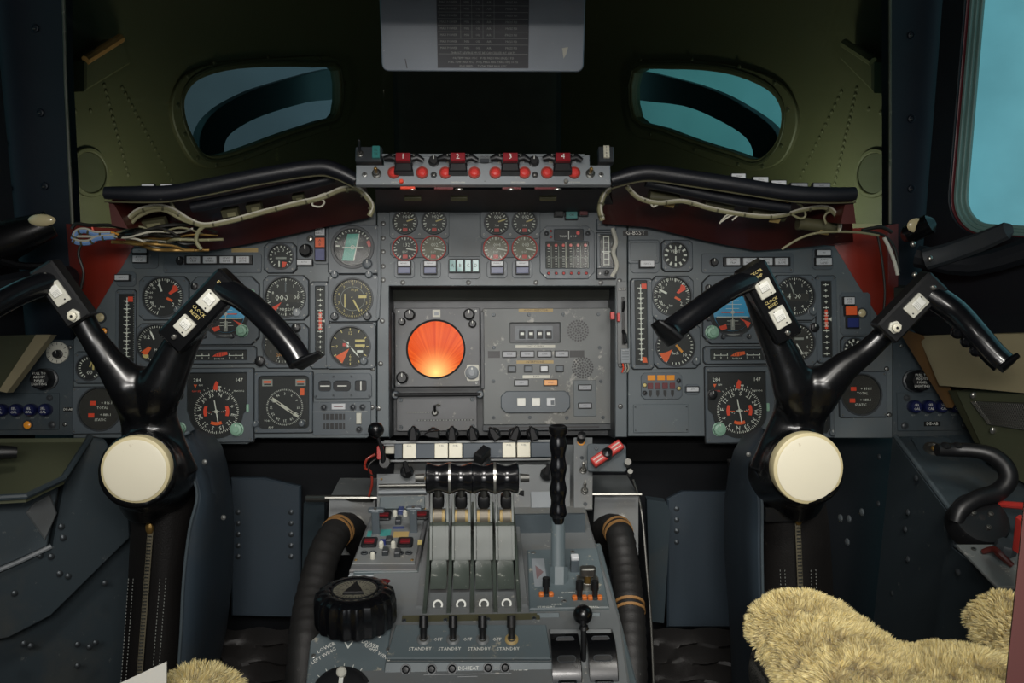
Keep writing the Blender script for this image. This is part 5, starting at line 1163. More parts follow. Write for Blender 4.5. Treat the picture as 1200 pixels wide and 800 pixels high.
for x,y,s in ((666,699,'DOWN'),(652,713,'VISOR'),(640,716,'STANDBY'),(692,716,'NORMAL'),(657,705,'UP')): q=uv(x,y); b.text(s,q[0],q[1],4.5,z+.1,'mark',0)
t.part('lettering',b); screws(t,[uv(625,652),uv(671,651),uv(661,709)],3,'screw_light',z)
for x0,x1,w in ((629,655,'left'),(688,703,'right')):
    tt=T('stop_block','small pale teal metal block under the %s corner of the gate plate'%w,'block',Frame((x0+x1)/2,724,1.02,40),(x0+x1)/2,724); b=tt.mb(); b.rect(0,0,x1-x0,10,-3,6,'ped_teal',.6,.6); tt.part('block',b)
tt=T('bolt','round headed bolt between the two teal blocks','bolt',Frame(662,727,1.02,60),662,727); b=tt.mb(); b.lathe([(5.4,-3),(5.4,4),(4.4,5.4),(0,5.6)],'steel_dark',20); b.rect(0,0,1,8,5.6,5.8,'black'); tt.part('bolt_head',b)
# --- flap lever with black gate
GF=Frame(686,775,.96,48)
t=T('flap_lever','black ball-topped lever in a glossy black gate, lower right of the pedestal','lever',GF,684,776); org=GF.pt(684,776); b=MB(1)
kk=t.k; b.poly(P([(644,812),(728,812),(716,737),(644,737)],GF,org),-.012,.002,'ped_grey',.001); t.part('base_plate',b)
b=t.mb(); X=Matrix.Rotation(R(90),4,'Y')
b2=MB(t.k)
n=18
for (x0,x1) in ((-38,-4),(5,38)):
    pr=[( 48*math.cos(R(g)), -26+ 40*math.sin(R(g))) for g in range(20,161,10)]
    Xs=Matrix(((0,0,1,0),(1,0,0,0),(0,1,0,0),(0,0,0,1)))
    b2.poly(pr,x0,x1,'gloss_black',1,X=Xs)
t.part('gate_drum',b2)
for sx in (-21,21):
    for g in (60,90,120):
        b=t.mb(); Xg=Matrix.Translation((sx,48*math.cos(R(g)),-26+40*math.sin(R(g))))@Matrix.Rotation(R(-(90-g)),4,'X').inverted()
        b.poly(rrect(0,0,20,6,3,4),-.5,.9,'black',.3,X=Xg); b.ring(0,0,0,.1,0,.1,'black',3) if 0 else None
        b.poly(rrect(0,0,22,8,4,4),-.6,.5,'bezel_dark',.2,X=Xg); t.part('detent_label',b)
b=t.mb(); b.tube([(0,2,0),(0,22,20),(-1,38,34)],[3.2,3.4,3.0],'satin_black',14); b.lathe([(6,0),(4.5,4)],'satin_black',14,X=Matrix.Translation((0,30,28))@Matrix.Rotation(R(-40),4,'X')); t.part('lever_rod',b)
b=t.mb(); p=GF.mat(GF.pt(684,776)).inverted()@at(683,720,.975); p/=t.k; b.ball(tuple(p),(11.5,11.5,12.5),'gloss_black',28); t.part('ball_knob',b)
# --- left lower unit: rudder/fuel trim selector
NF=Frame(412,775,.965,52)
t=T('wing_selector_unit','grey panel lettered LOWER LEFT WING and LOWER RIGHT WING with a ribbed black knob','selector unit',NF,412,782); org=NF.pt(412,782); b=MB(1)
b.poly(P([(356,830),(446,830),(458,737),(380,737),(364,752)],NF,org),-.02,.002,'ped_teal',.0012); t.part('plate',b)
u3,v3=NF.loc(400,818,org); u3/=t.k; v3/=t.k
knob(t,u3,v3,31,14,'satin_black',2,flute=.03,nf=16)
b=t.mb()
for g,s in ((-58,'LOWER'),(-30,'LEFT WING'),(30,'LOWER'),(58,'RIGHT WING')):
    pass
b.text('LOWER',-32,24,6.6,2.3,'white',-28); b.text('LEFT WING',-34,14,6.2,2.3,'white',-34); b.text('LOWER',20,27,6.6,2.3,'white',24); b.text('RIGHT WING',29,17,6.2,2.3,'white',32)
b.poly([(-13,33),(1,33),(-6,22)],2,2.2,'mark'); b.poly([(-10,31),(-2,31),(-6,25)],2.2,2.3,'ped_teal')
for i in range(9): b.tick(-64+16*i,36,40,.8,2.1,'mark',u3,v3)
t.part('lettering',b)
b=t.mb(); b.lathe([(6,15),(6,20),(4,22),(0,22.4)],'offwhite',14,u3,v3+26*0.9); t.part('pointer_mark',b,'white pointer dot')
screws(t,[(-46,14),(42,20),(30,38)],3,'screw_light',2)
# crank wheel
WF=Frame(0,0,1,90,org=(0,1.0,ZD+.004))
t=T('hand_wheel','large glossy black fluted hand wheel with a cream dial, left of throttles','hand wheel',WF,417,731); b=t.mb()
b.lathe([(40,0),(45,2),(46.5,8),(46.5,30),(44,39),(38,43),(30,44),(27.5,43),(26.8,40),(0,40)],'grip_black',96,flute=.032,nf=18); t.part('wheel_rim',b)
b=t.mb(); b.cyl(0,0,26.5,40,43.2,'dial_pale',36)
for i in range(36): b.tick(i*10,18,24,1,43.25,'mark_black')
for i,s in enumerate('0246886420'[:8]): b.text(s,14*math.sin(R(i*45)),14*math.cos(R(i*45)),7,43.28,'mark_black',i*45)
b.ring(0,0,25,27,43,44.2,'dial',36); t.part('dial',b,'cream marked dial')
b=t.mb(); b.poly([(-12,-14),(12,-14),(0,17)],43.3,47,'satin_black',1); t.part('pointer',b)
b=t.mb(); b.ball((30,28,40),(9,6,2),'red_dark',12); t.part('red_mark',b,'red patch')
tt=t
# --- left radio module (twin lever unit)
RF2=Frame(455,638,1.22,84)
t=T('artificial_feel_unit','scuffed slanted switch unit with two grey paddle levers and dark red windows','control unit',RF2,457,632); org=RF2.pt(457,632); kk=t.k; b=MB(1)
b.poly(P([(409,668),(489,668),(503,597),(437,597)],RF2,org),-.03,0,'radar_grey',.0016); t.part('body',b)
b=MB(1); b.poly(P([(413,662),(486,662),(499,600),(440,600)],RF2,org),0,.0025,'ped_grey',.0008); pl_=t.part('face_plate',b)
b=MB(1); b.poly(P([(408,671),(490,671),(489,664),(411,664)],RF2,org),-.012,-.004,'light_grey',.001); t.part('front_lip',b)
z=.0025/t.k
for x,y in ((450,607),(494,606),(433,638),(475,638)):
    q=uv(x,y,RF2,org,t.k); b=t.mb(); b.rect(q[0],q[1],18,22,z,z+2.4,'satin_black',3,.5); b.rect(q[0],q[1],12,11,z+2.4,z+3,'red_dark',2); b.rect(q[0],q[1]-2,10,2,z+3,z+3.1,'red_block'); t.part('indicator_window',b,'dark red window')
for x,y in ((463,606),(475,606),(447,643),(461,643),(437,656)):
    q=uv(x,y,RF2,org,t.k); b=t.mb(); b.lathe([(3,z),(2.8,z+6),(2,z+7.4),(0,z+7.8)],'offwhite',14,q[0],q[1]); t.part('push_knob',b,'small white knob')
for x,y in ((470,602),(467,614),(456,637),(452,650),(466,652)):
    q=uv(x,y,RF2,org,t.k); b=t.mb(); b.rect(q[0],q[1],7,12,z,z+6,'blue_panel' if x==470 else 'bezel_dark',1,1); t.part('push_button',b)
for x,y in ((427,650),(437,650),(469,650),(479,650)):
    q=uv(x,y,RF2,org,t.k); b=t.mb(); b.ring(q[0],q[1],2.6,4.2,z,z+1.6,'bezel_dark',16,.3); b.cyl(q[0],q[1],2.6,z,z+.4,'black',12); t.part('socket',b)
for x,y,w,h,m in ((452,626,12,16,'green_lamp'),(449,637,8,14,'blue_dark'),(433,627,5,14,'green_lamp'),(492,637,5,12,'mark_yellow'),(467,620,14,6,'blue_panel'),(470,628,18,14,'tan_label')):
    q=uv(x,y,RF2,org,t.k); b=t.mb(); b.rect(q[0],q[1],w,h,z,z+.25,m); t.part('tape_label',b)
for x,y in ((441,627),(485,625)):
    q=uv(x,y,RF2,org,t.k); b=t.mb(); b.tube([(q[0],q[1],z),(q[0],q[1]+4,z+34)],[(5.2,2.2),(5.2,2.2)],'bezel',4,up=(.7071,.7071,0)) if 0 else b.rect(q[0],q[1],9,5,z,z+30,'bezel',1,.8)
    b.rect(q[0]+1,q[1]+2,19,8,z+28,z+32,'bezel',2,1); b.cyl(q[0],q[1],1.8,z+32,z+33,'steel',8); t.part('paddle_lever',b)
screws(t,[(lambda q:q)(uv(x,y,RF2,org,t.k)) for x,y in ((417,658),(483,658),(443,603),(496,602))],1.8,'brass',z)
# support box under it
b=MB(1); p0=deck(414,672); p1=deck(490,672); b.X=Matrix.Translation(((p0.x+p1.x)/2,p0.y+.10,ZD-.06)); b.rect(0,0,abs(p1.x-p0.x),.20,0,.062,'ped_teal',.002,.001); solo('module_box','teal-grey metal box under the switch unit with two paddle levers','box',b)
# black ball lever at the left head of the pedestal with red tag
t=T('ball_lever','black ball-topped lever by a red tag at the left head of the pedestal','lever',Frame(445,530,1.40,20),447,534); b=t.mb(); b.tube([(2,-8,0),(3,2,8),(-3,22,16)],[4,2.4,2.2],'satin_black',12); b.lathe([(7,0),(6,4)],'satin_black',16,4,-8); t.part('lever_rod',b)
b=t.mb(); b.ball((-5,29,17),(9.5,9.5,10),'gloss_black',24); t.part('ball_knob',b)
t=T('release_tag','red strap with a white faced button behind the black ball lever','tag',Frame(455,526,1.46,15),455,527); b=t.mb(); b.rect(-9,-3,8,16,0,4,'red',2,.6); t.part('strap',b,'red strap'); b=t.mb(); b.rect(3,0,12,9,0,5,'btn_cream',1,.6); b.rect(2,8,14,6,0,4,'btn_white',.6,.4); b.rect(2,9,9,1.4,4,4.1,'red_dark'); t.part('push_button',b,'cream button')
b=MB(1); t=T('wire_loop','dark wire loops with red sleeve hanging left of the pedestal head','wire',Frame(436,548,1.42,10),436,548); b=t.mb(); b.tube([(4,16,0),(-6,10,3),(-8,0,2),(-2,-4,0),(0,-18,1),(-4,-34,0)],1.5,'maroon',8,res=4); t.part('sleeve',b,'red sleeve'); b=t.mb(); b.tube([(4,10,0),(-3,4,4),(-3,-6,2),(3,-10,0)],1,'wire_black',6,res=4); t.part('wire',b)
# red handle
EH=Frame(710,535,1.40,35,-5)
t=T('emergency_handle','red lettered turn handle with a black boss, right of the pedestal head','handle',EH,711,534); b=t.mb(); b.X=Matrix.Rotation(R(36),4,'Z'); b.poly(rrect(0,0,42,12,2),6,13,'red',1.5); 
for s in (-1,1):
    b.rect(s*13,2,11,1.2,13,13.1,'offwhite'); b.rect(s*13,-2,11,1.2,13,13.1,'offwhite')
t.part('handle_bar',b,'red bar'); b=t.mb(); b.lathe([(7,0),(6.4,13),(5.4,16),(0,18)],'gloss_black',20); t.part('boss',b)
b=t.mb(); b.poly(rrect(0,-2,46,34,4),-3,0,'side_paint',.6); b.cyl(24,-10,4,0,10,'steel_dark',14); b.cyl(26,-22,3,0,12,'steel_dark',12); t.part('bracket',b); screws(t,[(-12,9),(14,12)],2.4,'screw',0)
# hoses either side
def hose(label,pts,bands,r):
    t=T('ribbed_hose',label,'hose',world=Matrix.Translation(at(*pts[-1]))); J=Matrix.Translation(-at(*pts[-1])); P=[J@at(*p) for p in pts]
    Q=[];n=14
    for i in range(len(P)-1):
        p0=P[max(0,i-1)];p1=P[i];p2=P[i+1];p3=P[min(len(P)-1,i+2)]
        for j in range(n):
            u=j/n; Q.append(.5*((2*p1)+(p2-p0)*u+(2*p0-5*p1+4*p2-p3)*u*u+(3*p1-p0-3*p2+p3)*u**3))
    Q.append(P[-1]); b=MB(1); b.tube(Q,[r*(1+.035*math.sin(i*2.1)) for i in range(len(Q))],'rubber',20); t.part('hose',b)
    for f in bands:
        i=int(f*(len(Q)-2)); b=MB(1); a=Q[i]; c=Q[i+1]; d=(c-a).normalized()
        for s in (-.005,.005): b.tube([a+d*(s-.0022),a+d*(s+.0022)],r*1.06,'tape_tan',20,cap=True)
        t.part('binding',b,'tan binding')
    return t
hose('thick dark ribbed hose with tan bindings left of the pedestal',[(425,640,1.42),(405,618,1.36),(384,640,1.29),(366,700,1.2),(358,760,1.12),(354,840,1.06)],(.3,.95),.0235)
hose('thick dark ribbed hose with tan bindings right of the pedestal',[(700,660,1.42),(706,625,1.38),(724,622,1.32),(733,670,1.26),(738,720,1.2),(740,780,1.14),(741,840,1.1)],(.34,.66),.0215)

for x0,x1,y0,y1,w in ((383,440,584,650,'left'),(694,748,580,650,'right')):
    b=MB(1); Q=[at(x0,y1,1.44),at(x1,y1,1.44),at(x1,y0,1.47),at(x0+3,y0,1.47)]; V=Q+[q+Vector((0,.12,-.004)) for q in Q]; b.add(V,[(0,1,2,3),(7,6,5,4),(0,4,5,1),(1,5,6,2),(2,6,7,3),(3,7,4,0)],'ped_grey'); solo('footwell_box','worn grey metal box beside the pedestal head, behind the %s hose'%w,'box',b)
    b=MB(1); b.tube([at(x0-2,y0-1,1.435),at(x1+4,y0-1,1.435)],.0028,'steel',8); solo('edge_rail','thin bright metal edge above the grey box behind the %s hose'%w,'rail',b)
# ================================================================== GLARESHIELD
def loft(rowsP, m, th=.003, smooth=True):
    """rowsP: list of rows of world points -> thin shell with real thickness"""
    b=MB(1); w=len(rowsP[0]); V=[p for r in rowsP for p in r]; F=[]
    for i in range(len(rowsP)-1):
        for j in range(w-1): F.append((i*w+j,i*w+j+1,(i+1)*w+j+1,(i+1)*w+j))
    me_n=[Vector((0,0,0)) for _ in V]
    for f in F:
        a,c,d=V[f[0]],V[f[1]],V[f[2]]; nn=(c-a).cross(d-a)
        for i in f: me_n[i]+=nn
    o=len(V); V=V+[v+(n.normalized()*th if n.length else Vector((0,0,th))) for v,n in zip(V,me_n)]
    F2=[f[::-1] for f in F]+[tuple(i+o for i in f) for f in F]
    h=len(rowsP)
    for i in range(h-1): F2+=[(i*w,(i+1)*w,(i+1)*w+o,i*w+o),((i+1)*w-1+0,(i+1)*w-1+o,(i+2)*w-1+o,(i+2)*w-1)]
    for j in range(w-1): F2+=[(j,j+o,j+1+o,j+1),((h-1)*w+j,(h-1)*w+j+1,(h-1)*w+j+1+o,(h-1)*w+j+o)]
    b.add(V,F2,m); return b
def interp(P,n):
    P=[Vector(p) for p in P]; L=[0]
    for i in range(1,len(P)): L.append(L[-1]+(P[i]-P[i-1]).length)
    out=[]
    for j in range(n):
        s=L[-1]*j/(n-1); i=1
        while i<len(P)-1 and L[i]<s: i+=1
        out.append(P[i-1].lerp(P[i],(s-L[i-1])/max(1e-9,L[i]-L[i-1])))
    return out
def shroud(label, roll, back, m, side):
    c=at(roll[0][0],roll[0][1],1.36); t=T('glareshield',label,'glareshield',world=Matrix.Translation(c)); J=Matrix.Translation(-c)
    fr=interp([J@at(x,y+5,1.365) for x,y in roll],24); bk=interp([J@at(x,y,Y) for x,y,Y in back],24)
    rows=[]
    for i in range(9):
        f=i/8; rows.append([a.lerp(bb,f)+Vector((0,.012*math.sin(PI*f),.026*math.sin(PI*f)*(1 if 1 else 0))) for a,bb in zip(fr,bk)])
    t.part('lining',loft(rows,m,.003),'dark red lining')
    top=[]; 
    for i in range(5):
        f=i/4; top.append([a+Vector((0,.55*f,.010-.03*f)) for a in fr])
    t.part('top_cover',loft(top,'padding',.004))
    b=MB(1); P=[J@at(x,y,1.36) for x,y in roll]; b.tube(P,[.009]+[.0115]*(len(P)-2)+[.010],'padding',16,res=5); t.part('padded_roll',b,'black padded roll')
    b=MB(1); b.tube([p+Vector((0,-.004,-.0125)) for p in P],.0012,'relay',6,res=5); t.part('edge_trim',b,'pale piping')
    return t,J
tL,JL=shroud('padded black glareshield with dark red lining and loose wiring, left of the fire handles',[(123,226),(165,227),(200,226),(240,219),(300,207),(368,196),(392,199),(417,211)],
   [(133,266,1.6),(180,277,1.6),(240,295,1.6),(300,284,1.6),(370,268,1.6),(436,254,1.6)],'maroon_deep',-1)
tR,JR=shroud('padded black glareshield with dark red lining and loose wiring, right of the fire handles',[(716,211),(742,204),(764,202),(800,207),(860,216),(925,226),(970,228),(1002,227)],
   [(706,262,1.6),(760,266,1.6),(830,283,1.6),(887,294,1.6),(950,289,1.6),(1000,283,1.6)],'maroon_deep',1)
for J_,t_,pts,w in ((JL,tL,[(127,236),(131,264),(150,268),(134,240)],0),(JR,tR,[(1000,236),(1003,262),(985,262),(990,240)],0)):
    b=MB(1); P=[J_@at(x,y,1.37) for x,y in pts]; b.add([*P,*[p+Vector((0,.2,0)) for p in P]],[(0,1,2,3),(7,6,5,4),(0,4,5,1),(1,5,6,2),(2,6,7,3),(3,7,4,0)],'maroon_deep'); t_.part('end_cheek',b)
# second inner black roll on the right and its copper strip
b=MB(1); b.tube([JR@at(x,y,1.385) for x,y in ((757,213),(800,222),(860,234),(925,243))],.0085,'padding',12,res=3); tR.part('inner_roll',b)
b=MB(1); b.tube([JR@at(x,y,1.372) for x,y in ((765,209),(830,219),(924,236))],.0022,'brass',6,res=3); tR.part('copper_strip',b,'copper coloured strip')
b=MB(1); b.tube([JL@at(x,y,1.40) for x,y in ((225,243),(290,230),(350,218),(392,208))],.0085,'padding',12,res=3); tL.part('inner_roll',b)
# wiring looms
def loom(label,parts,Y=1.4):
    p0=parts[0][0][0]; c=at(p0[0],p0[1],Y); t=T('wiring_loom',label,'wiring loom',world=Matrix.Translation(c)); J=Matrix.Translation(-c)
    for pts,r,m,nm in parts:
        b=MB(1); P=[J@at(p[0],p[1],p[2] if len(p)>2 else Y) for p in pts]; b.tube(P,r,m,8,res=5)
        if nm=='bundle':
            for i in range(1,len(P)):
                q=P[i-1].lerp(P[i],.35); d=(P[i]-P[i-1]).normalized(); b.tube([q-d*.0015,q+d*.0015],r*1.2,'relay',8); b.tube([p+Vector((.001,-r*.7,.001+r*.5)) for p in P],r*.4,'wire_white',6,res=5) if i==1 else None
        t.part(nm,b)
    return t
loom('grey-green taped wire bundle under the left glareshield',[([(146,262),(160,248),(185,242),(204,247),(222,258),(240,264),(270,259),(310,248),(350,238),(376,232),(400,222),(420,222),(436,240),(433,253)],.0042,'wire_olive','bundle'),
   ([(150,266),(165,252),(190,246),(215,258),(236,264)],.0028,'wire_olive','wire'),([(362,238),(370,232),(380,236),(376,242),(366,240),(372,230),(392,224)],.0015,'wire_white','wire'),
   ([(204,246),(200,236),(196,232)],.003,'wire_olive','wire'),([(240,264),(232,272),(230,283),(236,292)],.003,'wire_olive','wire')])
random.seed(3)
pp=[]
for i in range(16):
    x=130+random.random()*30; y=270+random.random()*14; pts=[(x,y,1.4+random.random()*.05)]
    for j in range(4): x+=15+random.random()*16; y=min(293,max(263,y+random.uniform(-9,10))); pts.append((x,y,1.4+random.random()*.05))
    pp.append((pts,random.choice([.0016,.0022,.0028]),random.choice(['wire_olive','wire_white','wire_black','brass','wire_black','wire_olive']),'wire'))
loom('tangle of pale and black wires with clamps above the left panel corner',pp)
b=loom('blue wire bundle with red ties at the far left end of the wiring tangle',[([(86,280),(90,272),(100,270),(112,274),(130,274)],.0045,'wire_blue','bundle'),([(86,281),(92,284),(104,284),(114,279),(135,277)],.0045,'wire_blue','bundle'),([(90,277),(100,277),(120,277)],.002,'wire_white','wire'),
   ([(108,266),(110,274),(112,284)],.0015,'orange_red','wire'),([(96,284),(92,298),(98,320),(94,345),(99,372)],.0022,'wire_black','wire'),([(84,268),(90,262),(105,264),(130,264),(160,270)],.0028,'wire_black','wire'),([(110,276),(130,272),(150,279),(170,276)],.0016,'mark_amber','wire')],1.42)
loom('grey-green taped wire bundle under the right glareshield',[([(734,218),(748,232),(770,238),(800,236),(830,244),(860,250),(895,254),(918,252),(940,246),(965,243),(978,250),(984,262),(983,272)],.0034,'wire_olive','bundle'),
   ([(762,236),(765,242),(770,240),(775,237)],.0016,'wire_white','wire'),([(843,262),(852,252),(866,250),(858,258)],.0014,'wire_white','wire'),([(845,260),(858,252),(872,252)],.0014,'wire_white','wire'),([(926,250),(938,256),(944,252),(940,242),(934,238)],.0018,'wire_olive','wire'),
   ([(968,262),(966,254),(972,248),(982,250)],.0018,'wire_olive','wire'),([(916,292),(940,278),(965,272),(1003,272),(1030,276)],.002,'wire_olive','wire'),([(706,258),(703,244),(708,228),(715,222)],.0045,'wire_olive','bundle')])
loom('pale wires hanging down the outer edge of the right red hull panel',[([(1003,272),(1020,272),(1036,276),(1048,290),(1054,318)],.0022,'wire_black','wire'),([(1036,278),(1042,290),(1048,306),(1052,322)],.003,'offwhite','wire'),([(1028,274),(1033,300),(1037,340),(1035,370)],.002,'wire_black','wire'),([(1010,270),(1032,266),(1045,272)],.003,'wire_black','wire')],1.45)
for i,(x,y,w,l) in enumerate(((778,232,34,'left'),(842,240,34,'middle'),(900,250,40,'right'),(957,264,44,'far right'))):
    t=T('relay','olive cylindrical relay under the right glareshield, %s one'%l,'relay',Frame(x,y,1.43,-20),x,y,roll=-8); b=t.mb(); b.tube([(-w/2,0,0),(w/2,0,0)],7.5,'relay',14); b.tube([(-w/2-1,0,0),(-w/2+3,0,0)],8.2,'relay',14); t.part('can',b); b=t.mb(); b.rect(w*.2,-3,12,6,6,8,'tan_label',.4,.3,X=Matrix.Rotation(R(20),4,'X')); t.part('tag',b)
for i,(x,y,w,l) in enumerate(((270,249,20,'left'),(298,243,18,'middle'),(350,232,14,'right'),(178,262,34,'far left'))):
    t=T('relay','olive rectangular relay under the left glareshield, %s one'%l,'relay',Frame(x,y,1.44,-20),x,y,roll=8); b=t.mb(); b.rect(0,0,w,10,-6,4,'relay',1,.8); t.part('can',b); b=t.mb(); b.rect(w*.1,-1,w*.5,5,4,5,'wire_olive',.4,.3); t.part('tag',b)
# tab labels standing on the glareshields
for x,y,w,s,lab in ((864,208,16,'GEAR','leftmost'),(890,212,17,'STALL','second'),(911,216,17,'L/GT','third'),(935,219,19,'NO.1','fourth'),(961,219,19,'NO.2','rightmost')):
    btn_thing('tab_light','small white-faced tab light on top of the right glareshield, %s of five'%lab,Frame(x,y,1.375,15),x,y,[(x,y,w,6,'btn_white' if x<920 else 'btn_grey',s)],None,'tab lights on the right glareshield',6,'tab light')
for x,lab in ((175,'left'),(197,'right')):
    btn_thing('tab_light','small white tab light on top of the left glareshield, %s of two'%lab,Frame(x,218,1.375,15),x,219,[(x,219,14,4,'btn_white')],None,'tab lights on the left glareshield',6,'tab light')
# fire handle panel --------------------------------------------------------
FF=Frame(567,200,1.33,22)
FT=t=T('fire_control_panel','light grey two-step panel with red lamps and four numbered fire handles above the centre panel','fire panel',FF,567,200); b=t.mb()
b.poly([(-149,-17),(149,-17),(149,7),(125,7),(125,20),(-117,20),(-117,7),(-149,7)],-9,0,'light_grey',.8); t.part('housing',b)
b=t.mb(); b.rect(0,19,238,3,-12,2,'light_grey',.5,.5); t.part('top_ledge',b)
b=t.mb()
for x,w in ((-100,28),(-30,26),(40,26),(105,24)): b.text('SHUT DOWN',x,-14.5,2.6,.1,'offwhite')
t.part('lettering',b)
C=lambda x:x-567
LX=(462,495,522,556,580.5,614.5,641,673)
for x in LX: led(t,C(x),-3,5.8,'red_lamp',0,4,'warning_lamp','red lamp',ring='maroon')
for x in (442,692): toggle(t,C(x),-4,4.6,7,15,'brass',0)
for x in (508.5,627): led(t,C(x),-5.5,3,'steel_dark',0,2.4,name='bolt')
screws(t,[(C(428),-5),(C(705),-5)],3.2,'screw_light',0)
for x in (469,487,531,549,591,607,651,668): 
    b=t.mb(); b.rect(C(x),13,15,7,0,3,'btn_cream' if x in(469,531,591,651) else 'btn_white',.4,.4); b.rect(C(x),13,9,1.2,3,3.1,'mark_dim'); t.part('push_button',b,'white topped button')
for x in (508.5,626): knob(t,C(x),11,5.6,7,'satin_black',0)
b=t.mb(); b.rect(C(568),14,20,9,0,2,'ped_grey',1,.4); b.rect(C(568),11,10,5,2,5,'bezel_dark',1,.5); b.text('MCM',C(568),16.5,4,2.1,'mark_black'); t.part('worn_plate',b)
b=t.mb(); b.rect(C(568),-13,1,1,0,.1,'black')
b.cyl(C(471),-14,2.6,0,4,'orange_red',12,.6); t.part('red_button',b,'small red button')
b=t.mb(); b.cyl(C(663),-14,2.6,0,4,'steel',12,.6); t.part('steel_button',b)
gr='numbered fire handles on the fire control panel'
for n,x in enumerate((474,537,597.5,658)):
    h=T('fire_handle',None,None,FF,x,194); b=h.mb(); mw=h.o.matrix_world.copy(); h.o.parent=FT.o; h.o.matrix_parent_inverse=FT.o.matrix_world.inverted(); h.o.matrix_world=mw; h.o['label']='black fire handle with dark red block numbered %d'%(n+1)
    b.poly([(-11,-13),(11,-13),(9,2),(-9,2)],0,14,'satin_black',1.5); h.part('handle_body',b)
    b=h.mb(); b.rect(0,2,17,10,12,22,'red_block',.8,.8); b.text(str(n+1),0,2,9,22.1,'white'); h.part('number_block',b,'dark red block numbered %d'%(n+1))
    b=h.mb(); b.rect(0,2,21,12,8,15,'satin_black',1,.8)
    for s in (-1,1): b.tube([(s*9,3,14),(s*16,5,14),(s*23,1 if s>0 else 3,13)],[(4,3),(4.4,3),(2.6,2)],'satin_black',12,up=(0,1,0)); b.ball((s*12,6,17),2,'steel_dark',8)
    h.part('cross_arm',b)
for x0,x1,lb,kind in ((417,448,'left','L'),(701,719,'right','R')):
    t=T('annunciator_box','small dark box with %s, %s end of fire panel'%('a teal light and toggle' if kind=='L' else 'an upright white label',lb),'annunciator',FF.off(-.01),(x0+x1)/2,182); b=t.mb(); b.rect(0,0,x1-x0,19,-8,4,'bezel_dark',1.5,.8); t.part('box',b)
    if kind=='L':
        b=t.mb(); b.rect(9,1,9,15,4,9,'green_lamp',.6,.6); b.text('EL',9,3,4,9.1,'mark_black'); b.text('TK',9,-2,4,9.1,'mark_black'); t.part('lamp_lens',b,'teal lens'); toggle(t,-10,0,3.6,14,60,'satin_black',4)
    else:
        b=t.mb(); b.rect(0,2,7,15,4,7,'btn_cream',.4,.4)
        for i in range(4): b.text('FIRE'[i],0,7-3.6*i,3.6,7.05,'mark_black')
        t.part('lamp_lens',b,'white label')
# dark underside of the fire panel and equipment hanging there
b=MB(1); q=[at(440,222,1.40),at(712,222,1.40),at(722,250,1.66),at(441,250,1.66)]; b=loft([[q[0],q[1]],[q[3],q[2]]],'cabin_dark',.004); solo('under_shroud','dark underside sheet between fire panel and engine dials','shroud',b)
for x,w in ((484,'left'),(538,'centre'),(642,'right')):
    t=T('connector','small olive connector block hanging below the fire panel, %s one'%w,'connector',Frame(x,231,1.42,-30),x,231); b=t.mb(); b.rect(0,0,20,5,0,5,'relay',1,.6); t.part('block',b)
t=T('latch_strip','red and pale latch tabs along the lower edge of the fire panel','latch',FF,545,220); b=t.mb()
b.rect(C(478)+22,0,17,3,-4,1,'orange_red',.4,.4); b.rect(C(520)+22,0,22,2.4,-5,-1,'red_dark'); b.rect(C(600)+22,0,22,2.4,-5,-1,'red_dark'); b.rect(C(640)+22,0,26,2.4,-5,-1,'red_dark'); t.part('tab',b,'red tabs'); b=t.mb()
for x in (483,538,599,654): b.ball((C(x)+22,-1,-2),(5,1.6,2),'steel',10)
t.part('clip',b)
# ================================================================== RED HULL PANELS beside the instrument panel
def hull(label,pts):
    rows=[[at(x,y,Y) for x,y,Y in r] for r in pts]; R2=[interp(r,10) for r in rows]
    # bulge between rows
    m=[]
    for i in range(9):
        f=i/8; m.append([a.lerp(c,f)+Vector((0,-.05*math.sin(PI*f),0)) for a,c in zip(R2[0],R2[1])])
    return solo('hull_panel',label,'hull panel',loft(m,'maroon',.004))
hull('curved brick-red hull panel left of the instrument panel',[[(80,262,1.72),(86,330,1.72),(100,392,1.72)],[(190,268,1.66),(190,330,1.66),(150,392,1.66)]])
hull('curved brick-red hull panel right of the instrument panel',[[(955,268,1.66),(955,330,1.66),(985,400,1.66)],[(1050,262,1.72),(1050,330,1.72),(1048,400,1.72)]])
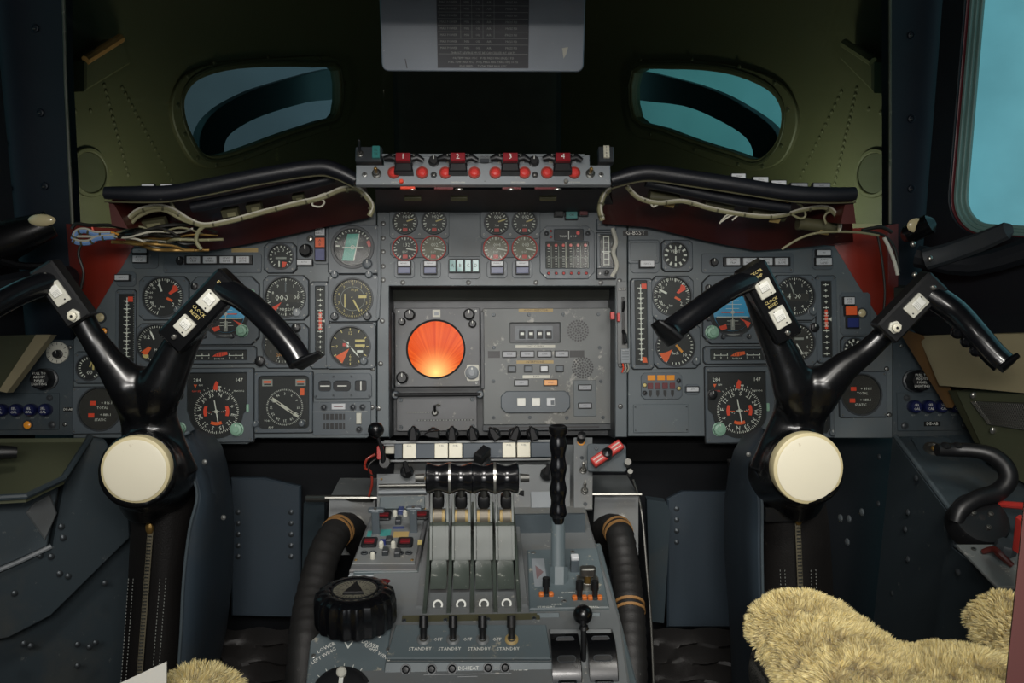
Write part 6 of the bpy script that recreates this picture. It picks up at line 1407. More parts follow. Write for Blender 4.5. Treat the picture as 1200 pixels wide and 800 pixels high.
# ================================================================== WINDSCREEN, NOSE VISOR
NL=Frame(0,0,1,0,62,org=(-.93,1.95,0))   # left visor wall, its normal turned inward
def visorwall(side):
    s=side
    A=Vector((s*.98,1.86,0)); B=Vector((s*.30,3.35,0)); U=(B-A).normalized() if s<0 else (A-B).normalized()
    org=A; F=Frame(0,0,1,0,org=A); F.U=U; F.V=Vector((0,0,1)); F.N=U.cross(F.V).normalized()
    return F
def visor(s,win,gask,port,brk,rivs,label):
    F=visorwall(s); L=lambda P:[F.loc(x,y) for x,y in P]
    W=L(win); outer=[(-2.2,-.55),(2.2,-.55),(2.2,1.2),(-2.2,1.2)]
    A=Vector((s*.98,1.86,0)); 
    ext=1.64
    if s<0: outer=[(0,-.5),(ext,-.5),(ext,1.1),(0,1.1)]
    else: outer=[(-ext,-.5),(0,-.5),(0,1.1),(-ext,1.1)]
    X=F.mat(F.o); b=MB(1)
    b.poly(outer,-.02,0,'olive',.001,[W],X=X)
    c=F.o; o=solo('wall_visor_left' if s<0 else 'wall_visor_right','olive green riveted visor wall outside the windscreen on the %s'%('left' if s<0 else 'right'),None,b,kind='structure')
    g=MB(1); G=L(gask); g.poly(G,0,.012,'olive',.003,[W]); g2=MB(1)
    tn=T('visor_window_frame','olive rounded frame around the %s visor window'%('left' if s<0 else 'right'),'window frame',world=X); tn.part('frame',g)
    gi=inset(ccw(W),-.010); go=inset(ccw(W),-.018); g=MB(1); g.poly(go,.012,.016,'olive_dark',.001,[gi]); tn.part('gasket',g)
    # screws round the frame
    mid=inset(ccw(W),-.026); me=shared('vs',lambda:(lambda q:(q.lathe([(.006,0),(.005,.003),(0,.0035)],'olive_dark',8),q.mesh('screw'))[-1])(MB(1)))
    step=4
    for p in mid[::step]: o2=tn.part('screw',None,me=me); o2.location=(p[0],p[1],.012)
    g=MB(1); g.poly(W,-.014,-.010,'window_glass',0); tn.part('pane',g,'glass pane')
    # rivets
    b=MB(1)
    for (x0,y0,x1,y1,n) in rivs:
        for i in range(n):
            u,v=F.loc(x0+(x1-x0)*i/(n-1),y0+(y1-y0)*i/(n-1)); b.ball((u,v,0),(.006,.006,.004),'olive',6)
    b.v=[X@v for v in b.v]; b.X=Matrix(); 
    o=solo('rivet_rows','rows of olive rivets on the %s visor wall'%('left' if s<0 else 'right'),'rivets',b,kind='stuff')
    # round inspection port
    (pxx,pyy,pr)=port; u,v=F.loc(pxx,pyy); r=pr; b=MB(1); b.X=Matrix.Translation((u,v,0)); b.ring(0,0,r*.82,r,0,.008,'olive',32,.002); b.lathe([(r*.82,.0),(r*.8,.003),(0,.001)],'olive_dark',28)
    tp=T('inspection_port','round recessed port on the %s visor wall'%('left' if s<0 else 'right'),'port',world=X); tp.part('port_ring',b)
    b=MB(1); P=L(brk); b.poly(P,0,.05,'olive',.004); tb=T('bracket','olive box bracket high on the %s visor wall'%('left' if s<0 else 'right'),'bracket',world=X); tb.part('bracket_body',b); b=MB(1); q=L([brk[1],brk[2]]); b.tube([(q[0][0],q[0][1],.05),(q[1][0],q[1][1],.05)],.010,'tape_tan' if s<0 else 'olive',8); tb.part('sealant_bead',b)
    return F
winL=[(213,118),(222,100),(240,89),(275,81),(330,78),(372,79),(393,83),(393,132),(372,142),(330,156),(290,171),(262,180),(243,182),(232,176),(222,158),(215,140)]
gaskL=[(198,120),(208,94),(228,80),(262,72),(330,67),(400,72),(404,140),(372,156),(330,170),(290,186),(262,195),(240,197),(222,188),(208,165),(200,145)]
def smooth_poly(P,n=3):
    Q=[];m=len(P)
    for i in range(m):
        p0,p1,p2,p3=[Vector(P[(i+j)%m]) for j in (-1,0,1,2)]
        for j in range(n):
            t=j/n; Q.append(tuple(.5*((2*p1)+(p2-p0)*t+(2*p0-5*p1+4*p2-p3)*t*t+(3*p1-p0-3*p2+p3)*t**3)))
    return Q
mir=lambda P:[(1126-x if 0 else x,y) for x,y in P]
winR=[(747,86),(780,81),(830,83),(868,90),(900,104),(915,120),(919,140),(913,165),(900,181),(886,186),(862,178),(820,165),(780,150),(748,137)]
gaskR=[(740,80),(780,70),(835,72),(880,80),(915,95),(932,115),(938,142),(930,172),(915,192),(890,200),(862,196),(820,182),(780,166),(742,154)]
FL=visor(-1,smooth_poly(winL),smooth_poly(gaskL),(104,202,.055),[(80,108),(80,72),(122,46),(134,76)],[(122,100,150,205,15),(143,103,205,218,17),(88,130,106,130,2)],'')
FR=visor(1,smooth_poly(winR),smooth_poly(gaskR),(1025,203,.055),[(1002,70),(1008,52),(1042,74),(1042,110)],[(986,108,938,208,14),(1004,104,978,215,17),(1018,128,1032,132,2)],'')
# curved strut of the outer fuselage seen through each visor window
def strut(F,P,label,z=-.28):
    b=MB(1); Q=[]
    Fo=F.off(z); Q=smooth_poly([Fo.loc(x,y) for x,y in P],4); b.poly(Q,-.03,0,'post',.002); solo('outer_strut',label,'strut',b,Fo.mat(Fo.o))
strut(FL,[(236,190),(234,175),(236,155),(248,135),(275,116),(320,98),(400,80),(405,112),(360,120),(310,135),(280,150),(265,165),(260,190)],'dark curved outer strut seen through the left visor window')
strut(FR,[(740,84),(790,92),(840,108),(880,130),(905,150),(912,170),(905,195),(878,195),(882,180),(872,160),(840,140),(800,124),(740,114)],'dark curved outer strut seen through the right visor window')
# nose cavity ends
b=MB(1); b.X=Matrix.Translation((0,3.4,0)); b.add([(-.45,0,-.5),(.45,0,-.5),(.45,0,1.1),(-.45,0,1.1),(-.45,.03,-.5),(.45,.03,-.5),(.45,.03,1.1),(-.45,.03,1.1)],[(0,1,2,3),(7,6,5,4),(0,4,5,1),(1,5,6,2),(2,6,7,3),(3,7,4,0)],'nose_dark'); solo('wall_front',None,None,b,kind='structure')
b=MB(1); b.rect(0,2.6,2.2,1.9,.62,.65,'nose_dark'); solo('ceiling_nose',None,None,b,kind='structure')
b=MB(1); b.rect(0,2.62,2.0,1.85,-.22,-.2,'nose_dark'); solo('floor_nose',None,None,b,kind='structure')
# windscreen pane (tilted) and posts
b=MB(1); V=[at(72,-60,1.42),at(1044,-60,1.42),at(1044,262,1.845),at(86,262,1.845)]; b.add(V+[v+Vector((0,.012,0)) for v in V],[(0,3,2,1),(4,5,6,7),(0,1,5,4),(1,2,6,5),(2,3,7,6),(3,0,4,7)],'windscreen'); solo('windscreen','clear windscreen pane between the two dark posts','windscreen',b)
def post(side,xin,xout,label):
    t=T('windscreen_post',label,'windscreen post',world=Matrix.Translation(at((xin+xout)/2,260,1.74))); J=Matrix.Translation(-at((xin+xout)/2,260,1.74)); b=MB(1)
    ys=[-60,100,262,400]
    F_=Frame(560,200,1.74,0); P=[F_.loc(x,y) for x,y in ([(xout,-60),(xout,400),(xin+(8 if side<0 else 0),400),(xin+(8 if side<0 else 0),262),(xin,100),(xin-(4 if side<0 else 0),-60)])]
    b.poly(P,-.035,0,'post',.004,X=J@F_.mat(F_.o)); t.part('post_body',b)
    b=MB(1); e=[(xin-(4 if side<0 else 0),-60),(xin,100),(xin+(8 if side<0 else 0),262)]; b.tube([J@at(x,y,1.735) for x,y in e],.0032,'post_edge',8); t.part('edge_strip',b,'thin worn edge strip')
    return t,J
tpL,J1=post(-1,77,-60,'broad dark navy windscreen post at the left edge'); tpR,J2=post(1,1043,1113,'broad dark navy windscreen post beside the right side window')
for tt_,J_,L in ((tpL,J1,[(41,33,.005),(47,132,.005),(52,218,.005),(4,168,.004),(10,221,.004)]),(tpR,J2,[(1068,41,.005),(1068,139,.005),(1068,221,.005),(1117,56,.003),(1114,119,.003),(1111,174,.003)])):
    for x,y,r in L:
        b=MB(1); b.lathe([(r*1.5,0),(r*1.3,.002),(r*.9,.0025),(r*.7,.001),(0,.001)],'post',14); b.ball((-r*.3,-r*.3,.0015),(r*.8,r*.35,.0015),'steel_dark',8); tt_.part('screw',b,me=None); o=COL.objects[-1]; o.location=J_@at(x,y,1.738); o.rotation_euler=(R(90),0,0)
# ---- side windows ----------------------------------------------------------
def sidewall(s):
    A=Vector((s*.862,1.66,0)); B=Vector((s*1.25,.6,0))
    F=Frame(0,0,1,0,org=A); U=(B-A).normalized()*(1 if s>0 else -1); F.U=U; F.V=Vector((0,0,1)); F.N=U.cross(F.V).normalized(); return F,(B-A).length
for s in (-1,1):
    F,LN=sidewall(s); X=F.mat(F.o)
    hx0,hx1=.0,.80; z0,z1=-.094,.55
    H=rrect((hx0+hx1)/2*s,(z0+z1)/2,hx1-hx0,z1-z0,.07,8)
    O=[(-.05*s,-1.15),(LN*s,-1.15),(LN*s,.9),(-.05*s,.9)]
    nm='left' if s<0 else 'right'
    b=MB(1); b.poly(O,-.026,0,'cabin_dark',.001,[H],X=X); solo('wall_'+nm,None,None,b,kind='structure')
    wf=T('window_1' if s<0 else 'window_2','pale sealed side window on the '+nm,None,world=X,kind='structure')
    for i,(d,zz,m) in enumerate(((0,-.004,'red_dark'),(.0015,-.010,'window_seal'),(.007,-.016,'window_seal'),(.0125,-.022,'window_seal'))):
        b=MB(1); ii=inset(ccw(H),d); jj=inset(ccw(H),d+(.006 if d else .0016)); b.poly(ii,-.028,zz,m,.001,[jj]); wf.part('window_frame',b)
    b=MB(1); b.poly(inset(ccw(H),.002),-.034,-.029,'window_glass'); wf.part('pane',b)
# handle lever below right side window
b=MB(1); t=T('window_latch_arm','long brown-black latch arm under the right side window','latch',world=Matrix.Translation(at(1085,295,1.5))); J=Matrix.Translation(-at(1085,295,1.5))
b.X=J; b.tube([at(1084,304,1.52),at(1110,297,1.5),at(1150,283,1.46),at(1180,270,1.42),at(1186,268,1.42)],[(.018,.012),(.017,.01),(.016,.009),(.014,.008),(.008,.004)],'bezel_dark',8,up=(0,0,1)); t.part('arm',b)
b=MB(1); b.X=J; b.tube([at(1058,278,1.5),at(1064,275,1.5),at(1080,267,1.48),at(1090,262,1.47),at(1094,260,1.47)],[.008,.016,.017,.017,.008],'gloss_black',16); t.part('knuckle',b)
b=MB(1); b.X=J; b.ball(at(1074,264,1.475),(.016,.004,.012),'cream_lamp',14); t.part('pale_cap',b,'pale oval cap'); 
b=MB(1); b.X=J; 
for x,y in ((1172,277),(1090,303),(1070,286),(1072,322)): b.ball(at(x,y,1.44),(.005,.004,.005),'steel',10)
t.part('bolt',b)
b=MB(1); t=T('vent_duct','glossy dark rounded duct with a pale oval cap at the left edge','duct',world=Matrix.Translation(at(20,280,1.5))); J=Matrix.Translation(-at(20,280,1.5)); b.X=J
b.tube([at(-60,300,1.45),at(0,285,1.5),at(40,270,1.52),at(60,262,1.53)],[.045,.035,.026,.022],'gloss_black',20); t.part('duct',b); b=MB(1); b.X=J; b.ball(at(49,258,1.50),(.022,.006,.010),'cream_lamp',16); t.part('pale_cap',b,'pale oval cap')
b=MB(1); b.X=J; b.tube([at(0,305,1.45),at(30,312,1.47),at(70,310,1.5)],.006,'gloss_black',8,res=3); t.part('pipe',b)
# dark coaming rails under side windows
for s,pts in ((-1,[(-40,345,1.4),(40,330,1.5),(80,325,1.6)]),(1,[(1075,300,1.56),(1140,310,1.5),(1215,290,1.42)])):
    b=MB(1); b.tube([at(*p) for p in pts],.02,'cabin_dark',10,res=3); solo('window_sill_padding','soft dark padding roll below the %s side window'%('left' if s<0 else 'right'),'padding',b)
# overhead placard --------------------------------------------------------
PF=Frame(566,40,1.12,-8)
t=T('placard_board','grey metal board with a dark limitations table, hanging at the top centre','placard',PF,566,40); b=t.mb(); b.poly(rrect(0,20,238,124,8,5),0,4,'placard',1.2); t.part('board',b)
b=t.mb(); b.rect(0,24,107,124,4,4.3,'placard_dark',0,.1); t.part('table_plate',b,'dark printed table')
b=t.mb(); z=4.4
rows=['ENGINE','T.O. & GO-AROUND','CONTINGENCY','CLIMB','CRUISE','SUBSONIC','TRANSONIC']
for i in range(14):
    y=78-7.2*i; b.rect(0,y+3.6,105,.3,z,z+.02,'mark_dim')
    if i>=4:
        for x,sx in ((-40,'MAX POWER'),(-19,'MIN'),(-6,'OIL'),(7,'AIR'),(33,'PRESS PSI')): b.text(sx,x,y,3.4,z,'mark_dim')
for x in (-26,-13,0,13): b.rect(x,40,.3,90,z,z+.02,'mark_dim')
b.rect(0,-22.2,105,.3,z,z+.02,'mark_dim'); b.text('THRUST REVERSE MUST BE CANCELLED AT 65KTS',0,-21,3.4,z,'mark_dim')
b.text('OIL TEMP MAX 190C    FUEL PRESS MIN (IDLE) 5 PSI',0,-27,3.2,z,'mark_dim'); b.text('FUEL TEMP MAX 90C    FUEL PRESS MIN (TAKE-OFF) 10 PSI',0,-31.5,3.2,z,'mark_dim'); b.text('IDLE SPEED      TOTAL TEMP MAX 127C',0,-36,3.2,z,'mark_dim'); t.part('table_print',b)
b=t.mb(); b.flat([(93,-15),(100,-14),(98,-22),(95,-27),(94,-21)],4.1,'offwhite'); b.flat([(-92,-28),(-91,-28),(-89,-38),(-90,-39)],4.1,'mark_black'); t.part('paint_chip',b,'white paint chip')
b=MB(1); b.X=Matrix.Translation((0,.57,.176)); b.rect(0,0,.62,.5,0,.1,'cabin_dark',.02,.01); solo('overhead_panel','dark overhead panel box above the placard board','overhead panel',b)
# ================================================================== SIDE CONSOLES, SEATS, FLOOR
FZ=-1.15
def quadprism(b,P,d,m):
    """P: world polygon, d: thickness vector"""
    n=len(P); V=list(P)+[p+d for p in P]; F=[tuple(range(n)),tuple(range(2*n-1,n-1,-1))]+[(i,i+n,(i+1)%n+n,(i+1)%n) for i in range(n)]
    return b.add(V,[f for f in F],m)
# right console: inner wall + stepped top
def world_poly(L): return [at(*p) for p in L]
zr=at(1048,514,1.5).z
t=T('side_console','dark grey riveted side console with a worn top edge on the right','console',world=Matrix.Translation((.66,1.2,FZ))); J=Matrix.Translation((-.66,-1.2,-FZ))
e=[(1046,513,1.50),(1112,603,1.27),(1116,642,1.215),(1222,725,1.03),(1360,830,.82)]
E=[at(*p) for p in e]
b=MB(1); b.X=J; bot=[Vector((p.x-.02,p.y,FZ+.002)) for p in E]
V=E+bot; n=len(E); F=[(i,i+1,n+i+1,n+i) for i in range(n-1)]
V2=[v+Vector((.02,0,0)) for v in V]; F=[f[::-1] for f in F]+[tuple(i+2*n for i in f) for f in F]+[(i,i+2*n,i+1+2*n,i+1) for i in range(n-1)]
b.add(V+V2,F,'side_paint'); t.part('inner_wall',b)
top=[[p,Vector((1.25,p.y+.06,p.z+.0))] for p in E]
b=MB(1); b.X=J; rows=[[a.lerp(c,i/4) for i in range(5)] for a,c in top]
bb=loft(rows,'side_paint',.004); b.add([v for v in bb.v],bb.f,'side_paint'); t.part('top_deck',b)
b=MB(1); b.X=J; b.tube([p+Vector((.004,-.002,.004)) for p in E],.004,'panel_edge',8); t.part('edge_bead',b,'pale worn edge')
rv=shared('rv',lambda:(lambda q:(q.ball((0,0,0),(.0055,.0055,.003),'screw',10),q.mesh('rivet'))[-1])(MB(1)))
def wallpt(x,y,E_):
    """point on the inner wall surface seen at pixel x,y"""
    d=ray(x,y)
    best=None
    for i in range(len(E_)-1):
        a,c=E_[i],E_[i+1]; ex,ey=c.x-a.x,c.y-a.y
        den=d.x*ey-d.y*ex
        if abs(den)<1e-9: continue
        s=(a.x*ey-a.y*ex)/den; p=d*s; f=((p.x-a.x)*ex+(p.y-a.y)*ey)/(ex*ex+ey*ey)
        if s>0 and -.3<f<=1.001:
            if f>=0: return p,(ey,-ex)
            best=best or (p,(ey,-ex))
    return best or (d*1.2,(1,0))
for x,y in ((1034,535),(1033,590),(990,607),(1000,608),(998,635),(1068,600),(1068,655),(1050,695),(1065,620),(1127,670),(1078,560),(1015,600)):
    p,nn=wallpt(x,y,E); nx=Vector((nn[0],nn[1],0)).normalized(); 
    if nx.x>0: nx=-nx
    o=t.part('rivet',None,me=rv); o.location=J@(p+nx*.006); o.rotation_euler=nx.to_track_quat('Z','Y').to_euler()
zc=(E[0].z+E[1].z)/2
# step plate: handle recess plate and emergency handle (tiller)
def dz(x,y,z): return atz(x,y,z)
CF=Frame(1110,545,1.42,70)
t=T('tiller','black curved nose wheel tiller handle on a round bolted boss, right console','tiller',world=Matrix.Translation(at(1147,612,1.22))); J=Matrix.Translation(-at(1147,612,1.22)); b=MB(1); b.X=J
pts=[(1098,527,1.26),(1120,527,1.26),(1142,528,1.25),(1162,533,1.24),(1178,547,1.225),(1181,563,1.215),(1168,577,1.21),(1145,584,1.205),(1126,597,1.20),(1120,612,1.195)]
b.tube([at(*p) for p in pts],[.009,.0105,.0105,.012,.013,.013,.013,.012,.012,.010],'satin_black',16,res=5)
for i,(x,y) in enumerate(((1108,522),(1122,522),(1136,523),(1150,525))): b.ball(at(x,y,1.258),(.008,.009,.005),'satin_black',10)
t.part('handle',b)
b=MB(1); b.X=J; b.cyl(0,0,1,0,1,'black',3) if 0 else None
TFm=Frame(1147,610,1.2,48); X=TFm.mat(at(1147,610,1.2)); kk=kpx(1.2)
b.lathe([(35*kk,-.02),(35*kk,.006),(33*kk,.010),(25*kk,.011)],'satin_black',40,X=X); b.lathe([(30*kk,.008),(0,.0115)],'matt_black',36,X=X); t.part('boss',b)
for x,y in ((-9,6),(12,4),(3,-14)):
    b=MB(1); b.X=J; b.lathe([(3.4*kk,.011),(3.2*kk,.0135),(1.6*kk,.014),(1.4*kk,.0125)],'steel_dark',12,X=X@Matrix.Translation((x*kk,y*kk,0))); t.part('bolt',b)
t=T('socket_plate','square plate with a round brassy socket behind the tiller grip','socket plate',CF,1105,530); b=t.mb(); org=CF.pt(1105,530); b2=MB(1); b2.poly([CF.loc(x,y,org) for x,y in ((1085,546),(1127,546),(1112,514),(1068,514))],0,.003,'side_paint',.0008); t.part('plate',b2); b=t.mb(); b.lathe([(12,2),(11,5),(8,5.2),(7,3),(0,3)],'steel_dark',24,-10,3); b.ball((-10,3,4),(4,4,3),'brass',10); t.part('socket',b,'brassy socket')
# red box + red bar + knobs at far right
b=MB(1); b.X=Matrix.Translation(at(1200,628,1.0)); b.rect(.006,0,.022,.03,-.022,.022,'red',.004,.003); solo('red_guard','bright red box at the right edge beside the tiller','guard',b)
b=MB(1); b.tube([at(1168,590,1.22),at(1215,594,1.16)],.005,'red',10); solo('red_rod','thin red rod right of the tiller boss','rod',b)
QF=Frame(1160,655,1.12,75)
t=T('console_switch_panel','small console panel with a knob and a curled lever switch beside the right seat','switch panel',QF,1165,660); b2=MB(1); org=QF.pt(1165,660); b2.poly([QF.loc(x,y,org) for x,y in ((1168,690),(1230,690),(1225,640),(1120,640))],0,.004,'ins_grey',.001); t.part('plate',b2)
b=t.mb(); b.lathe([(12,4),(12,14),(10,17),(0,17)],'bezel_dark',24,20,16,flute=.05,nf=8); t.part('knob',b); b=t.mb(); b.tube([(-8,14,6),(0,8,14),(2,-4,15),(12,-14,8)],[3,4,4.4,3],'brass' if 0 else 'maroon_deep',10,res=4); t.part('lever_switch',b); screws(t,[(-14,22),(36,2),(30,34)],3.2,'steel_dark',4)
# cream side wall board + grille on the right, olive tray board on the left
SFR,_=sidewall(1)
def board(name,label,cat,pts,Y0,m,th=.02):
    """pts with own depth each"""
    P=world_poly(pts); b=MB(1); quadprism(b,P,Vector((.0,th,-.004)),m); return solo(name,label,cat,b)
board('side_board','plain cream board on the right side wall beside the yoke grip','board',[(1083,393,1.50),(1108,452,1.46),(1240,464,1.24),(1240,388,1.24)],0,'beige_board')
board('armrest_ledge','dark ledge above the cream board on the right side wall','ledge',[(1060,372,1.52),(1083,392,1.50),(1240,388,1.22),(1240,366,1.22)],0,'cabin_dark')
SPF=frame3(at(1120,459,1.46),at(1250,465,1.24),at(1160,545,1.40)); b=MB(1); b.poly([SPF.loc(x,y) for x,y in ((1120,459),(1160,545),(1260,600),(1260,465))],-.02,0,'olive_tray',.002,X=SPF.mat(SPF.o)); solo('speaker_panel','olive grey panel framing a metal mesh grille, far right','panel',b)
G=[SPF.pt(x,y,.003) for x,y in ((1140,470),(1160,496),(1250,510),(1250,474))]; b=MB(1); quadprism(b,G,SPF.N*-.002,'black')
t=T('mesh_grille','silver wire mesh grille at the far right','grille',world=Matrix.Translation(G[0])); J=Matrix.Translation(-G[0]); b.v=[J@v for v in b.v]; t.part('backing',b)
b=MB(1); b.X=J
for i in range(46):
    f=i/45; a=G[0].lerp(G[3],f); c=G[1].lerp(G[2],f); b.tube([a+SPF.N*.003,c+SPF.N*.003],.0008,'steel',5)
for i in range(12):
    f=i/11; a=G[0].lerp(G[1],f); c=G[3].lerp(G[2],f); b.tube([a+SPF.N*.0035,c+SPF.N*.0035],.0008,'steel',5)
o=t.part('wire_mesh',b); o['kind']='stuff'
for x,y in ((1141,463),(1164,504)):
    b=MB(1); b.X=J; b.ball(SPF.pt(x,y,.002),(.006,.004,.006),'steel',10); t.part('screw',b)
board('corner_strip','narrow pale olive strip along the slanted corner right of the blue knobs','trim strip',[(1118,458,1.47),(1150,520,1.42),(1156,520,1.41),(1125,457,1.46)],0,'mint' if 0 else 'olive')
board('corner_wedge','pale and brown wedge between side panel and cream board, right','wedge',[(1058,385,1.55),(1116,478,1.50),(1122,470,1.49),(1082,393,1.5)],0,'tape_tan')
board('tray_board','olive grey tray board standing at the far left edge','board',[(-60,395,1.3),(42,392,1.5),(-2,458,1.45),(-60,458,1.32)],0,'olive_tray')
board('tray_edge','slanted olive edge flange of the tray board, far left','flange',[(42,392,1.5),(60,392,1.52),(8,460,1.46),(-2,458,1.45)],0,'tan_wall')
# left console
t=T('side_console','dark grey riveted side console with an open olive tray on the left','console',world=Matrix.Translation((-.7,1.2,FZ))); J=Matrix.Translation((.7,-1.2,-FZ))
e=[(106,512,1.50),(72,563,1.36),(28,583,1.30),(-60,600,1.2)]
E2=[at(*p) for p in [(106,512,1.50),(78,560,1.38),(60,633,1.2),(-20,680,1.05),(-180,800,.85)]]
CK=Frame(106,512,1.5,0,38); CW=CK.off(-.07); b=MB(1); b.X=J; b.poly([CW.loc(x,y) for x,y in [(118,520),(178,600),(178,1000),(-60,1000),(-60,560)]],-.02,0,'side_paint',.002,X=CW.mat(CW.o)); t.part('inner_wall',b)
b=MB(1); b.X=J
CK=Frame(106,512,1.5,0,38); L_=[(106,512),(124,516),(150,568),(153,630),(60,722),(10,748),(-60,760),(-60,700),(30,655),(62,640),(76,566)]
b.poly([CK.loc(x,y) for x,y in L_],-.02,0,'side_paint',.003,X=CK.mat(CK.o)); t.part('sloping_cheek',b)
b=MB(1); b.X=J; T0=world_poly([(-60,514,1.5),(106,513,1.50),(74,562,1.38),(30,583,1.3),(-60,588,1.25)]); D=Vector((0,.0,-.007))
b.add([*T0,*[v+D for v in T0]],[(5,6,7,8,9)]+[(i,(i+1)%5,(i+1)%5+5,i+5)[::-1] for i in range(5)],'olive_tray'); t.part('tray',b,'olive tray')
b=MB(1); b.X=J; b.tube([p+Vector((0,0,.002)) for p in (T0[1],T0[2],T0[3],T0[4])],.005,'side_paint',8); t.part('tray_rim',b)
CS=CK.off(.012); b=MB(1); b.X=J; b.poly([CS.loc(x,y) for x,y in [(70,567),(28,585),(-60,600),(-60,690),(24,655),(56,640)]],-.02,0,'panel_edge',.003,X=CS.mat(CS.o)); t.part('front_step',b)
b=MB(1); b.X=J; b.poly([CS.loc(x,y) for x,y in [(40,588),(58,578),(66,600),(52,632),(30,600)]],0,.006,'ped_grey',.002,X=CS.mat(CS.o)); t.part('bracket',b)
b=MB(1); b.X=J; q=[CS.pt(x,y) for x,y in [(60,640),(22,658),(-60,692)]]; b.tube(q,.004,'light_grey',8); t.part('ledge_edge',b,'pale worn ledge edge')
for x,y in ((72,617),(47,651),(60,652),(17,695),(28,754),(36,757),(91,755),(112,753),(105,758),(91,780),(74,630),(80,675),(52,600),(123,683),(70,672)):
    p=CK.pt(x,y,.003); o=t.part('rivet',None,me=rv); o.location=J@p; o.rotation_euler=CK.N.to_track_quat('Z','Y').to_euler()
b=MB(1); b.tube([at(-30,528,1.33),at(0,530,1.34),at(20,530,1.35)],[.011,.011,.009],'satin_black',14); solo('grip_end','end of a black ribbed grip above the left tray','grip',b)
# rudder pedal plates, footwell
def pedal(label,pts,Y,rv_pts,lip):
    c=at(pts[0][0],pts[2][1],Y); F=Frame(pts[0][0],pts[0][1],Y,6); t=T('rudder_pedal',label,'rudder pedal',world=F.mat(F.o)); b=MB(1); b.poly([F.loc(x,y) for x,y in pts],-.012,0,'deep_blue',.003); t.part('plate',b)
    for x,y in rv_pts: u,v=F.loc(x,y); o=t.part('rivet',None,me=rv); o.location=(u,v,0)
    b=MB(1); u0=F.loc(*lip[0]); u1=F.loc(*lip[1]); b.tube([(*u0,.006),(*u1,.006)],.005,'light_grey',8); t.part('heel_strip',b,'pale heel strip')
    return t
pedal('blue-grey riveted rudder pedal plate left of the pedestal',[(271,722),(353,724),(352,570),(310,560),(270,560)],1.62,[(279,600+13*i) for i in range(5)]+[(341,600+13*i) for i in range(5)],((272,746),(356,749)))
pedal('blue-grey riveted rudder pedal plate right of the pedestal',[(782,735),(858,735),(853,576),(800,576),(782,585)],1.62,[(793,596+13*i) for i in range(4)],((778,744),(858,744)))
b=MB(1); P=world_poly([(758,585,1.6),(780,588,1.58),(786,600,1.57),(778,730,1.56),(762,728,1.58)]); quadprism(b,P,Vector((0,.02,0)),'side_paint'); solo('pedal_flange','grey bent flange left of the right rudder pedal plate','flange',b)
b=MB(1); P=world_poly([(356,590,1.6),(380,590,1.55),(382,720,1.5),(352,735,1.55)]); quadprism(b,P,Vector((0,.02,0)),'side_paint'); solo('pedal_flange','grey bent flange right of the left rudder pedal plate','flange',b)
b=MB(1); b.tube([at(742,562,1.5),at(752,600,1.46),at(759,680,1.4),at(763,730,1.36),at(766,800,1.3)],.0022,'steel_dark',8,res=5); solo('bent_rod','thin bright bent rod beside the right hose','rod',b)
def bellows(label,x0,x1):
    rows=[]
    for i in range(15):
        y=735+ i*7; rows.append([at(x,y,1.56-.012*i)+Vector((0,-.02*abs(math.sin(i*1.05+.3*math.sin(x*.05)))+.006*math.sin(x*.13+i),0)) for x in [x0+(x1-x0)*j/14 for j in range(15)]])
    solo('floor_bellows',label,'bellows',loft(rows,'leather',.004))
bellows('folded black bellows on the floor under the left pedal plate',262,372); bellows('folded black bellows on the floor under the right pedal plate',764,870)
# floor, walls, ceiling, bulkheads
b=MB(1); b.rect(0,.55,2.6,3.2,FZ-.03,FZ,'floor_brown'); solo('floor',None,None,b,kind='structure')
b=MB(1); b.rect(0,.3,2.7,3.3,.9,.93,'cabin_dark'); solo('ceiling',None,None,b,kind='structure')
b=MB(1); b.X=Matrix.Translation((0,-1.3,-.12)); b.add([(-1.35,0,-1.05),(1.35,0,-1.05),(1.35,0,1.05),(-1.35,0,1.05),(-1.35,-.03,-1.05),(1.35,-.03,-1.05),(1.35,-.03,1.05),(-1.35,-.03,1.05)],[(3,2,1,0),(4,5,6,7),(0,1,5,4),(1,2,6,5),(2,3,7,6),(3,0,4,7)],'cabin_dark'); solo('wall_back',None,None,b,kind='structure')
for s,nm in ((-1,'wall_rear_left'),(1,'wall_rear_right')):
    b=MB(1); b.X=Matrix.Translation((s*1.27,-.35,-.12)); b.add([(0,-.97,-1.04),(0,.97,-1.04),(0,.97,1.04),(0,-.97,1.04),(s*.03,-.97,-1.04),(s*.03,.97,-1.04),(s*.03,.97,1.04),(s*.03,-.97,1.04)],[(0,1,2,3),(7,6,5,4),(0,4,5,1),(1,5,6,2),(2,6,7,3),(3,7,4,0)],'cabin_dark'); solo(nm,None,None,b,kind='structure')
b=MB(1); P=[Vector((-1.2,1.78,FZ)),Vector((1.2,1.78,FZ)),Vector((1.2,1.78,-.22)),Vector((-1.2,1.78,-.22))]; quadprism(b,P,Vector((0,.02,0)),'cabin_dark'); solo('wall_bulkhead',None,None,b,kind='structure')
b=MB(1); P=[Vector((-1.0,1.72,.55)),Vector((1.0,1.72,.55)),Vector((1.0,1.72,.9)),Vector((-1.0,1.72,.9))]; quadprism(b,P,Vector((0,.03,0)),'cabin_dark'); solo('wall_header',None,None,b,kind='structure')
# structure under the left panel: dark brackets
for x0,x1,w in ((250,455,'left'),(735,880,'right')):
    b=MB(1); P=world_poly([(x0,519,1.66),(x1,519,1.66),(x1,540,1.68),(x0,540,1.68)]); quadprism(b,P,Vector((0,.02,0)),'matt_black'); solo('panel_stiffener','dark stiffener bar below the %s instrument panel'%w,'stiffener',b)
b=MB(1); b.tube([at(360,584,1.5),at(436,584,1.46)],.006,'steel_dark',10); solo('cross_rod','thin steel rod between the left pedal and the pedestal','rod',b)
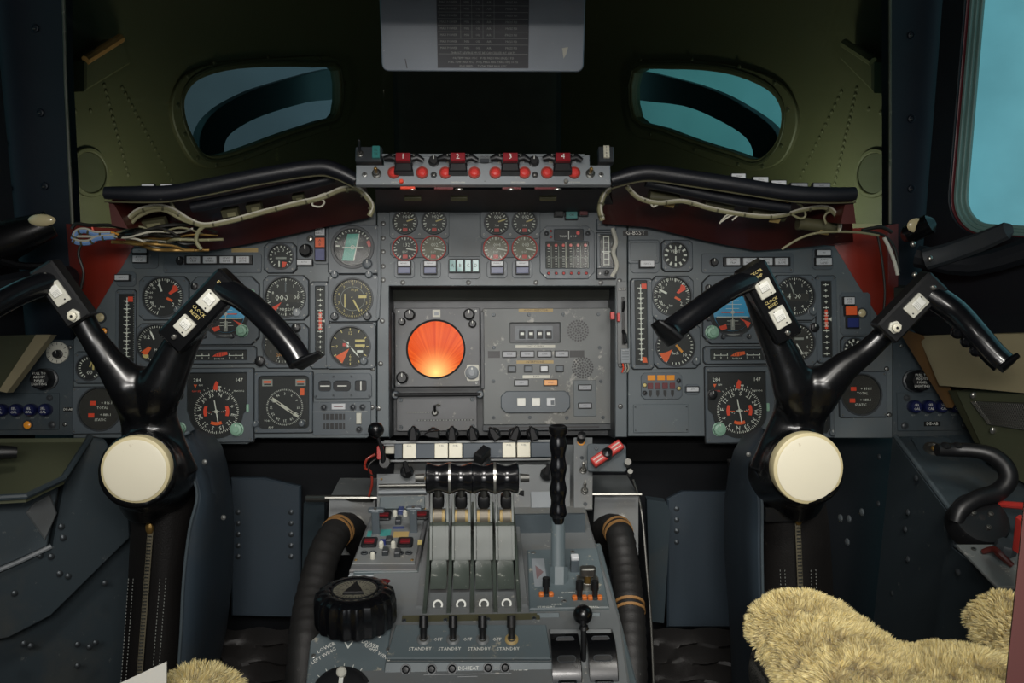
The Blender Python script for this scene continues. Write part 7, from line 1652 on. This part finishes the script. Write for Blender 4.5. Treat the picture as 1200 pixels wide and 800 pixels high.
# ---- seats ------------------------------------------------------------------
def seat(label,flabel,lobes,zt,side):
    c=Vector((sum(p[0] for l in lobes for p in l['p'])/sum(len(l['p']) for l in lobes),.8,zt-.12))
    t=T('pilot_seat',label,'seat',world=Matrix.Translation(c)); J=Matrix.Translation(-c)
    b=MB(1)
    for l in lobes:
        P=[Vector((x,y,zt-.095)) for x,y,r in l['p']]
        b.tube([J@p for p in P],[(r,.062) for x,y,r in l['p']],'seat_fabric',22,up=(1,0,0)); 
        for (x,y,r),p in ((l['p'][0],P[0]),(l['p'][-1],P[-1])): b.ball(tuple(J@p),(r,r*.8,.062),'seat_fabric',22)
    t.part('cushion',None,me=baked(b,'cushion',.008,4))
    b=MB(1); b.rect(0,-.02,.36,.46,-.42,-.02,'seat_under',.03,.01); t.part('seat_base',b)
    # fleece
    f=T('seat_fleece',flabel,'sheepskin',world=Matrix.Translation(c)); b=MB(1)
    for l in lobes:
        P=[Vector((x,y,zt-.045)) for x,y,r in l['p']]
        b.tube([J@p for p in P],[(r-.004,.040) for x,y,r in l['p']],'fleece',22,up=(1,0,0))
        for (x,y,r),p in ((l['p'][0],P[0]),(l['p'][-1],P[-1])): b.ball(tuple(J@p),(r-.004,r*.80,.040),'fleece',22)
    me=baked(b,'hide',.008,6); f.part('hide',None,me=me)
    from mathutils import noise
    rnd=random.Random(5); tris=[]; tot=0
    for p in me.polygons:
        n=p.normal
        if n.z>(-.25 if n.x>-.5 else .1): tris.append((p,p.area)); tot+=p.area
    b=MB(1); N=int(tot*700000)
    V=[];F=[]
    for p,a in tris:
        cnt=a/tot*N; k=int(cnt)+(1 if rnd.random()<cnt%1 else 0)
        vs=[me.vertices[i].co for i in p.vertices]
        for _ in range(k):
            u,v=rnd.random(),rnd.random()
            q=(vs[0].lerp(vs[1],u)).lerp(vs[-1].lerp(vs[-2],u),v) if len(vs)==4 else vs[0]
            nz=noise.noise_vector(q*30)*.6+noise.noise_vector(q*120)*.5
            clump=.5+.5*noise.noise(q*60)
            ln=.009+.006*clump+rnd.random()*.003
            d=(p.normal*1.0+nz*.55+Vector((0,-.2,-.1))); d.normalize()
            d2=(d+nz*.6+Vector((0,0,-.35))).normalized()
            w=d.orthogonal().normalized(); w=Matrix.Rotation(rnd.random()*6.28,3,d)@w; w*=.0009
            m1=q+d*ln*.55; e=m1+d2*ln*.6; o=len(V)
            V+= [q-w*1.2,q+w*1.2,m1-w,m1+w,e]; F+=[(o,o+1,o+3,o+2),(o+2,o+3,o+4)]
    b.add(V,F,'fleece'); o=f.part('wool',b); o['kind']='stuff'
    return t
zt=-.50
a=lambda x,y:atz(x,y,zt)
p=a(905,690); 
seat('right pilot seat with dark woven fabric sides','shaggy yellow sheepskin covering the right pilot seat',[dict(p=[(.425,.55,.1),(.415,.82,.088),(.392,1.02,.064)]),dict(p=[(.60,.55,.05),(.615,.85,.045),(.642,1.02,.040)]),dict(p=[(.50,.62,.10),(.50,.86,.11)])],zt,1)
seat('left pilot seat with dark woven fabric sides, mostly below the frame','corner of yellow sheepskin on the left pilot seat at the bottom edge',[dict(p=[(-.33,.42,.1),(-.305,.62,.07),(-.292,.878,.047)]),dict(p=[(-.56,.42,.10),(-.58,.66,.07)])],zt,-1)
# white card and dark red armrest
b=MB(1); P=world_poly([(128,806,.78),(195,775,.80),(195,812,.80)]); quadprism(b,P,Vector((0,.002,-.0005)),'paper'); solo('paper_card','corner of a plain white card at the bottom left','card',b)
b=MB(1); P=world_poly([(1201,585,.60),(1270,575,.60),(1270,850,.55),(1174,850,.55)]); quadprism(b,P,Vector((.012,.02,0)),'armrest_red'); solo('seat_belt_guard','dark maroon upright cover at the right edge in the foreground','cover',b)
# ================================================================== CAMERA, LIGHT, WORLD
cam=bpy.data.cameras.new('camera'); co=bpy.data.objects.new('camera',cam); COL.objects.link(co); SC.camera=co
cam.sensor_width=36; cam.lens=36*FPX/1200; cam.clip_start=.02; cam.clip_end=60
co.matrix_world=Matrix(((_r.x,_u.x,-_f.x,0),(_r.y,_u.y,-_f.y,0),(_r.z,_u.z,-_f.z,0),(0,0,0,1)))
def area_light(name,loc,target,size,power,col,sy=None):
    l=bpy.data.lights.new(name,'AREA'); l.energy=power; l.color=col; l.shape='RECTANGLE' if sy else 'DISK'; l.size=size
    if sy: l.size_y=sy
    o=bpy.data.objects.new(name,l); COL.objects.link(o); o.location=loc; o.rotation_euler=(Vector(target)-Vector(loc)).to_track_quat('-Z','Y').to_euler(); o['kind']='helper'
def spot(name,loc,target,power,col,deg,rad=.075,blend=.5):
    l=bpy.data.lights.new(name,'SPOT'); l.energy=power; l.color=col; l.spot_size=R(deg); l.spot_blend=blend; l.shadow_soft_size=rad
    o=bpy.data.objects.new(name,l); COL.objects.link(o); o.location=loc; o.rotation_euler=(Vector(target)-Vector(loc)).to_track_quat('-Z','Y').to_euler(); o['kind']='helper'
area_light('ceiling_lamp',(.0,-.25,.21),(.02,1.5,-.35),.5,10,(1,.96,.91),.12)
spot('overhead_lamp_left',(-.32,.80,.165),(-.30,1.40,-.42),8,(1,.96,.9),66)
spot('overhead_lamp_right',(.32,.80,.165),(.32,1.40,-.42),7,(1,.96,.9),66)
spot('overhead_lamp_centre',(0,.86,.160),(0,1.38,-.40),7,(1,.96,.92),66)
spot('seat_fill',(.42,.15,.42),(.50,.95,-.5),21,(1,.97,.90),42)  # added spot that brightens the fleece; no fitted lamp here
area_light('cabin_fill',(0,-.9,.1),(0,1.3,-.4),1.2,4,(.93,.97,1))  # added soft fill behind the viewpoint to lift the blacks
area_light('nose_fill_left',(-.66,2.0,-.12),(-.83,2.35,.15),.08,.75,(1,.95,.78))  # added light hidden below the glareshield, brightens the left visor wall
area_light('nose_fill_right',(.66,2.0,-.12),(.83,2.35,.15),.08,1.2,(.97,1,.80))  # same unseen added fill for the right visor wall
w=bpy.data.worlds.new('hall'); SC.world=w; w.use_nodes=True; nt=w.node_tree; n=nt.nodes; L=nt.links; bg=n['Background']
tc=n.new('ShaderNodeTexCoord'); sp=n.new('ShaderNodeSeparateXYZ'); L.new(tc.outputs['Generated'],sp.inputs[0])
rp=n.new('ShaderNodeValToRGB'); cr_=rp.color_ramp
for p_,c_ in ((.2,'#6f9ca4'),(.33,'#3a4248'),(.42,'#45525c'),(.62,'#47787c'),(.72,'#5f98a4'),(.80,'#8bbdc8')):
    e_=cr_.elements.new(p_); e_.color=lin(c_)
cr_.elements[0].color=lin('#6f9ca4'); cr_.elements[-1].color=lin('#8bbdc8')
mr=n.new('ShaderNodeMapRange'); mr.inputs[1].default_value=-1; mr.inputs[2].default_value=1; L.new(sp.outputs['X'],mr.inputs[0]); L.new(mr.outputs[0],rp.inputs[0])
nz=n.new('ShaderNodeTexNoise'); nz.inputs['Scale'].default_value=7; nz.inputs['Detail'].default_value=5; L.new(tc.outputs['Generated'],nz.inputs['Vector'])
mx=n.new('ShaderNodeMix'); mx.data_type='RGBA'; mx.blend_type='MULTIPLY'; mx.inputs[0].default_value=.6; L.new(rp.outputs[0],mx.inputs[6]); L.new(nz.outputs['Color'],mx.inputs[7])
mm=n.new('ShaderNodeMapRange'); mm.inputs[3].default_value=.35; mm.inputs[4].default_value=1.6; L.new(nz.outputs['Fac'],mm.inputs[0])
m2=n.new('ShaderNodeMix'); m2.data_type='RGBA'; m2.blend_type='MULTIPLY'; m2.inputs[0].default_value=1; L.new(rp.outputs[0],m2.inputs[6]); L.new(mm.outputs[0],m2.inputs[7]); L.new(m2.outputs[2],bg.inputs[0])
bg.inputs[1].default_value=.9
vs=SC.view_settings; vs.view_transform='Standard'; vs.look='None'; vs.gamma=1; vs.use_curve_mapping=False; vs.exposure=.15
SC.cycles.max_bounces=7; SC.cycles.transparent_max_bounces=12; SC.cycles.sample_clamp_indirect=4
